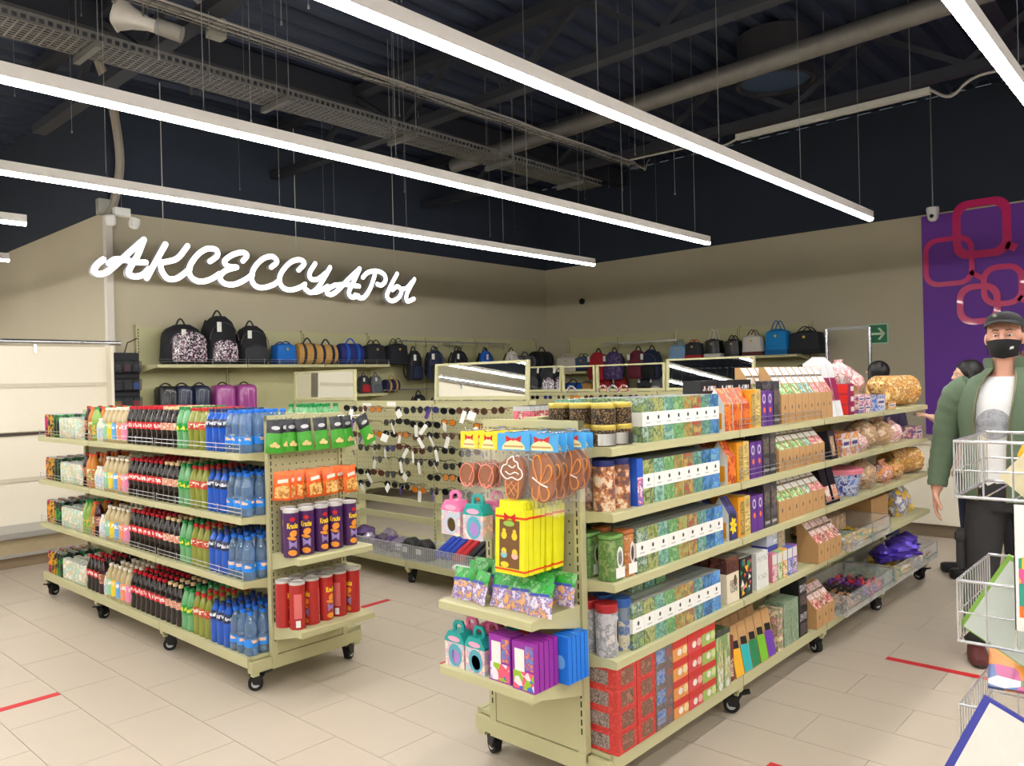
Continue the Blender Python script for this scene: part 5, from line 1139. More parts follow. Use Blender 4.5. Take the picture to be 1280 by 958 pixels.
hang(GP, 'gift_carton', 'hanging pink gift carton with handle and oval picture', 'gift carton', 2.175, .955, 1, .215, .06, 'pink hanging gift cartons'); hang(GTE, 'gift_carton', 'hanging teal gift carton with handle and oval picture', 'gift carton', 2.062, .950, 1, .215, .06, 'teal hanging gift cartons'); hang(GP, 'gift_carton', 'pink gift carton hanging half behind the teal one', 'gift carton', 2.03, .955, 1, .14, .06, 'rear pink gift carton')
# --- upper end shelf: green sweet packets
GSW = [('packet', pillow(.10, .118, .030, .62, wob=.0016, seed=8).mesh('sweet_packet', [MP('sweet_packet_art', [(226, 90, 130), (236, 226, 236), (90, 90, 190), (240, 180, 110)], 34), MP('sweet_packet_top', [(34, 150, 52), (40, 170, 60), (30, 130, 50), (120, 190, 120)], 34)])),
       ('name_print', patch([([(-.038, -.050), (.040, -.046), (.040, -.036), (-.038, -.040)], 0)], M('name_blue', (70, 80, 180), .5), -.0158))]
sz = .7155
for x, y, a, b in ((2.035, 2.135, -16, 4), (2.035, 2.040, -16, -14), (2.045, 1.945, -14, 0), (2.050, 1.855, -14, 2), (2.040, 1.760, -12, 6), (2.085, 2.110, -14, 0), (2.095, 2.00, -14, 5), (2.10, 1.90, -14, -4), (2.095, 1.80, -14, 3), (2.135, 2.13, -10, 0), (2.145, 2.03, -12, 3), (2.15, 1.93, -12, -3), (2.15, 1.83, -12, 4), (2.145, 1.74, -12, 0), (2.19, 2.08, -10, 2), (2.19, 1.96, -10, -2), (2.195, 1.85, -10, 2)):
    back = x > 2.07
    place(GSW, 'sweet_packet', 'green-topped packet of sweets %s' % ('in the rear rows of the upper end shelf' if back else 'standing in the front row of the upper end shelf'), 'sweet packet', (x+.03, y, sz+.116+(.018 if back else 0)), 0, 'green sweet packets rear' if back else 'green sweet packets front', rot=(R(a), 0, FRONT_X+R(b)))
# --- lower end shelf: teal gift cartons, violet packs, blue packs
lz = .4705
for x, y, t, lab, g in ((2.005, 2.165, GTE, 'standing teal gift carton at the front of the lower end shelf', 'standing teal cartons'), (2.005, 2.058, GTE, 'standing teal gift carton at the front of the lower end shelf', 'standing teal cartons'),
                        (2.075, 2.165, GP, 'standing pink gift carton behind the teal ones', 'standing pink cartons'), (2.075, 2.055, GP, 'standing pink gift carton behind the teal ones', 'standing pink cartons'), (2.145, 2.13, GP, 'standing pink gift carton behind the teal ones', 'standing pink cartons'), (2.145, 2.02, GTE, 'teal gift carton at the back of the lower end shelf', 'rear teal carton')):
    place(t, 'gift_carton', lab, 'gift carton', (x, y-.02, lz), FRONT_X+R(rd.uniform(-3, 3)), g)
VP = carton('violet_pack', .102, .022, .165, M('violet_card', (150, 44, 160), .35), [('art', .05, .95, .03, .40, MP('violet_art', [(60, 110, 200), (240, 90, 120), (150, 190, 40), (236, 226, 236)], 40, kind='voronoi')), ('sticker', .12, .55, .40, .86, paper), ('stars', .6, .95, .45, .95, MP('violet_stars', [(150, 44, 160), (232, 150, 60), (150, 44, 160), (100, 140, 200)], 50))])
BP = carton('blue_pack', .07, .02, .165, M('vivid_blue', (20, 120, 226), .35), [('emblem', .2, .8, .3, .6, M('light_blue', (110, 180, 240), .4), 'oval')])
for k in range(3): place(VP, 'activity_pack', 'violet sweets pack with white sticker beside the teal cartons', 'sweet pack', (2.0+k*.026, 1.908, lz), FRONT_X, 'violet packs beside teal cartons')
for k in range(5): place(VP, 'activity_pack', 'violet sweets pack with white sticker in the row by the shelf end', 'sweet pack', (1.992+k*.026, 1.790, lz), FRONT_X, 'violet packs by the shelf end')
for k in range(5): place(BP, 'activity_pack', 'vivid blue sweets pack behind the violet packs', 'sweet pack', (2.125+k*.024, 1.735, lz), FRONT_X, 'blue packs')
place(carton('red_flat', .12, .05, .13, red_m, [('panel', .2, .8, .3, .7, pale)]), 'sweet_box', 'red sweet box behind the violet packs on the lower end shelf', 'sweet box', (2.15, 1.91, lz), FRONT_X)
# ================================================================== lit sign
SY = 8.2
lit = M('sign_face_lit', (250, 250, 255), .4, emit=3.2, var=0)
side_w = M('sign_side', (206, 206, 214), .4)
Z5 = lambda x, y: (100+x/5.818, 280+y/5.818)
Z6 = lambda x, y: (300+x/5.565, 290+y/5.565)
LET = [('A', Z5, [[(160, 262), (112, 302), (95, 345), (130, 368), (190, 350), (270, 285), (350, 210), (455, 118)], [(455, 118), (408, 235), (352, 330), (352, 372), (400, 385), (455, 368), (490, 330)], [(200, 290), (245, 262), (310, 262), (390, 280), (468, 284)]]),
       ('K', Z5, [[(612, 152), (550, 262), (476, 396)], [(772, 164), (705, 248), (640, 274), (575, 284)], [(575, 284), (586, 345), (630, 400), (690, 400), (750, 362), (790, 325)]]),
       ('C', Z5, [[(935, 275), (988, 235), (980, 192), (915, 184), (845, 228), (788, 315), (796, 385), (860, 422), (940, 405), (1005, 365)]]),
       ('E', Z5, [[(1175, 272), (1205, 232), (1170, 210), (1095, 230), (1042, 272), (1062, 308), (1130, 318)], [(1130, 318), (1050, 342), (1008, 390), (1040, 435), (1110, 443), (1190, 408), (1245, 370)]]),
       ('C', Z6, [[(208, 248), (248, 210), (215, 174), (150, 190), (92, 250), (70, 320), (95, 375), (150, 390), (220, 370), (262, 342)]]),
       ('C', Z6, [[(398, 268), (438, 222), (405, 196), (342, 214), (282, 280), (265, 340), (290, 390), (345, 406), (410, 386), (442, 366)]]),
       ('Y', Z6, [[(512, 224), (474, 290), (486, 330), (532, 330), (585, 290)], [(616, 250), (570, 332), (525, 398), (482, 424), (445, 400)], [(482, 424), (540, 415), (600, 380)]]),
       ('A', Z6, [[(650, 372), (605, 398), (596, 428), (630, 436), (680, 400), (740, 335), (822, 258)], [(822, 258), (780, 350), (748, 420), (768, 456), (812, 446)], [(650, 372), (720, 368), (818, 380)]]),
       ('P', Z6, [[(930, 292), (902, 380), (862, 448), (825, 462), (792, 440)], [(845, 318), (880, 284), (940, 274), (992, 298), (1002, 340), (975, 372), (945, 366)]]),
       ('bI', Z6, [[(1082, 294), (1032, 390), (1012, 450), (1045, 482), (1092, 460), (1114, 412), (1085, 382), (1050, 405)], [(1114, 400), (1150, 392), (1185, 352)], [(1202, 332), (1152, 430), (1152, 484), (1198, 468)]])]
sign = thing('lit_sign', 'glowing white script sign of joined letters hanging before the beige wall', 'sign', (0, SY, 0))
def ribbon(pts, w_):
    """outline of a stroke with round ends, in the plane of the sign"""
    P = catmull([(a, b, 0) for a, b in pts], 6); Lf, Rt = [], []
    n = len(P)
    for i, p in enumerate(P):
        d = (P[min(i+1, n-1)]-P[max(i-1, 0)]).normalized(); nn = Vector((-d.y, d.x, 0))*w_/2
        Lf.append(p+nn); Rt.append(p-nn)
    return P, Lf, Rt
for nm, Z, strokes in LET:
    fb, sb_ = MB(), MB()
    for si, st in enumerate(strokes):
        pts = []
        for a, b in st:
            p = on(*Z(a, b), 'y', SY); pts.append((p.x, p.z))
        P, Lf, Rt = ribbon(pts, .058); n = len(P); d0, d1 = -.030-.0006*si, .034
        k = len(fb.v)
        fb.v += [(p.x, d0-.001, p.y) for p in Lf]+[(p.x, d0-.001, p.y) for p in Rt]
        for i in range(n-1): fb.q((k+i, k+n+i, k+n+i+1, k+i+1))
        for e, s_ in ((0, -1), (n-1, 1)):      # round ends
            c = P[e]; r_ = .029; d = (P[1]-P[0] if e == 0 else P[-1]-P[-2]).normalized(); t0 = math.atan2(d.y, d.x)
            arc = [(c.x+r_*math.cos(t0+s_*0+(math.pi/2 if s_ < 0 else -math.pi/2)+math.pi*j/8), d0-.001, c.y+r_*math.sin(t0+(math.pi/2 if s_ < 0 else -math.pi/2)+math.pi*j/8)) for j in range(9)]
            fb.poly(arc)
            sb_.v += [(a, d0, b) for a, _, b in arc]+[(a, d1, b) for a, _, b in arc]; q0 = len(sb_.v)-18
            for j in range(8): sb_.q((q0+j, q0+j+1, q0+9+j+1, q0+9+j))
        k = len(sb_.v)
        sb_.v += [(p.x, d0, p.y) for p in Lf]+[(p.x, d1, p.y) for p in Lf]+[(p.x, d0, p.y) for p in Rt]+[(p.x, d1, p.y) for p in Rt]
        for i in range(n-1):
            sb_.q((k+i, k+i+1, k+n+i+1, k+n+i)); sb_.q((k+2*n+i+1, k+2*n+i, k+3*n+i, k+3*n+i+1)); sb_.q((k+n+i, k+n+i+1, k+3*n+i+1, k+3*n+i))
    L_ = ob('letter', sb_.mesh('letter', side_w), sign); ob('lit_face', fb.mesh('lit_face', lit, False), L_)
for px, py in ((204.5, 303), (370.5, 322), (493, 340)):
    p = on(px, py, 'y', SY); ob('suspension_cable', MB().cyl((p.x, 0, p.z), (p.x, 0, DECK-.005), .005, n=6).mesh('suspension_cable', M('cable_white', (190, 188, 182), .5)), sign)
# ================================================================== pale wall fixture at the left
pf = M('pale_fixture', (232, 224, 206), .45, var=.02); pf2 = M('pale_fixture_shade', (206, 196, 176), .5); alu = M('brushed_alu', (188, 186, 184), .35, .6)
fx = thing('wall_fixture', 'tall empty cream display fixture with chrome rail standing before the recess', 'display fixture', (0, 8.0, 0))
XL, XR = -2.5, 3.02
for z0, z1 in ((.34, .74), (.745, 1.14), (1.18, 1.60), (1.605, 1.96)): ob('back_board', MB().box(XL, XR, .10, .125, z0, z1).mesh('back_board', pf, False), fx)
for z in (.745, 1.60): ob('groove_rail', MB().box(XL, XR, .085, .11, z-.018, z+.018).mesh('groove_rail', pf2, False), fx)
ob('dark_joint', MB().box(XL, XR, .080, .112, 1.145, 1.172).mesh('dark_joint', M('joint_dark', (70, 56, 50), .6), False), fx)
ob('side_panel', MB().box(XR, XR+.025, -.02, .125, .06, 1.97).mesh('side_panel', pf, False), fx)
ob('chrome_rail', MB().cyl((XL, .06, 2.0), (XR+.12, .06, 2.0), .022, n=12).mesh('chrome_rail', chrome), fx)
for x in (-1.2, .6, 2.4): ob('rail_post', MB().box(x-.012, x+.012, .08, .112, 1.9, 2.0).mesh('rail_post', chrome, False), fx)
ob('bottom_shelf', MB().prism([(-.20, .285), (-.20, .315), (.10, .345), (.10, .285)], XL, XR, 'x').mesh('bottom_shelf', alu, False), fx)
ob('front_trim', MB().box(XL, XR, -.215, -.20, .268, .318).mesh('front_trim', alu, False), fx)
ob('plinth', MB().box(XL, XR, -.16, .12, .10, .283).mesh('plinth', M('plinth_tan', (176, 160, 128), .5), False), fx)
ob('plinth_trim', MB().box(XL, XR, -.175, -.16, .10, .125).mesh('plinth_trim', alu, False), fx)
ob('kick_board', MB().box(XL, XR, -.13, .12, 0, .10).mesh('kick_board', M('kick_brown', (140, 120, 96), .6), False), fx)
# low cream cabinet at the right, beyond the tea gondola
cb = thing('low_cabinet', 'low cream cabinet with dark plinth beyond the end of the tea gondola', 'cabinet', (8.3, 1.2, 0))
ob('body', MB().box(-.38, .4, -1.6, 1.35, .12, .86).mesh('body', pf, False), cb); ob('plinth', MB().box(-.35, .4, -1.58, 1.33, 0, .12).mesh('plinth', M('plinth_dark', (120, 104, 84), .6), False), cb); ob('worktop', MB().box(-.41, .42, -1.62, 1.37, .86, .89).mesh('worktop', pf2, False), cb)
for y in (-.95, -.2, .55): ob('door_gap', MB().box(-.383, -.379, y-.002, y+.002, .14, .84).mesh('door_gap', M('gap_dark', (110, 100, 84), .7), False), cb)
# ================================================================== wall shelving for bags
def wall_unit(label, loc, rz, spans, zt=2.22, W=None, levels=(), lipfence=()):
    t = thing('wall_shelving', label, 'shelving unit', loc, rz)
    for x0, x1 in spans: ob('back_panel', MB().box(x0+.02, x1-.02, -.03, -.008, .12, zt-.02).mesh('back_panel', cream, False), t)
    xs = sorted({x for s in spans for x in s})
    for x in xs:
        u = ob('upright', MB().box(x-.02, x+.02, -.06, -.004, 0, zt).mesh('upright', cream, False), t)
        tag(ob('slots', slots_mesh(.9, zt-.03, ('y', -.0602), .009).mesh('slots', slot_m, False), u, (x, 0, 0)), kind='stuff')
    for x0, x1, z, d in levels:
        s_ = ob('shelf', shelf_mesh(x1-x0, d, .035).mesh('shelf', cream, False), t, (x0, -.06, z))
        if (x0, z) in lipfence: ob('wire_fence', fence_mesh(x1-x0, d, .06, 6).mesh('wire_fence', fence_m), s_)
    return t
# along the sign wall, x 3.45 .. 9.45
BX = [3.47, 4.47, 5.47, 6.47, 7.47, 8.47, 9.9]
sp = list(zip(BX, BX[1:]))
bu = wall_unit('olive cream wall shelving with bags along the sign wall', (0, WY-.005, 0), 0, sp,
               levels=[(a, b, 1.79, .42) for a, b in sp[:3]]+[(a, b, 1.07, .42) for a, b in sp[:2]]+[(5.47, 6.47, 1.42, .36), (5.47, 6.47, 1.05, .4)]+[(8.93, 9.86, 1.72, .36)]+[(a, b, .25, .42) for a, b in sp], lipfence=[(a, 1.79) for a in BX[:3]])
# rails for hanging backpacks
def rail(par, x0, x1, z, yy):
    ob('hanging_rail', MB().box(x0, x1, yy-.012, yy+.012, z-.012, z+.012).mesh('hanging_rail', chrome, False), par)
    for x in (x0+.1, (x0+x1)/2, x1-.1): ob('rail_arm', MB().box(x-.008, x+.008, yy, -.05, z-.008, z+.02).mesh('rail_arm', chrome, False), par)
rail(bu, 6.76, 8.9, 2.10, -.38)
# along the right wall: local x = WY - y (front faces -X)
RB_ = [0.55, 1.5, 2.5, 3.5, 4.5, 4.85]
ru = wall_unit('olive cream wall shelving with handbags along the right wall', (WX-.015, WY, 0), FRONT_X, list(zip(RB_[:4], RB_[1:5])), levels=[(.55, 1.15, 1.66, .36), (.55, 1.15, 1.30, .36), (2.58, 3.5, 1.79, .40), (3.5, 4.5, 1.79, .40), (1.5, 2.5, 1.25, .38), (2.5, 3.5, 1.25, .4), (3.5, 4.5, 1.25, .4)]+[(a, b, .25, .4) for a, b in zip(RB_[:4], RB_[1:5])])
rail(ru, 1.45, 2.75, 2.06, -.40)
# ------------------------------------------------------------------ bags
def blob(w_, d, h, taper=.86, top=.35, n=16, k=9, sq=3.2, sag=0):
    """soft box: superellipse sections, rounded at the top; front at -Y"""
    rings = []
    for i in range(k+1):
        v = i/k
        if v < .12: s_ = .90+.10*math.sin(v/.12*math.pi/2)
        elif v > 1-top: u = (v-(1-top))/top; s_ = max(.08, math.sqrt(max(0, 1-u**2.6)))*(1-(1-taper)*v)
        else: s_ = 1-(1-taper)*v
        if i == k: s_ = .30
        z = h*v
        ring = []
        for j in range(n):
            t = 2*math.pi*j/n; c, s2 = math.cos(t), math.sin(t)
            r_ = (abs(c)**sq+abs(s2)**sq)**(-1/sq)
            ring.append((w_/2*r_*c*s_, d/2*r_*s2*(s_*.6+.4), z))
        rings.append(ring)
    return MB().rings(rings)
def loop(x0, x1, z, h, y, r=.008, n=8): return MB().tube([(x0+(x1-x0)*i/n, y, z+h*math.sin(math.pi*i/n)) for i in range(n+1)], r, 6)
def backpack(nm, main, pocket, strap=None, w_=.30, d=.17, h=.40, tagp=True, pw=.76, ph=.44):
    p = [('body', blob(w_, d, h).mesh(nm+'_body', main)), ('front_pocket', blob(w_*pw, .07, h*ph, .92, .3).mesh(nm+'_pocket', pocket))]
    for v in p[1][1].vertices: v.co.y -= d/2+.002; v.co.z += h*.06
    p.append(('top_handle', loop(-.05, .05, h*.97, .07, .02, .009).mesh(nm+'_handle', strap or black_m)))
    for s_ in (-1, 1): p.append(('strap', MB().tube([(s_*.07, d/2-.01, h*.93), (s_*.09, d/2+.03, h*.7), (s_*.11, d/2+.03, h*.3), (s_*.12, d/2-.02, h*.08)], .012, 6).mesh(nm+'_strap', strap or black_m)))
    p.append(('zip', MB().tube([(w_*.44*math.cos(t), -d*.46, h*(.50+.36*math.sin(t))) for t in [math.pi*i/10 for i in range(11)]], .004, 5).mesh(nm+'_zip', M('zip_grey', (90, 90, 94), .4, .5))))
    if tagp: p.append(('price_tag', MB().box(-.10, -.055, -d/2-.03, -d/2-.028, h*.66, h*.86).mesh(nm+'_tag', paper, False)))
    return p
def duffel(nm, main, bands, w_=.42, d=.22, h=.26):
    p = [('body', MB().rings([[(x, d/2*sc_*math.cos(t)*(1 if abs(math.cos(t)) < .8 else .96), h/2+h/2*sc_*math.sin(t)) for t in [2*math.pi*j/14 for j in range(14)]] for x, sc_ in ((-w_/2, .6), (-w_/2+.01, .9), (-w_/2+.04, 1), (w_/2-.04, 1), (w_/2-.01, .9), (w_/2, .6))]).mesh(nm+'_body', main))]
    for x in (-w_*.22, w_*.22): p.append(('band', MB().rings([[(x+o, (d/2+.003)*math.cos(t), h/2+(h/2+.003)*math.sin(t)) for t in [2*math.pi*j/14 for j in range(14)]] for o in (-.018, .018)]).mesh(nm+'_band', bands)))
    p.append(('handle', loop(-w_*.22, w_*.22, h*.92, .08, -.02, .010).mesh(nm+'_handle', bands)))
    return p
def handbag(nm, main, trim, w_=.34, d=.15, h=.26, hh=.13):
    p = [('body', blob(w_, d, h, .84, .12, sq=5).mesh(nm+'_body', main)), ('base_trim', blob(w_*1.01, d*1.01, h*.22, 1, .1, sq=5).mesh(nm+'_base', trim))]
    for y in (-d*.3, d*.3): p.append(('handle', loop(-w_*.2, w_*.2, h*.96, hh, y, .007).mesh(nm+'_handle', trim)))
    p.append(('clasp', MB().cyl((0, -d/2*.93, h*.72), (0, -d/2*.93-.008, h*.72), .016, n=10).mesh(nm+'_clasp', gold)))
    return p
def fab(nm, c, r=.75, **k): return M('fabric_'+nm, c, r, var=.15, nscale=40, bump=.15, **k)
blk = fab('black', (26, 27, 32)); nav = fab('navy', (30, 38, 66)); gry = fab('grey', (110, 114, 118)); chg = fab('charcoal', (50, 52, 58)); roy = fab('royal', (24, 90, 190)); seq = MP('sequins', [(30, 28, 34), (190, 170, 186), (60, 54, 62), (226, 216, 222), (120, 90, 110)], 90, rough=.25, kind='voronoi')
tan = fab('tan', (196, 150, 84)); blu = fab('bright_blue', (22, 108, 200)); redf = fab('red', (176, 34, 44)); mar = fab('maroon', (104, 34, 52)); pur = MP('purple_pattern', [(60, 44, 96), (90, 70, 130), (40, 32, 60), (120, 96, 150)], 24, rough=.7); wht = fab('white', (214, 206, 198)); dusk = fab('dusty_blue', (74, 92, 116)); lbl = fab('light_blue', (130, 168, 206)); gloss = M('patent_black', (18, 18, 20), .2)
yS = WY-.28; zS = 1.7905
def bagAt(tpl, name, lab, px, y, z, rz=0, sc=1, py=440): place(tpl, name, lab, 'bag', (on(px, py, 'y', y).x, y, z), rz, None, scale=sc)
bagAt(backpack('bp_sequin', blk, seq, w_=.43, d=.24, h=.38, pw=.84, ph=.76), 'backpack', 'black backpack covered with sequins on the front, first on the bag shelf', 228, yS, zS, R(8), 1.12)
bagAt(backpack('bp_tall', blk, seq, w_=.34, d=.22, h=.46), 'backpack', 'tall black backpack with sequin pocket and white tag', 274, yS, zS, R(4), 1.16)
bagAt(backpack('bp_plain', blk, chg, w_=.36, d=.22, h=.42), 'backpack', 'plain black school backpack with grey pocket and white tag', 314, yS, zS, R(-4), 1.05)
bagAt(handbag('df_blue', blu, fab('cooler_navy', (26, 60, 120)), .30, .2, .25, .03), 'cooler_bag', 'bright blue cooler bag with navy lid on the bag shelf', 354, yS, zS, 0, 1)
bagAt(duffel('df_tan1', tan, chg, .30, .2, .26), 'duffel_bag', 'tan duffel bag with dark straps next to the cooler bag', 383, yS, zS, 0, 1)
bagAt(duffel('df_tan2', tan, nav, .30, .2, .25), 'duffel_bag', 'tan duffel bag with navy straps next to the royal blue bag', 406, yS, zS, 0, 1)
bagAt(duffel('df_roy', fab('royal2', (36, 44, 110)), roy, .36, .2, .27), 'duffel_bag', 'royal blue duffel bag on the bag shelf', 437, yS, zS, 0, 1)
bagAt(handbag('tote_b1', fab('nearblack', (34, 36, 46)), blk, .34, .18, .27, .06), 'tote_bag', 'dark navy tote bag on the bag shelf beside the royal duffel', 467, yS, zS); bagAt(handbag('tote_b2', fab('nearblack2', (28, 30, 40)), blk, .36, .18, .28, .08), 'tote_bag', 'black tote bag with pointed top at the end of the bag shelf', 495, yS, zS)
def suitcase(nm, c, r_, w_=.185):
    m = M('case_'+nm, c, r_, coat=.4); d, h = .22, .50
    p = [('shell', MB().rbox(-w_/2, w_/2, -d/2, d/2, .04, h, .05, 0, 5, .045).mesh(nm+'_shell', m))]
    for k in range(3): p.append(('rib', MB().rbox((k-1)*w_*.28-.014, (k-1)*w_*.28+.014, -d/2-.006, -d/2+.02, .09, h-.05, .004, pz=.01).mesh(nm+'_rib', m)))
    for s_ in (-1, 1): p.append(('wheel', MB().cyl((s_*w_*.36-.012, 0, .025), (s_*w_*.36+.012, 0, .025), .025, n=10).mesh(nm+'_wheel', black_m)))
    p.append(('handle', loop(-.06, .06, h-.005, .03, 0, .008).mesh(nm+'_handle', black_m)))
    return p
sn = suitcase('navy', (30, 40, 70), .35); spk = suitcase('magenta', (166, 74, 150), .25, .235); sbk = suitcase('black', (24, 24, 28), .4)
for px, t, lab in ((207, sbk, 'black hard suitcase on the lower bag shelf'), (227, sn, 'first navy ribbed suitcase beside the black one'), (249, sn, 'second navy ribbed suitcase beside the magenta cases'), (278, spk, 'magenta ribbed suitcase beside the navy ones'), (305, spk, 'magenta ribbed suitcase at the end of the lower bag shelf')):
    place(t, 'suitcase', lab, 'suitcase', (on(px, 490, 'y', WY-.26).x, WY-.26, 1.0705))
# bags on the shelf bay right of the first mirror
for px, t, nm, lab, z, s in ((455, backpack('bp_g0', chg, redf, w_=.28), 'backpack', 'charcoal backpack with red trim on the middle bag shelf', 1.4205, .58), (470, backpack('bp_g1', gry, fab('mid_grey', (92, 96, 104))), 'backpack', 'light grey backpack on the middle bag shelf', 1.4205, .58), (488, duffel('df_nb', nav, tan, .30, .22, .22), 'duffel_bag', 'navy duffel bag with tan straps on the middle bag shelf', 1.4205, .8)):
    bagAt(t, nm, lab, px, WY-.24, z, 0, s, 480)
# hanging backpacks on the rail (top handle at the rail)
HB_ = [(520, backpack('hb1', blk, nav, w_=.25, d=.13), 'black hanging backpack with white badge', 1.0), (533, backpack('hb2', nav, blk, w_=.25, d=.13), 'navy hanging backpack next to the white badge one', .95), (548, backpack('hb3', dusk, nav, w_=.25, d=.13), 'blue grey hanging backpack on the rail', 1.0), (562, backpack('hb4', blk, chg, w_=.25, d=.13), 'black hanging backpack beside the blue grey one', .92),
       (578, backpack('hb5', blk, fab('coral', (196, 70, 60)), w_=.25, d=.13), 'black hanging backpack with coral pocket', 1.0), (597, backpack('hb6', roy, nav, w_=.25, d=.13), 'royal blue hanging backpack', .95), (611, backpack('hb7', blu, roy, w_=.25, d=.13), 'bright blue hanging backpack with round pocket', 1.0), (630, backpack('hb8', wht, blk, w_=.25, d=.13), 'white and black hanging backpack at the end of the rail', .95)]
for hi_, (px, t, lab, s) in enumerate(HB_):
    x = on(px, 440, 'y', WY-.40).x; hk = thing('rail_hook', 'rail hook holding the %s' % lab.split(',')[0], 'hook', (x, WY-.385, 2.03)); hk.name = 'rail_hook'
    ob('hook_wire', MB().tube([(0, 0, .082), (0, -.016, .06), (0, -.016, .0), (0, .0, -.012), (0, .016, 0)], .004, 5).mesh('hook_wire', chrome), hk)
    place(t, 'backpack', lab, 'bag', (x, WY-.36-.20*(hi_ % 2), 2.035-.46*s), R(rd.uniform(-12, 12)), None, scale=s)
    place(t, 'backpack', 'lower-row backpack below the %s' % lab, 'bag', (x+.02, WY-.42-.18*(hi_ % 2), 1.0), R(rd.uniform(-8, 8)), None, scale=s*.95)
bagAt(duffel('df_gr', gry, chg, .46, .22, .24), 'duffel_bag', 'grey sports bag on the shelf next to the corner', 655, WY-.24, 1.7205, 0, .9, 445); bagAt(duffel('df_bk', blk, chg, .40, .22, .26), 'duffel_bag', 'black sports bag on the shelf in the corner', 676, WY-.24, 1.7205, 0, 1.1, 445)
lowr = ob('lower_rail', MB().box(6.5, 9.3, -.30, -.276, 1.44, 1.464).mesh('lower_rail', chrome, False), bu)
# right wall bags
def bagR(tpl, name, lab, px, z, sc=1, dx=.26, rz=0, py=430):
    x = WX-dx; p = on(px, py, 'x', x); place(tpl, name, lab, 'bag', (x, p.y, z), FRONT_X+rz, None, scale=sc)
bagR(handbag('rb1', wht, wht, .5, .18, .26, .05), 'tote_bag', 'cream white tote bag on the corner shelf of the right wall', 710, 1.6605, .95); bagR(handbag('rb2', dusk, nav, .36, .18, .26, .06), 'handbag', 'dusty blue handbag beside the cream tote', 729, 1.6605, .9)
bagR(duffel('rb2b', roy, nav, .5, .2, .2), 'duffel_bag', 'royal blue bag on the lower corner shelf', 716, 1.3005, .9); bagR(handbag('rb2c', tan, chg, .26, .16, .2, .03), 'handbag', 'tan handbag on the lower corner shelf', 733, 1.3005, .9)
for px, t, lab in ((747, backpack('rh1', redf, fab('dark_red', (140, 26, 36))), 'red hanging backpack on the right wall'), (767, backpack('rh2', pur, pur), 'purple patterned hanging backpack on the right wall'), (797, backpack('rh3', mar, mar), 'maroon hanging backpack on the right wall'), (814, backpack('rh4', nav, blk), 'navy black hanging backpack beside the handbag shelf')):
    p = on(px, 435, 'x', WX-.42); place(t, 'backpack', lab, 'bag', (WX-.425, p.y, 2.045-.5*1.05), FRONT_X+R(rd.uniform(-8, 8)), None, scale=1.05)
    place(backpack('rl%d' % px, [blk, chg, gry, redf][px % 4], [nav, blk, wht, redf][px % 4]), 'backpack', 'bag hanging in the lower row below the %s' % lab.split(' hanging')[0]+' backpack', 'bag', (WX-.30, p.y-.03, 1.2505), FRONT_X+R(rd.uniform(-20, 20)), None, scale=.8)
for px, t, lab, s in ((849, handbag('h1', lbl, lbl, .34, .16, .22, .06), 'light blue handbag on the handbag shelf', .9), (868, handbag('h2', chg, redf, .30, .16, .24, .05), 'charcoal and red handbag on the handbag shelf', .95), (893, handbag('h3', gloss, wht, .28, .18, .26, .14), 'glossy black handbag with white print and tall handle', 1.0), (917, handbag('h4', gloss, gloss, .25, .16, .24, .06), 'small glossy black handbag beside the white one', 1.0),
                      (942, handbag('h5', wht, fab('brown_trim', (90, 44, 44)), .31, .16, .28, .08), 'cream handbag with brown handles', 1.0), (973, handbag('h6', fab('cyan_blue', (16, 128, 196)), fab('cyan_dark', (14, 100, 160)), 0.34, .2, .34, .12), 'large bright blue handbag', 1.0), (1009, handbag('h7', fab('soft_black', (38, 40, 46)), blk, .44, .22, .28, .06), 'large soft black handbag at the end of the handbag shelf', 1.05)):
    bagR(t, 'handbag', lab, px, 1.7905, s)
for px, t, lab, s in ((950, handbag('l1', nav, redf, .24, .16, .22, .05), 'navy and red bag on the lower handbag shelf', 1.0), (974, handbag('l2', fab('kraft_brown', (170, 118, 84)), blk, .30, .16, .30, .04), 'brown shopper bag with black handles on the lower handbag shelf', 1.1), (1004, handbag('l3', fab('silver_grey', (160, 150, 156)), blk, .36, .16, .32, .05), 'silver grey tote bag on the lower handbag shelf', 1.1)):
    bagR(t, 'handbag', lab, px, 1.2505, s, py=470)
# hanging pocket organiser on the end of the bag shelving
og = thing('pocket_organiser', 'black mesh pocket organiser hanging at the end of the bag shelving', 'organiser', (3.30, WY-.14, 1.12))
mesh_m = M('mesh_black', (30, 30, 36), .6); px_m = M('pocket_film', (92, 94, 102), .15, alpha=.42)
ob('backing', MB().box(-.14, .14, .0, .012, .0, .80).mesh('backing', mesh_m, False), og)
for k in range(4):
    for s in (-1, 0, 1):
        z = .02+k*.185; pc = ob('pocket', MB().prism([(0, z), (-.07, z+.03), (-.085, z+.13), (0, z+.15)], s*.092-.042, s*.092+.042, 'x').mesh('pocket', px_m, False), og)
        tag(ob('pocket_goods', MB().rbox(s*.092-.034, s*.092+.034, -.05, -.006, z+.03, z+.10, .012).mesh('pocket_goods', (blk, chg, nav, tan, blk, redf, nav, blk, roy, blk, mar, chg)[k*3+s+1]), pc))
ob('hanging_strap', MB().tube([(0, .006, .8), (.02, -.02, .90), (.12, -.02, .95)], .006, 5).mesh('hanging_strap', black_m), og)
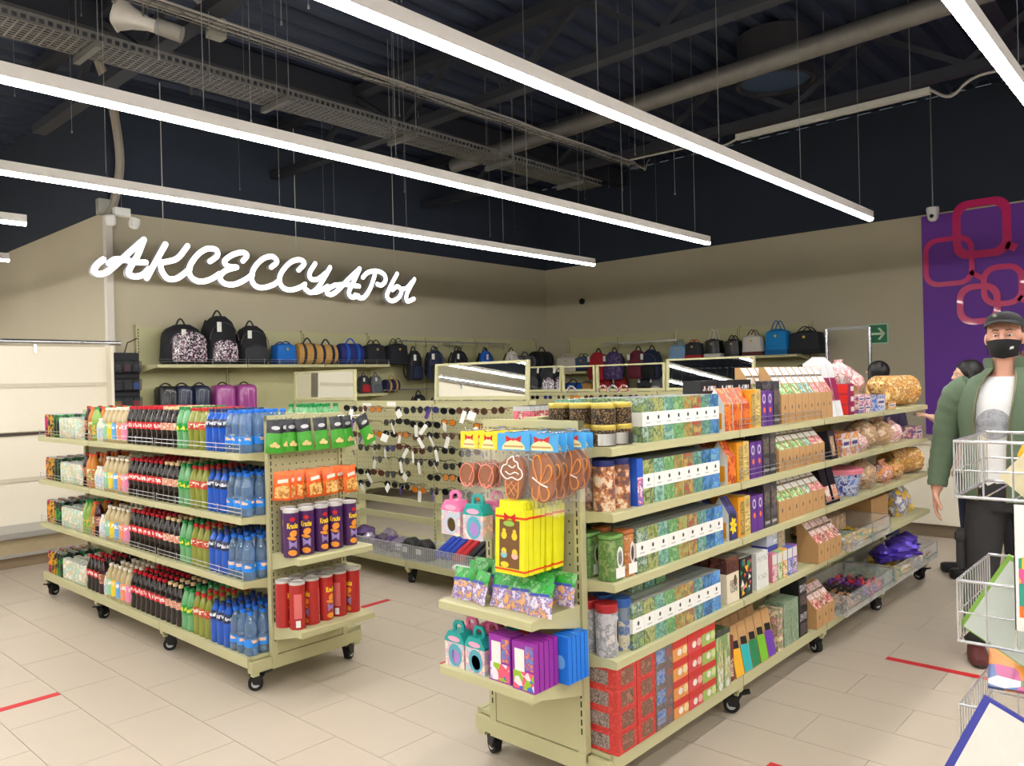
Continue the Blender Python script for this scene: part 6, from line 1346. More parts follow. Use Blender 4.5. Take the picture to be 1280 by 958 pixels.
# chrome clothes rail in front of the right wall
cr = thing('clothes_rail', 'chrome garment rail standing before the beige wall near the exit sign', 'garment rail', (9.3, 0, 0))
a = on(1033, 412, 'x', 9.3); b = on(1087, 420, 'x', 9.3)
for p in (a, b): ob('post', MB().cyl((0, p.y, 0.03), (0, p.y, a.z), .02, n=10).mesh('post', chrome), cr); ob('foot', MB().box(-.25, .25, p.y-.02, p.y+.02, 0, .03).mesh('foot', chrome, False), cr)
ob('top_bar', MB().box(-.012, .012, b.y, a.y, a.z-.02, a.z+.02).mesh('top_bar', M('grey_bar', (130, 130, 126), .4, .5), False), cr)
# ================================================================== sunglasses on the peg panel
def specs(nm, frame, lens, rnd_=False):
    fr, ln = MB(), MB()
    for s_ in (-1, 1):
        if rnd_: o = [(s_*.033+.023*math.cos(t), .022*math.sin(t)) for t in [2*math.pi*j/14 for j in range(14)]]
        else: o = [(s_*.034+.028*math.cos(t)*(1+.06*math.sin(t)), .020*math.sin(t)-.002*abs(math.cos(t))) for t in [2*math.pi*j/14 for j in range(14)]]
        ln.poly([(a, -.001, b) for a, b in o]); fr.tube([(a, 0, b) for a, b in o], .0022, 5, closed=True)
        fr.tube([(s_*.060, 0, .008), (s_*.064, .006, .009), (s_*.066, .10, .006), (s_*.062, .135, -.012)], .0024, 5)
    fr.tube([(-.010, 0, .008), (0, -.002, .012), (.010, 0, .008)], .002, 5)
    return [('frame', fr.mesh(nm+'_frame', frame)), ('lens_pair', ln.mesh(nm+'_lens', lens, False))]
fb_ = M('frame_black', (24, 22, 22), .3); fbr = M('frame_tortoise', (96, 58, 36), .35, var=.3, nscale=90); fgo = M('frame_gold', (180, 150, 90), .3, .7); fvi = M('frame_violet', (60, 44, 90), .35)
SG = [('black', specs('sg_black', fb_, M('lens_black', (20, 20, 24), .08))), ('black round', specs('sg_round', fb_, M('lens_smoke', (40, 42, 46), .08), True)), ('tortoiseshell', specs('sg_tort', fbr, M('lens_brown', (72, 46, 34), .1))), ('amber', specs('sg_amber', fbr, M('lens_amber', (190, 110, 30), .12))),
      ('gold rimmed', specs('sg_gold', fgo, M('lens_green', (50, 60, 50), .1), True)), ('violet', specs('sg_violet', fvi, M('lens_blue', (44, 50, 96), .1)))]
rs = random.Random(21)
XP = MGX-.0375
tagm = MB().box(-.013, .013, -.001, .001, -.075, 0).mesh('price_tag', paper, False); tagw = MB().box(-.024, .024, -.001, .001, -.05, 0).mesh('price_tag', paper, False); tagv = MB().box(-.012, .012, -.001, .001, -.06, 0).mesh('price_tag', M('tag_violet', (90, 60, 140), .5), False)
yy = 3.78; ci = 0
while yy < 5.62:
    for r_ in range(7):
        if rs.random() < .06: continue
        nm, tpl = SG[rs.choice((0, 0, 0, 1, 1, 2, 2, 3, 4, 5))]
        z = 1.325-r_*.102+rs.uniform(-.012, .012); y = yy+rs.uniform(-.006, .006); tl = rs.uniform(-14, 14)
        t = place(tpl, 'sunglasses', '%s sunglasses in row %s of the peg panel' % (nm, ('one', 'two', 'three', 'four', 'five', 'six', 'seven')[r_])+', counted from its top', 'sunglasses', (XP-.172, y, z), 0, '%s sunglasses in panel row %d' % (nm, r_+1), scale=1.2, rot=(R(rs.uniform(-4, 4)), R(tl*.4), FRONT_X+R(tl)))
        if rs.random() < .75:
            tg = ob('price_tag', rs.choice((tagm, tagm, tagw, tagv)), t, (rs.uniform(-.05, .05), -.012, -.005), rot=(R(rs.uniform(-10, 20)), R(rs.uniform(-40, 40)), R(rs.uniform(-30, 30))))
            ob('tag_thread', MB().cyl((0, 0, 0), (0, .01, .012), .0008, n=4).mesh('tag_thread', paper), tg)
    yy += .172
# white shelf-talker cards
for y, z, a, lab in ((4.98, 1.37, 0, 'white rounded price card at the top of the peg panel'), (5.3, 1.36, 0, 'white price card at the upper corner of the peg panel')):
    tag(ob('price_card', MB().rbox(-.055, .055, -.001, .001, -.018, .018, .0009, pz=.0003).mesh('price_card', paper, False), None, (XP-.15, y, z), FRONT_X), lab, 'price card')
# bin on the base deck with cases and umbrellas
tb_ = thing('wire_bin', 'long clear wire-edged bin on the base of the sunglasses gondola', 'bin', (3.98, 4.72, .182))
hx, hy, hh = .105, .93, .12
for nn, b in (('front_pane', (-hx-.002, -hx, -hy, hy, 0, hh)), ('back_pane', (hx, hx+.002, -hy, hy, 0, hh)), ('side_pane', (-hx, hx, -hy-.002, -hy, 0, hh)), ('side_pane', (-hx, hx, hy, hy+.002, 0, hh)), ('bin_floor', (-hx, hx, -hy, hy, 0, .003))): ob(nn, MB().box(*b).mesh(nn, clear_m, False), tb_)
wr = MB().tube([(-hx-.003, -hy, hh), (-hx-.003, hy, hh), (hx, hy, hh), (hx, -hy, hh)], .0025, 5, closed=True)
k = -hy
while k <= hy: wr.cyl((-hx-.003, k, 0), (-hx-.003, k, hh), .0013, n=4); k += .022
ob('wire_rim', wr.mesh('wire_rim', fence_m), tb_)
cell = M('cellophane_silver', (150, 140, 160), .15, .5, var=.5, nscale=50); cellv = M('cellophane_violet', (84, 60, 110), .2, .4, var=.5, nscale=50)
for i in range(9):
    place([('wrap', bag('cello%d' % i, .16, .12, .12, (cell, cellv)[i % 2], 40+i, .3)[0][1])], 'wrapped_case', '%s crumpled cellophane-wrapped case in the wire bin' % ('silver', 'violet')[i % 2], 'wrapped case', (3.975+.02*(i % 2), 5.60-i*.093, .187+(.05 if i % 3 == 0 else 0)), R(rs.uniform(-90, 0)), ('silver', 'violet')[i % 2]+' wrapped cases')
for i, (y, lab) in enumerate(((4.70, 'black glossy pouch in the wire bin, next to the cellophane cases'), (4.54, 'black glossy pouch with white tag in the wire bin, next to the umbrellas'))):
    place([('pouch', blob(.17, .13, .15, .85, .5).mesh('pouch', M('pouch_black', (20, 20, 22), .3))), ('price_tag', MB().box(-.03, .03, -.075, -.073, .05, .09).mesh('tagp', paper, False))], 'pouch', lab, 'pouch', (3.97, y, .1855), FRONT_X)
def umbrella(nm, c):
    m = M('umb_'+nm, c, .45); return [('canopy', MB().lathe([(.006, 0), (.026, .02), (.030, .10), (.024, .19), (.012, .22)], 10).mesh(nm+'_can', m)), ('handle', MB().lathe([(.012, .215), (.017, .225), (.017, .26), (.012, .27)], 10).mesh(nm+'_hand', M('umb_handle', (206, 206, 200), .4)))]
U = {'blue': umbrella('ublue', (24, 64, 176)), 'red': umbrella('ured', (190, 30, 44)), 'black': umbrella('ublack', (24, 24, 30))}
for y, c, k in ((4.385, 'blue', 0), (4.325, 'blue', 0), (4.265, 'blue', 1), (4.20, 'red', 0), (4.14, 'red', 1), (4.07, 'black', 0), (4.00, 'black', 0), (3.93, 'black', 1)):
    place(U[c], 'folding_umbrella', '%s folding umbrella lying in the wire bin' % c, 'umbrella', (3.93, y, .225), 0, '%s folding umbrellas' % c, rot=(R(28), R(38), 0))
tag(ob('white_case', MB().rbox(-.03, .03, -.10, .10, 0, .05, .02, pz=.02).mesh('white_case', white_m), None, (3.845, 4.0, .1855)), 'white glasses case in front of the wire bin', 'case')
# small things along the top of the accessories gondola
for i in range(14):
    nm, tpl = SG[i % 6]; place(tpl, 'sunglasses', '%s sunglasses on the top edge of the accessories gondola' % nm, 'sunglasses', (BGX-.20, 3.55+i*.19, 1.34), FRONT_X, '%s sunglasses on the accessories gondola' % nm)
hb_w = MP('stripe_band', [(230, 228, 224), (26, 26, 28), (230, 228, 224), (26, 26, 28)], 60, stretch=(1, 1, 1)); hb_r = MP('stripe_red', [(214, 60, 60), (236, 232, 228), (30, 28, 30), (214, 60, 60)], 60)
for i, (y, m, lab) in enumerate(((5.35, hb_w, 'black and white striped hair band on the accessories gondola'), (4.92, hb_r, 'red and white striped hair band on the accessories gondola'), (4.80, hb_w, 'striped hair band beside the red one on the accessories gondola'), (4.66, hb_r, 'second red striped hair band on the accessories gondola'))):
    tag(ob('hair_band', MB().tube([(.06*math.cos(t), 0, .075*math.sin(t)) for t in [math.pi*j/10 for j in range(11)]], .012, 8).mesh('hair_band', m), None, (BGX-.14, y, 1.383), R(90)), lab, 'hair band')
# rosy packets on the far side of the tea gondola's top shelf
for i in range(9): place(carton('rose_packet', .09, .03, .14, MP('rose_packet_print', [(190, 40, 70), (226, 120, 140), (150, 30, 60), (236, 200, 190)], 24), [('foil_top', 0, 1, .86, 1, M('foil_silver', (210, 210, 214), .3, .5), 'band')]), 'sweet_packet', 'rosy sweet packet with silver top on the far side of the tea gondola', 'sweet packet', (2.42+i*.034, 2.15, 1.2855), FRONT_X, 'rosy packets far side')
for i in range(2): place(TD2, 'round_tin', 'dotted black tin with gold lid on the far side of the top shelf', 'tin', (2.46+i*.1, 2.04+.0*i, 1.2855), 0, 'dotted tins far side')
# ================================================================== wire book rack in the foreground
rackm = M('rack_wire', (206, 208, 212), .25, .7)
X0R, Y0R = 2.20, .507
rk = thing('book_rack', 'chrome wire book rack with stacked baskets of magazines', 'rack', (X0R, Y0R, 0))
def basket(z0, z1, depth=.36, width=.50, n=8, rear=None):
    r = rear or z1
    fr = MB(); P = [(0, 0), (0, -width), (depth, -width), (depth, 0)]
    for zz, rr in ((z1, .0042), (z0, .004), (z0+(z1-z0)*.48, .0024)):
        fr.tube([(a, b, zz) for a, b in P], rr, 7, closed=True)
    b = ob('basket', fr.mesh('basket', rackm), rk)
    wm = MB()
    for i in range(n+1):
        y = -width*i/n; wm.cyl((0, y, z0), (0, y, z1), .0026, n=5); wm.cyl((depth, y, z0), (depth, y, z1), .0022, n=5); wm.cyl((0, y, z0), (depth, y, z0), .0022, n=5)
    for i in range(1, 13):
        x = depth*i/13
        for y in (0, -width): wm.cyl((x, y, z0), (x, y, z1), .0018, n=5)
    tag(ob('basket_wires', wm.mesh('basket_wires', rackm), b))
BZ = ((1.214, 1.352), (.852, 1.004), (.54, .692), (.20, .35))
for z0, z1 in BZ: basket(z0, z1)
for x, y in ((.36, -.44), (.36, -.5)): ob('rack_post', MB().cyl((x+.012, y, .02), (x+.012, y, 1.55), .011, n=8).mesh('rack_post', rackm), rk)
for y in (-.44, -.5): ob('rack_foot', MB().cyl((-.02, y, .02), (.45, y, .02), .012, n=8).mesh('rack_foot', rackm), rk)
ob('rear_brace', MB().cyl((.372, -.44, 1.5), (.372, -.5, 1.5), .008, n=8).mesh('rear_brace', rackm), rk)
def book(nm, w_, h_, t, cover, pages=None, prints=()):
    """book standing on its lower edge, cover facing -Y"""
    p = [('cover', MB().box(-w_/2, w_/2, 0, .0025, 0, h_).box(-w_/2, w_/2, t-.0025, t, 0, h_).box(-w_/2, -w_/2+.0025, 0, t, 0, h_).mesh(nm+'_cover', cover, False)), ('pages', MB().box(-w_/2+.003, w_/2-.004, .0027, t-.0027, .003, h_-.003).mesh(nm+'_pages', pages or M('pages', (226, 220, 204), .8), False))]
    for k, (x0, x1, z0, z1, m) in enumerate(prints): p.append(('cover_print', MB().box(-w_/2+w_*x0, -w_/2+w_*x1, -.0006-.0003*k, .001, h_*z0, h_*z1).mesh(nm+'_print%d' % k, m, False)))
    return p
kid = MP('kids_cover', [(236, 232, 226), (240, 236, 230), (60, 160, 120), (226, 90, 130), (240, 170, 60)], 22, kind='voronoi', rand=False); kidt = MP('kids_cover_low', [(60, 170, 150), (236, 236, 230), (226, 120, 60), (220, 70, 120)], 16)
# top basket: leaning magazines, a yellow packet
def put(tpl, name, lab, x, y, z, tilt, rz, cat='book'): place(tpl, name, lab, cat, (X0R+x, Y0R+y, z), 0, None, rot=(R(tilt), 0, rz))
darkc = M('cover_dark', (60, 56, 80), .4); maroonc = M('cover_maroon', (130, 40, 60), .4)
yl_ = M('yellow_foil', (232, 180, 30), .25, .2, var=.2, nscale=40)
place([('bag', bag('yellow_toy', .14, .09, .15, yl_, 71)[0][1]), ('clear_part', bag('yellow_film', .16, .10, .12, film_m, 72)[0][1])], 'toy_bag', 'yellow toy bag standing in the top basket of the book rack', 'toy bag', (X0R+.25, Y0R-.16, 1.219), FRONT_X, None)
# kids book hung over the front of the middle basket
ph = [(0.02, .98, .62, .98, M('cover_white', (236, 234, 232), .4)), (.04, .96, .36, .60, MP('blob_art', [(236, 232, 226), (60, 160, 120), (226, 90, 150), (240, 190, 60), (236, 232, 226)], 34, kind='voronoi')), (.04, .96, .18, .38, M('teal_art', (56, 160, 140), .4, var=.3, nscale=25)), (.04, .96, .10, .20, M('orange_art', (230, 120, 50), .4, var=.2)), (.04, .96, .01, .11, MP('berry_art', [(236, 232, 226), (190, 50, 120), (236, 232, 226), (120, 60, 140)], 40, kind='voronoi'))]
put(book('kids_book', .24, .30, .012, M('cover_white', (236, 234, 232), .4), None, ph), 'picture_book', "tall colourful children's picture book hung before the middle basket", -.012, -.245, .905, 0, FRONT_X)
ob('book_clip', MB().box(-.016, .002, -.30, -.20, 1.10, 1.21).mesh('book_clip', clear_m, False), rk)
for i, (m, lab) in enumerate(((M('cover_green', (130, 190, 60), .5), 'green-backed book lying above the picture book'), (M('cover_pale', (226, 226, 220), .5), 'pale book lying above the picture book'))):
    tag(ob('book', MB().box(-.02, .16, -.30, -.12, 1.2225+.016*(1-i)+.0, 1.2225+.016*(1-i)+.014).mesh('book', m, False), None, (X0R+.02, Y0R-.03, 0)), lab, 'book')
def slab(w0, w1, h0, h1, d0, d1, an=24, lean=.16):
    e1 = Vector((0, -math.cos(R(an)), -math.sin(R(an)))); e2 = Vector((-lean, math.sin(R(an)), -math.cos(R(an)))).normalized(); nn = e1.cross(e2).normalized()
    if nn.x > 0: nn = -nn
    mb = MB(); mb.v = [tuple(e1*a+e2*b_+nn*c) for c in (d0, d1) for a, b_ in ((w0, h0), (w1, h0), (w1, h1), (w0, h1))]
    for f in ((3, 2, 1, 0), (4, 5, 6, 7), (0, 1, 5, 4), (1, 2, 6, 5), (2, 3, 7, 6), (3, 0, 4, 7)): mb.q(f)
    return mb
for i, (m, lab) in enumerate(((M('cover_cream', (226, 214, 180), .5), 'cream book slumped sideways in the top basket of the book rack'), (darkc, 'dark violet book slumped sideways in the top basket'), (maroonc, 'maroon book slumped sideways in the top basket'), (M('cover_teal', (60, 110, 110), .5), 'teal book slumped sideways in the top basket'))):
    t = thing('book', lab, 'book', (X0R+.06+i*.03, Y0R-.215-i*.045, 1.405-i*.012), 0)
    ob('cover', slab(0, .11, 0, .19, 0, .018, 42, .02).mesh('cover', m, False), t)
    ob('pages', slab(-.0008, .108, .003, .187, .003, .015, 42, .02).mesh('pages', M('pages', (226, 220, 204), .8), False), t)
# middle basket: pale magazines with green edges, slumped sideways behind the wires
gp_ = M('cover_palegrey', (196, 204, 196), .5)
for i in range(4):
    t = thing('magazine', 'pale grey magazine with green edge slumped in the middle basket', 'book', (X0R+.045+i*.018, Y0R-.105-i*.062, 1.075), 0, 'pale magazines in the middle basket')
    ob('cover', slab(0, .16, 0, .22, 0, .010, 30, .02).mesh('cover', M('cover_darkgreen', (64, 92, 48), .5) if i % 2 else M('edge_green', (126, 172, 70), .5), False), t)
    ob('front_page', slab(.010, .157, .010, .217, .0102, .0112, 30, .02).mesh('front_page', gp_, False), t)
# lower basket: white book with blue edge, yellow folder, spilling magazines
pc = on(1231, 868, 'x', 2.13)
al = thing('album', 'large white album with blue edge leaning out of the lower basket', 'book', tuple(pc), 0)
ob('cover', slab(0, .26, 0, .40, 0, .014).mesh('cover', M('cover_blue', (66, 70, 160), .5), False), al)
ob('white_sheet', slab(.017, .26, .008, .40, .0142, .0155).mesh('white_sheet', M('cover_offwhite', (226, 222, 214), .5, var=.05, nscale=60), False), al)
ob('inner_sheet', slab(.12, .26, .09, .40, .0156, .0165).mesh('inner_sheet', M('white_sheet', (236, 234, 238), .5), False), al)
place(book('yellow_folder', .26, .46, .03, M('folder_yellow', (240, 228, 110), .5)), 'folder', 'pale yellow folder standing beside the white album', 'book', (X0R-.10, Y0R-.335, .42), 0, None, rot=(R(-10), R(6), FRONT_X))
place(book('mag_front', .22, .28, .008, MP('magazine_cover', [(236, 232, 230), (196, 80, 140), (226, 140, 50), (90, 110, 170), (110, 120, 80)], 20, kind='voronoi')), 'magazine', 'colourful magazine lying on the lower basket behind the album', 'book', (X0R+.17, Y0R-.14, .700), 0, None, rot=(R(-72), 0, FRONT_X+R(10)))
place([('bag', bag('grey_bag', .14, .08, .10, M('grey_film', (130, 136, 130), .2, .2), 81)[0][1])], 'toy_bag', 'small grey bag lying at the back of the lower basket', 'toy bag', (X0R+.30, Y0R-.16, .71), 0, None)
# ================================================================== people
def solid(mb, name, mats, voxel=.008, smooth=3, sub=0):
    """one continuous surface from overlapping shapes"""
    me = mb.mesh(name+'_raw', mats, True)
    o = bpy.data.objects.new(name, me); COL.objects.link(o)
    md = o.modifiers.new('r', 'REMESH'); md.mode = 'VOXEL'; md.voxel_size = voxel
    if smooth: sm_ = o.modifiers.new('s', 'SMOOTH'); sm_.iterations = smooth; sm_.factor = .5
    bpy.context.view_layer.update()
    out = bpy.data.meshes.new_from_object(o.evaluated_get(bpy.context.evaluated_depsgraph_get()))
    bpy.data.objects.remove(o); bpy.data.meshes.remove(me)
    out.name = name
    out.materials.clear()
    for m in (mats if isinstance(mats, list) else [mats]): out.materials.append(m)
    out.polygons.foreach_set('use_smooth', [True]*len(out.polygons)); out.polygons.foreach_set('material_index', [0]*len(out.polygons))
    return out
def limb(mb, pts, rs_, n=12):
    """tapered limb through the joints"""
    P = catmull(pts, 5); N = len(P); k = (len(pts)-1)*5; rr = []
    for i in range(N):
        t = i/5; a = min(int(t), len(rs_)-2); rr.append(rs_[a]+(rs_[a+1]-rs_[a])*(t-a))
    mb.tube(P, rr, n)
    mb.ball(P[0], rr[0], 10, 6); mb.ball(P[-1], rr[-1], 10, 6)
def ovals(mb, secs, n=20, sq=2.3):
    rings = []
    for cx, cy, z, rx, ry in secs:
        ring = []
        for j in range(n):
            t = 2*math.pi*j/n; c, s = math.cos(t), math.sin(t); r_ = (abs(c)**sq+abs(s)**sq)**(-1/sq); ring.append((cx+rx*r_*c, cy+ry*r_*s, z))
        rings.append(ring)
    mb.rings(rings)
def hand(mb, wrist, d, palm_n, side, curl=.5, s=1.0):
    """wrist position, direction along the hand, palm normal, thumb side (+1/-1 along d x n)"""
    d = Vector(d).normalized(); n = Vector(palm_n).normalized(); a = d.cross(n).normalized()*side     # a points to the thumb side
    w_ = Vector(wrist)
    for k in range(4):
        off = (.030-.020*k)*s
        mb.tube([w_, w_+d*.045*s+a*off*.7, w_+d*.088*s+a*off], [.020*s, .015*s, .011*s], 8)
    for k, ln in enumerate((.070, .078, .072, .056)):
        off = (.032-.0215*k)*s; p = w_+d*.085*s+a*off; seg = ln*s/3; ang = 0; pts = [p]
        for j in range(3):
            ang += curl*(.35+.2*j); pts.append(pts[-1]+(d*math.cos(ang)+n*math.sin(ang))*seg)
        mb.tube(catmull(pts, 3), [(.0092-.0003*i)*s for i in range(10)], 8); mb.ball(pts[-1], .0064*s, 8, 5)
    t0 = w_+d*.022*s+a*.026*s
    pts = [t0, t0+(d*.7+a*.75+n*.2).normalized()*.032*s, t0+(d*.75+a*.55+n*.3).normalized()*.060*s, t0+(d*.9+a*.35+n*.35).normalized()*.084*s]
    mb.tube(catmull(pts, 3), [(.0135-.0004*i)*s for i in range(10)], 8); mb.ball(pts[-1], .0085*s, 8, 5)
def head(mb, c, s=1.0):
    x, y, z = c
    mb.ball((x, y+.012*s, z+.035*s), (.076*s, .094*s, .088*s), 18, 12)          # cranium
    mb.ball((x, y-.016*s, z-.035*s), (.062*s, .072*s, .082*s), 16, 10)         # face and jaw
    mb.ball((x, y-.060*s, z-.092*s), (.026*s, .022*s, .020*s), 10, 6)         # chin
    mb.tube([(x, y-.086*s, z+.022*s), (x, y-.100*s, z-.008*s), (x, y-.104*s, z-.022*s)], [.010*s, .013*s, .016*s], 8)   # nose
    mb.tube([(x-.048*s, y-.072*s, z+.034*s), (x, y-.088*s, z+.032*s), (x+.048*s, y-.072*s, z+.034*s)], .011*s, 8)       # brow
    for s_ in (-1, 1):
        mb.ball((x+s_*.036*s, y-.062*s, z-.022*s), (.020*s, .018*s, .016*s), 8, 6)                                      # cheek
        mb.ball((x+s_*.078*s, y+.010*s, z-.006*s), (.012*s, .022*s, .032*s), 10, 6)                                     # ear
    mb.tube([(x-.016*s, y-.083*s, z-.058*s), (x, y-.088*s, z-.057*s), (x+.016*s, y-.083*s, z-.058*s)], .007*s, 6)        # lips
skin_a = M('skin_a', (214, 160, 138), .55, var=.05, nscale=20); skin_b = M('skin_b', (222, 176, 152), .55, var=.05, nscale=20)
eye_w = M('eye_white', (226, 222, 216), .3); iris = M('eye_iris', (60, 70, 70), .2)
def eyes(t, c, s=1.0):
    x, y, z = c
    for s_ in (-1, 1):
        e = ob('eye', MB().ball((x+s_*.031*s, y-.0735*s, z+.010*s), (.0112*s, .0098*s, .0062*s), 10, 6).mesh('eye', eye_w), t)
        ob('iris', MB().ball((x+s_*.031*s, y-.0818*s, z+.009*s), (.0052*s, .0030*s, .0050*s), 8, 5).mesh('iris', iris), e)
# ---------------------------------------------------------------- the man by the book rack
MX, MY = 4.74, .845
man = thing('person', 'man in black cap, black face mask, green jacket and dark cargo trousers', 'person', (MX, MY, 0), FRONT_X+R(5), scale=1.012)
HC = (0, -.03, 1.672)
b = MB(); head(b, HC)
ovals(b, [(0, -.005, 1.46, .060, .060), (0, -.012, 1.53, .055, .058), (0, -.018, 1.61, .054, .060)])
ovals(b, [(0, 0, .92, .165, .11), (0, 0, 1.05, .15, .105), (0, 0, 1.25, .185, .115), (0, 0, 1.38, .19, .10), (0, 0, 1.46, .11, .07), (0, 0, 1.49, .06, .06)])
for s_, pts in ((-1, [(-.20, .01, 1.40), (-.285, .035, 1.13), (-.325, -.01, .885)]), (1, [(.20, .01, 1.40), (.265, .03, 1.13), (.285, -.06, .90)])): limb(b, pts, [.055, .042, .030])
for s_, pts in ((-1, [(-.095, 0, .92), (-.115, -.01, .52), (-.155, .02, .10)]), (1, [(.095, 0, .92), (.115, .06, .52), (.125, .20, .12)])): limb(b, pts, [.085, .058, .045])
hand(b, (-.328, -.015, .872), (-.03, -.12, -1), (1, .1, 0), 1, .42, 1.02); hand(b, (.287, -.065, .888), (.05, -.15, -1), (-1, .1, 0), -1, .5, 1.02)
ob('body', solid(b, 'man_body', skin_a, .0055, 2), man)
eyes(man, HC, 1.0)
brow = MB()
for s_ in (-1, 1): brow.tube([(s_*.014, HC[1]-.0945, HC[2]+.034), (s_*.034, HC[1]-.090, HC[2]+.038), (s_*.052, HC[1]-.074, HC[2]+.031)], [.003, .004, .002], 6)
ob('eyebrows', brow.mesh('eyebrows', M('brow_brown', (110, 80, 60), .8)), man)
ob('hair', MB().rings([[((.081*math.cos(t))*k_, HC[1]+.020+.096*math.sin(t)*k_, HC[2]+zz) for t in [R(-12+204*j/16) for j in range(17)]]+[((.074*math.cos(t))*k_, HC[1]+.020+.088*math.sin(t)*k_, HC[2]+zz) for t in [R(192-204*j/16) for j in range(17)]] for zz, k_ in ((-.02, .90), (.02, 1.0), (.07, 1.0))]).mesh('hair', M('hair_short', (96, 76, 60), .9)), man)
# mask
mk = MB(); g = []
for i in range(11):
    v = i/10; row = []
    for j in range(17):
        a = R(-82+164*j/16); ca = math.cos(a)
        z = HC[2]-.108+.098*v-.012*abs(math.sin(a))*(1-v)*-1-.006*(1-ca)*v*2
        bulge = .020*math.sin(math.pi*min(1, v*1.0))*max(0, ca)**2+.022*max(0, ca)**6*v
        rx = .074+.004*v-.014*(1-v); ry = .082+.006*v-.012*(1-v)
        row.append((math.sin(a)*rx, HC[1]-.012-ca*(ry+bulge), z))
    g.append(row)
mk.v = [p for r_ in g for p in r_]
for i in range(10):
    for j in range(16): mk.q((i*17+j, i*17+j+1, (i+1)*17+j+1, (i+1)*17+j))
mm = ob('face_mask', mk.mesh('face_mask', M('mask_black', (20, 20, 22), .8)), man)
for s_ in (-1, 1):
    ob('ear_loop', MB().tube([(s_*.073, HC[1]-.02, HC[2]-.025), (s_*.084, HC[1]+.012, HC[2]+.016), (s_*.082, HC[1]+.022, HC[2]-.010), (s_*.070, HC[1]-.018, HC[2]-.085)], .0022, 5).mesh('ear_loop', MATS['mask_black']), mm)
ob('mask_logo', MB().poly([(.030, HC[1]-.1045, HC[2]-.064), (.048, HC[1]-.094, HC[2]-.058), (.048, HC[1]-.0965, HC[2]-.046), (.034, HC[1]-.106, HC[2]-.050)]).mesh('mask_logo', M('logo_white', (210, 210, 210), .6), False), mm)
# cap
cp_m = M('cap_black', (34, 34, 36), .8, bump=.1)
cm = MB().rings([[(.088*math.sqrt(max(0, 1-(k/7.2)**2.4))*math.cos(t), HC[1]+.010+.108*math.sqrt(max(0, 1-(k/7.2)**2.4))*math.sin(t), HC[2]+.058-.030*math.sin(t)*(1-k/7.2)+.078*k/7.2) for t in [2*math.pi*j/20 for j in range(20)]] for k in range(8)])
ca_ = ob('cap', cm.mesh('cap', cp_m), man)
bm = MB(); top, bot = [], []
for j in range(13):
    a = R(-78+156*j/12)
    for rr, lst, dz in ((1.0, top, .0), (1.60, bot, -.012)):
        lst.append((math.sin(a)*.088*(1.0 if rr == 1 else 1.03), HC[1]+.010-math.cos(a)*.108*rr*(1 if rr == 1 else 1), HC[2]+.060+.030*math.cos(a)+dz*math.cos(a)-(.012*abs(math.sin(a)) if rr > 1 else 0)))
n = 13; bm.v = top+bot+[(a, b_, c-.005) for a, b_, c in top]+[(a, b_, c-.005) for a, b_, c in bot]
for j in range(12): bm.q((j, n+j, n+j+1, j+1)); bm.q((2*n+j, 2*n+j+1, 3*n+j+1, 3*n+j)); bm.q((n+j, 3*n+j, 3*n+j+1, n+j+1))
ob('brim', bm.mesh('brim', cp_m), ca_); ob('cap_badge', MB().ball((-.03, HC[1]-.098, HC[2]+.110), (.010, .004, .008), 8, 5).mesh('cap_badge', M('badge_grey', (150, 150, 140), .5)), ca_)
# t-shirt with a grey round print
tw = M('tshirt_white', (232, 232, 234), .8, bump=.1)
tm_ = MB(); ovals(tm_, [(0, 0, .86, .178, .118), (0, 0, 1.05, .176, .122), (0, -.004, 1.25, .198, .128), (0, -.002, 1.38, .192, .112), (0, -.004, 1.45, .125, .088), (0, -.004, 1.475, .078, .072)], 28)
ts = ob('tshirt', tm_.mesh('tshirt', tw), man)
pr_ = MB(); cz_ = 1.235
for i in range(8):
    for j in range(24):
        q = []
        for ii, jj in ((i, j), (i+1, j), (i+1, j+1), (i, j+1)):
            rr = .078*ii/8; t = 2*math.pi*jj/24; x = -.045+rr*math.cos(t); z = cz_+rr*math.sin(t)
            f = (z-1.05)/.2; rx, ry = (.176+(.022)*f, .122+.006*f) if z < 1.25 else (.198-.046*(z-1.25), .128-.12*(z-1.25))
            q.append((x, -ry*(max(0, 1-abs(x/rx)**2.3))**(1/2.3)-.0035-.003*min(1, f), z))
        pr_.poly(q)
ob('round_print', pr_.mesh('round_print', MP('moon_print', [(120, 122, 130), (150, 152, 160), (170, 172, 178), (136, 138, 146)], 22)), ts)
# jacket: open strip round the torso, sleeves, collar
jk = M('jacket_green', (92, 110, 88), .8, var=.12, nscale=18, bump=.25)
J = MB(); n = 30; secs = [(.845, .205, .142, 36, 2), (.95, .200, .140, 36, 2), (1.05, .200, .142, 36, 3), (1.15, .208, .146, 35, 4), (1.25, .222, .150, 34, 6), (1.34, .225, .144, 32, 10), (1.425, .205, .122, 30, 14), (1.475, .150, .100, 30, 20), (1.50, .105, .088, 32, 26), (1.52, .088, .082, 30, 28)]
outer, inner = [], []
for z, rx, ry, aR, aL in secs:
    ro, ri = [], []
    for j in range(n+1):
        a = R(-90+aL+(360-aL-aR)*j/n); c, s_ = math.cos(a), math.sin(a); r_ = (abs(c)**2.4+abs(s_)**2.4)**(-1/2.4)
        wv = 1+.018*math.sin(j*2.1+z*26)*(1 if z < 1.4 else .3)
        ro.append((rx*r_*c*wv, ry*r_*s_*wv, z)); ri.append((rx*r_*c*.955, ry*r_*s_*.94, z))
    outer.append(ro); inner.append(ri)
m1 = n+1; J.v = [p for r_ in outer for p in r_]+[p for r_ in inner for p in r_]; o2 = len(outer)*m1
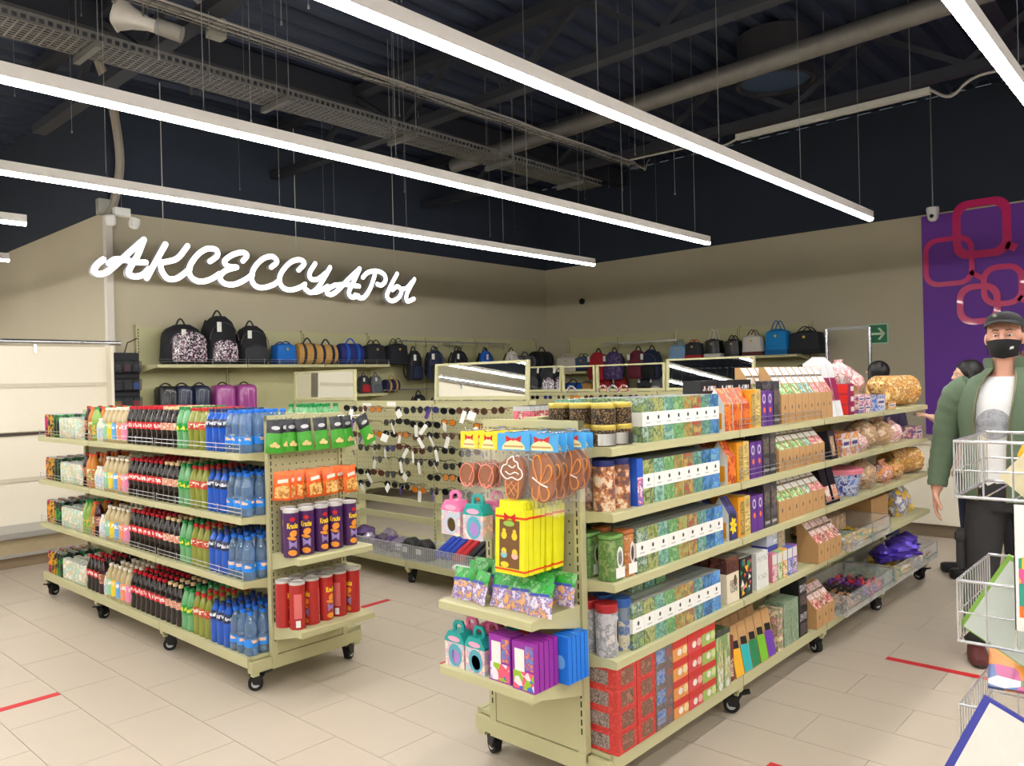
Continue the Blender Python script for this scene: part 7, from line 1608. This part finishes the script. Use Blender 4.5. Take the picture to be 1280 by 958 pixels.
for i in range(len(secs)-1):
    for j in range(n):
        J.q((i*m1+j, i*m1+j+1, (i+1)*m1+j+1, (i+1)*m1+j)); J.q((o2+i*m1+j+1, o2+i*m1+j, o2+(i+1)*m1+j, o2+(i+1)*m1+j+1))
    for j, fl_ in ((0, 1), (n, 0)):
        q = (i*m1+j, (i+1)*m1+j, o2+(i+1)*m1+j, o2+i*m1+j); J.q(q if fl_ else q[::-1])
for j in range(n): J.q((j+1, j, o2+j, o2+j+1))
def sleeve(pts, rs_):
    P = catmull(pts, 7); N = len(P); rr = []
    for i in range(N):
        t = i/7; a = min(int(t), len(rs_)-2); rr.append((rs_[a]+(rs_[a+1]-rs_[a])*(t-a))*(1+.035*math.sin(i*1.9)*(1 if i > 4 else .2)))
    J.tube(P, rr, 16)
sleeve([(-.150, .0, 1.425), (-.215, .01, 1.375), (-.262, .028, 1.26), (-.290, .034, 1.12), (-.312, .015, 1.00), (-.324, -.008, .895)], [.072, .082, .072, .064, .056, .048])
sleeve([(.150, .0, 1.425), (.215, .01, 1.375), (.250, .026, 1.26), (.270, .030, 1.12), (.280, -.01, 1.01), (.285, -.055, .915)], [.072, .082, .072, .064, .056, .048])
ja = ob('jacket', J.mesh('jacket', jk), man)
cl = MB(); rings = []
for z, k_ in ((1.505, 1.0), (1.535, 1.06), (1.568, 1.13), (1.569, 1.08), (1.54, .99), (1.512, .94)):
    rings.append([(.090*k_*math.cos(R(-90+30+300*j/18)), .010+.086*k_*math.sin(R(-90+30+300*j/18)), z-.012*(1 if 2 < j < 16 else -.2)) for j in range(19)])
cl.v = [p for r_ in rings for p in r_]
for i in range(5):
    for j in range(18): cl.q((i*19+j, i*19+j+1, (i+1)*19+j+1, (i+1)*19+j))
ob('collar', cl.mesh('collar', jk), ja)
for s_, lab in ((0, 'zip'), (1, 'zip')):
    idx = 0 if s_ else n; ob('zip', MB().tube([(outer[i][idx][0], outer[i][idx][1]-.004, outer[i][idx][2]) for i in range(9)], .005, 6).mesh('zip', M('zip_brass', (120, 116, 90), .4, .5)), ja)
fl_ = MB().box(.105, .185, -.152, -.138, 1.265, 1.285); fl_.box(.105, .185, -.150, -.136, 1.20, 1.265)
ob('chest_pocket', fl_.mesh('chest_pocket', jk, False), ja)
# trousers
tr_m = M('trousers_dark', (50, 50, 52), .85, var=.15, nscale=25, bump=.3)
T = MB(); ovals(T, [(0, 0, .97, .168, .118), (0, 0, .90, .176, .122), (0, .005, .83, .180, .124), (0, .005, .79, .165, .115)], 24)
limb(T, [(-.090, 0, .84), (-.112, -.006, .66), (-.122, -.008, .50), (-.142, .008, .30), (-.156, .02, .115)], [.098, .092, .078, .074, .070], 16)
limb(T, [(.090, 0, .84), (.108, .03, .66), (.116, .06, .50), (.120, .13, .30), (.126, .20, .14)], [.098, .092, .078, .074, .070], 16)
tr_o = ob('trousers', solid(T, 'man_trousers', tr_m, .009, 3), man)
for s_, x in ((-1, -.215), (1, .205)):
    pk = ob('cargo_pocket', MB().rbox(x-.022, x+.022, -.06, .07, .47, .64, .02, pz=.015).mesh('cargo_pocket', tr_m), tr_o); ob('pocket_flap', MB().rbox(x-.028, x+.026, -.068, .076, .615, .665, .02, pz=.01).mesh('pocket_flap', tr_m), pk)
# shoes
sh_m = M('shoe_maroon', (98, 48, 46), .6, var=.15); so_m = M('sole_grey', (70, 64, 60), .7)
def shoe_(x, y, rz, lift=0, pitch=0):
    s_ = ob('shoe', MB().rings([[(w_*math.cos(t), yy, .018+max(0, hh_*math.sin(t)) if math.sin(t) > 0 else .018) for t in [2*math.pi*j/16 for j in range(16)]] for yy, w_, hh_ in ((.085, .030, .060), (.075, .040, .085), (.03, .044, .092), (-.03, .046, .080), (-.10, .050, .062), (-.16, .046, .050), (-.19, .030, .030))]).mesh('shoe', sh_m), man, (x, y, lift), rot=(pitch, 0, rz))
    ob('sole', MB().rings([[(w_*math.cos(t), yc+ll*math.sin(t), z) for t in [2*math.pi*j/18 for j in range(18)]] for z, w_, ll, yc in ((0, .047, .138, -.055), (.020, .051, .145, -.055))]).mesh('sole', so_m), s_)
    ob('laces', MB().tube([(-.02, -.06, .092), (.02, -.075, .088), (-.02, -.09, .083), (.02, -.105, .078)], .003, 5).mesh('laces', MATS['shoe_maroon']), s_)
shoe_(-.158, .01, R(12)); shoe_(.128, .19, R(-6))
# ---------------------------------------------------------------- shoppers behind
def shopper(label, loc, face, H, top, pants, hair, arm=None, skin=skin_b, long_hair=True):
    s = H/1.70; t = thing('person', label, 'person', loc, face)
    hc = (0, -.02*s, 1.575*s); b = MB(); head(b, hc, s)
    ovals(b, [(0, 0, 1.38*s, .05*s, .05*s), (0, -.01*s, 1.50*s, .048*s, .05*s)]); ovals(b, [(0, 0, .88*s, .16*s, .11*s), (0, 0, 1.02*s, .125*s, .09*s), (0, 0, 1.22*s, .155*s, .105*s), (0, 0, 1.33*s, .15*s, .085*s), (0, 0, 1.40*s, .06*s, .05*s)])
    AL = [(-.17*s, 0, 1.33*s), (-.22*s, .03*s, 1.07*s), (-.23*s, -.02*s, .84*s)]; AR = arm or [(.17*s, 0, 1.33*s), (.22*s, .03*s, 1.07*s), (.23*s, -.02*s, .84*s)]
    limb(b, AL, [.045*s, .036*s, .026*s]); limb(b, AR, [.045*s, .036*s, .026*s])
    for s_ in (-1, 1): limb(b, [(s_*.085*s, 0, .88*s), (s_*.095*s, 0, .48*s), (s_*.10*s, .02*s, .08*s)], [.08*s, .055*s, .04*s]); b.tube([(s_*.10*s, .04*s, .03*s), (s_*.105*s, -.17*s, .022*s)], [.035*s, .03*s], 8)
    hand(b, AL[-1], (0, -.1, -1), (1, 0, 0), 1, .4, .9*s); d = Vector(AR[-1])-Vector(AR[-2]); hand(b, AR[-1], d, (-.3, 0, -1) if arm else (-1, 0, 0), -1, .5, .9*s)
    ob('body', solid(b, 'shopper_body', skin, .007, 2), t); eyes(t, hc, s)
    c = MB(); ovals(c, [(0, 0, .82*s, .185*s, .13*s), (0, 0, 1.0*s, .165*s, .118*s), (0, 0, 1.22*s, .18*s, .125*s), (0, 0, 1.34*s, .17*s, .10*s), (0, 0, 1.41*s, .08*s, .07*s)])
    e1 = Vector(AL[1]).lerp(Vector(AL[2]), .92); e2 = Vector(AR[1]).lerp(Vector(AR[2]), .80)
    limb(c, [AL[0], AL[1], e1], [.066*s, .056*s, .046*s]); limb(c, [AR[0], AR[1], e2], [.066*s, .056*s, .046*s])
    ob('sweater', solid(c, 'shopper_top', top, .01, 3), t)
    g_ = MB(); ovals(g_, [(0, 0, .90*s, .168*s, .118*s), (0, 0, .80*s, .172*s, .12*s)])
    for s_ in (-1, 1): limb(g_, [(s_*.085*s, 0, .82*s), (s_*.095*s, 0, .48*s), (s_*.10*s, .02*s, .10*s)], [.09*s, .07*s, .06*s])
    ob('trousers', solid(g_, 'shopper_trousers', pants, .012, 3), t)
    for s_ in (-1, 1): ob('shoe', MB().rbox(s_*.105*s-.045, s_*.105*s+.045, -.21*s, .075*s, 0, .075, .03, pz=.02).mesh('shoe', black_m), t)
    h_ = MB(); h_.ball((hc[0], hc[1]+.022*s, hc[2]+.045*s), (.088*s, .100*s, .092*s), 18, 10); h_.ball((hc[0], hc[1]+.05*s, hc[2]-.04*s), (.078*s, .066*s, .10*s), 14, 8)
    if long_hair:
        for s_ in (-1, 1): limb(h_, [(s_*.07*s, hc[1]+.0, hc[2]+.04*s), (s_*.085*s, hc[1]+.02*s, hc[2]-.08*s), (s_*.075*s, hc[1]+.05*s, hc[2]-.17*s)], [.024*s, .026*s, .018*s])
        ob('hair', solid(h_, 'hair', hair, .008, 2), t)
    else: ob('hair', solid(h_, 'hair', hair, .008, 2), t)
    return t
hair_k = M('hair_black', (24, 20, 20), .45, var=.2, nscale=60); hair_b = M('hair_brown', (74, 48, 34), .5, var=.2, nscale=60)
p1 = on(1098, 462, 'x', 7.05); shopper('woman with long black hair browsing behind the far end of the tea gondola', (7.05, p1.y, 0), R(150), 1.62, M('sweater_dark', (60, 50, 80), .8), M('jeans', (44, 52, 76), .8), hair_k)
p2 = on(1212, 455, 'x', 6.60); shopper('shopper in a pale pink sweater reaching towards the tea gondola, behind the man', (6.60, p2.y, 0), R(-150), 1.60, M('sweater_pink', (232, 196, 192), .8, bump=.2), M('jeans', (44, 52, 76), .8), hair_k, arm=[(.17, 0, 1.31), (.27, -.13, 1.12), (.33, -.36, 1.20)])
p3 = on(1284, 455, 'x', 6.1); shopper('shopper with brown hair standing right behind the man', (6.1, p3.y, 0), R(-90), 1.64, M('coat_grey', (96, 92, 96), .8), M('jeans_black', (36, 36, 42), .8), hair_b)
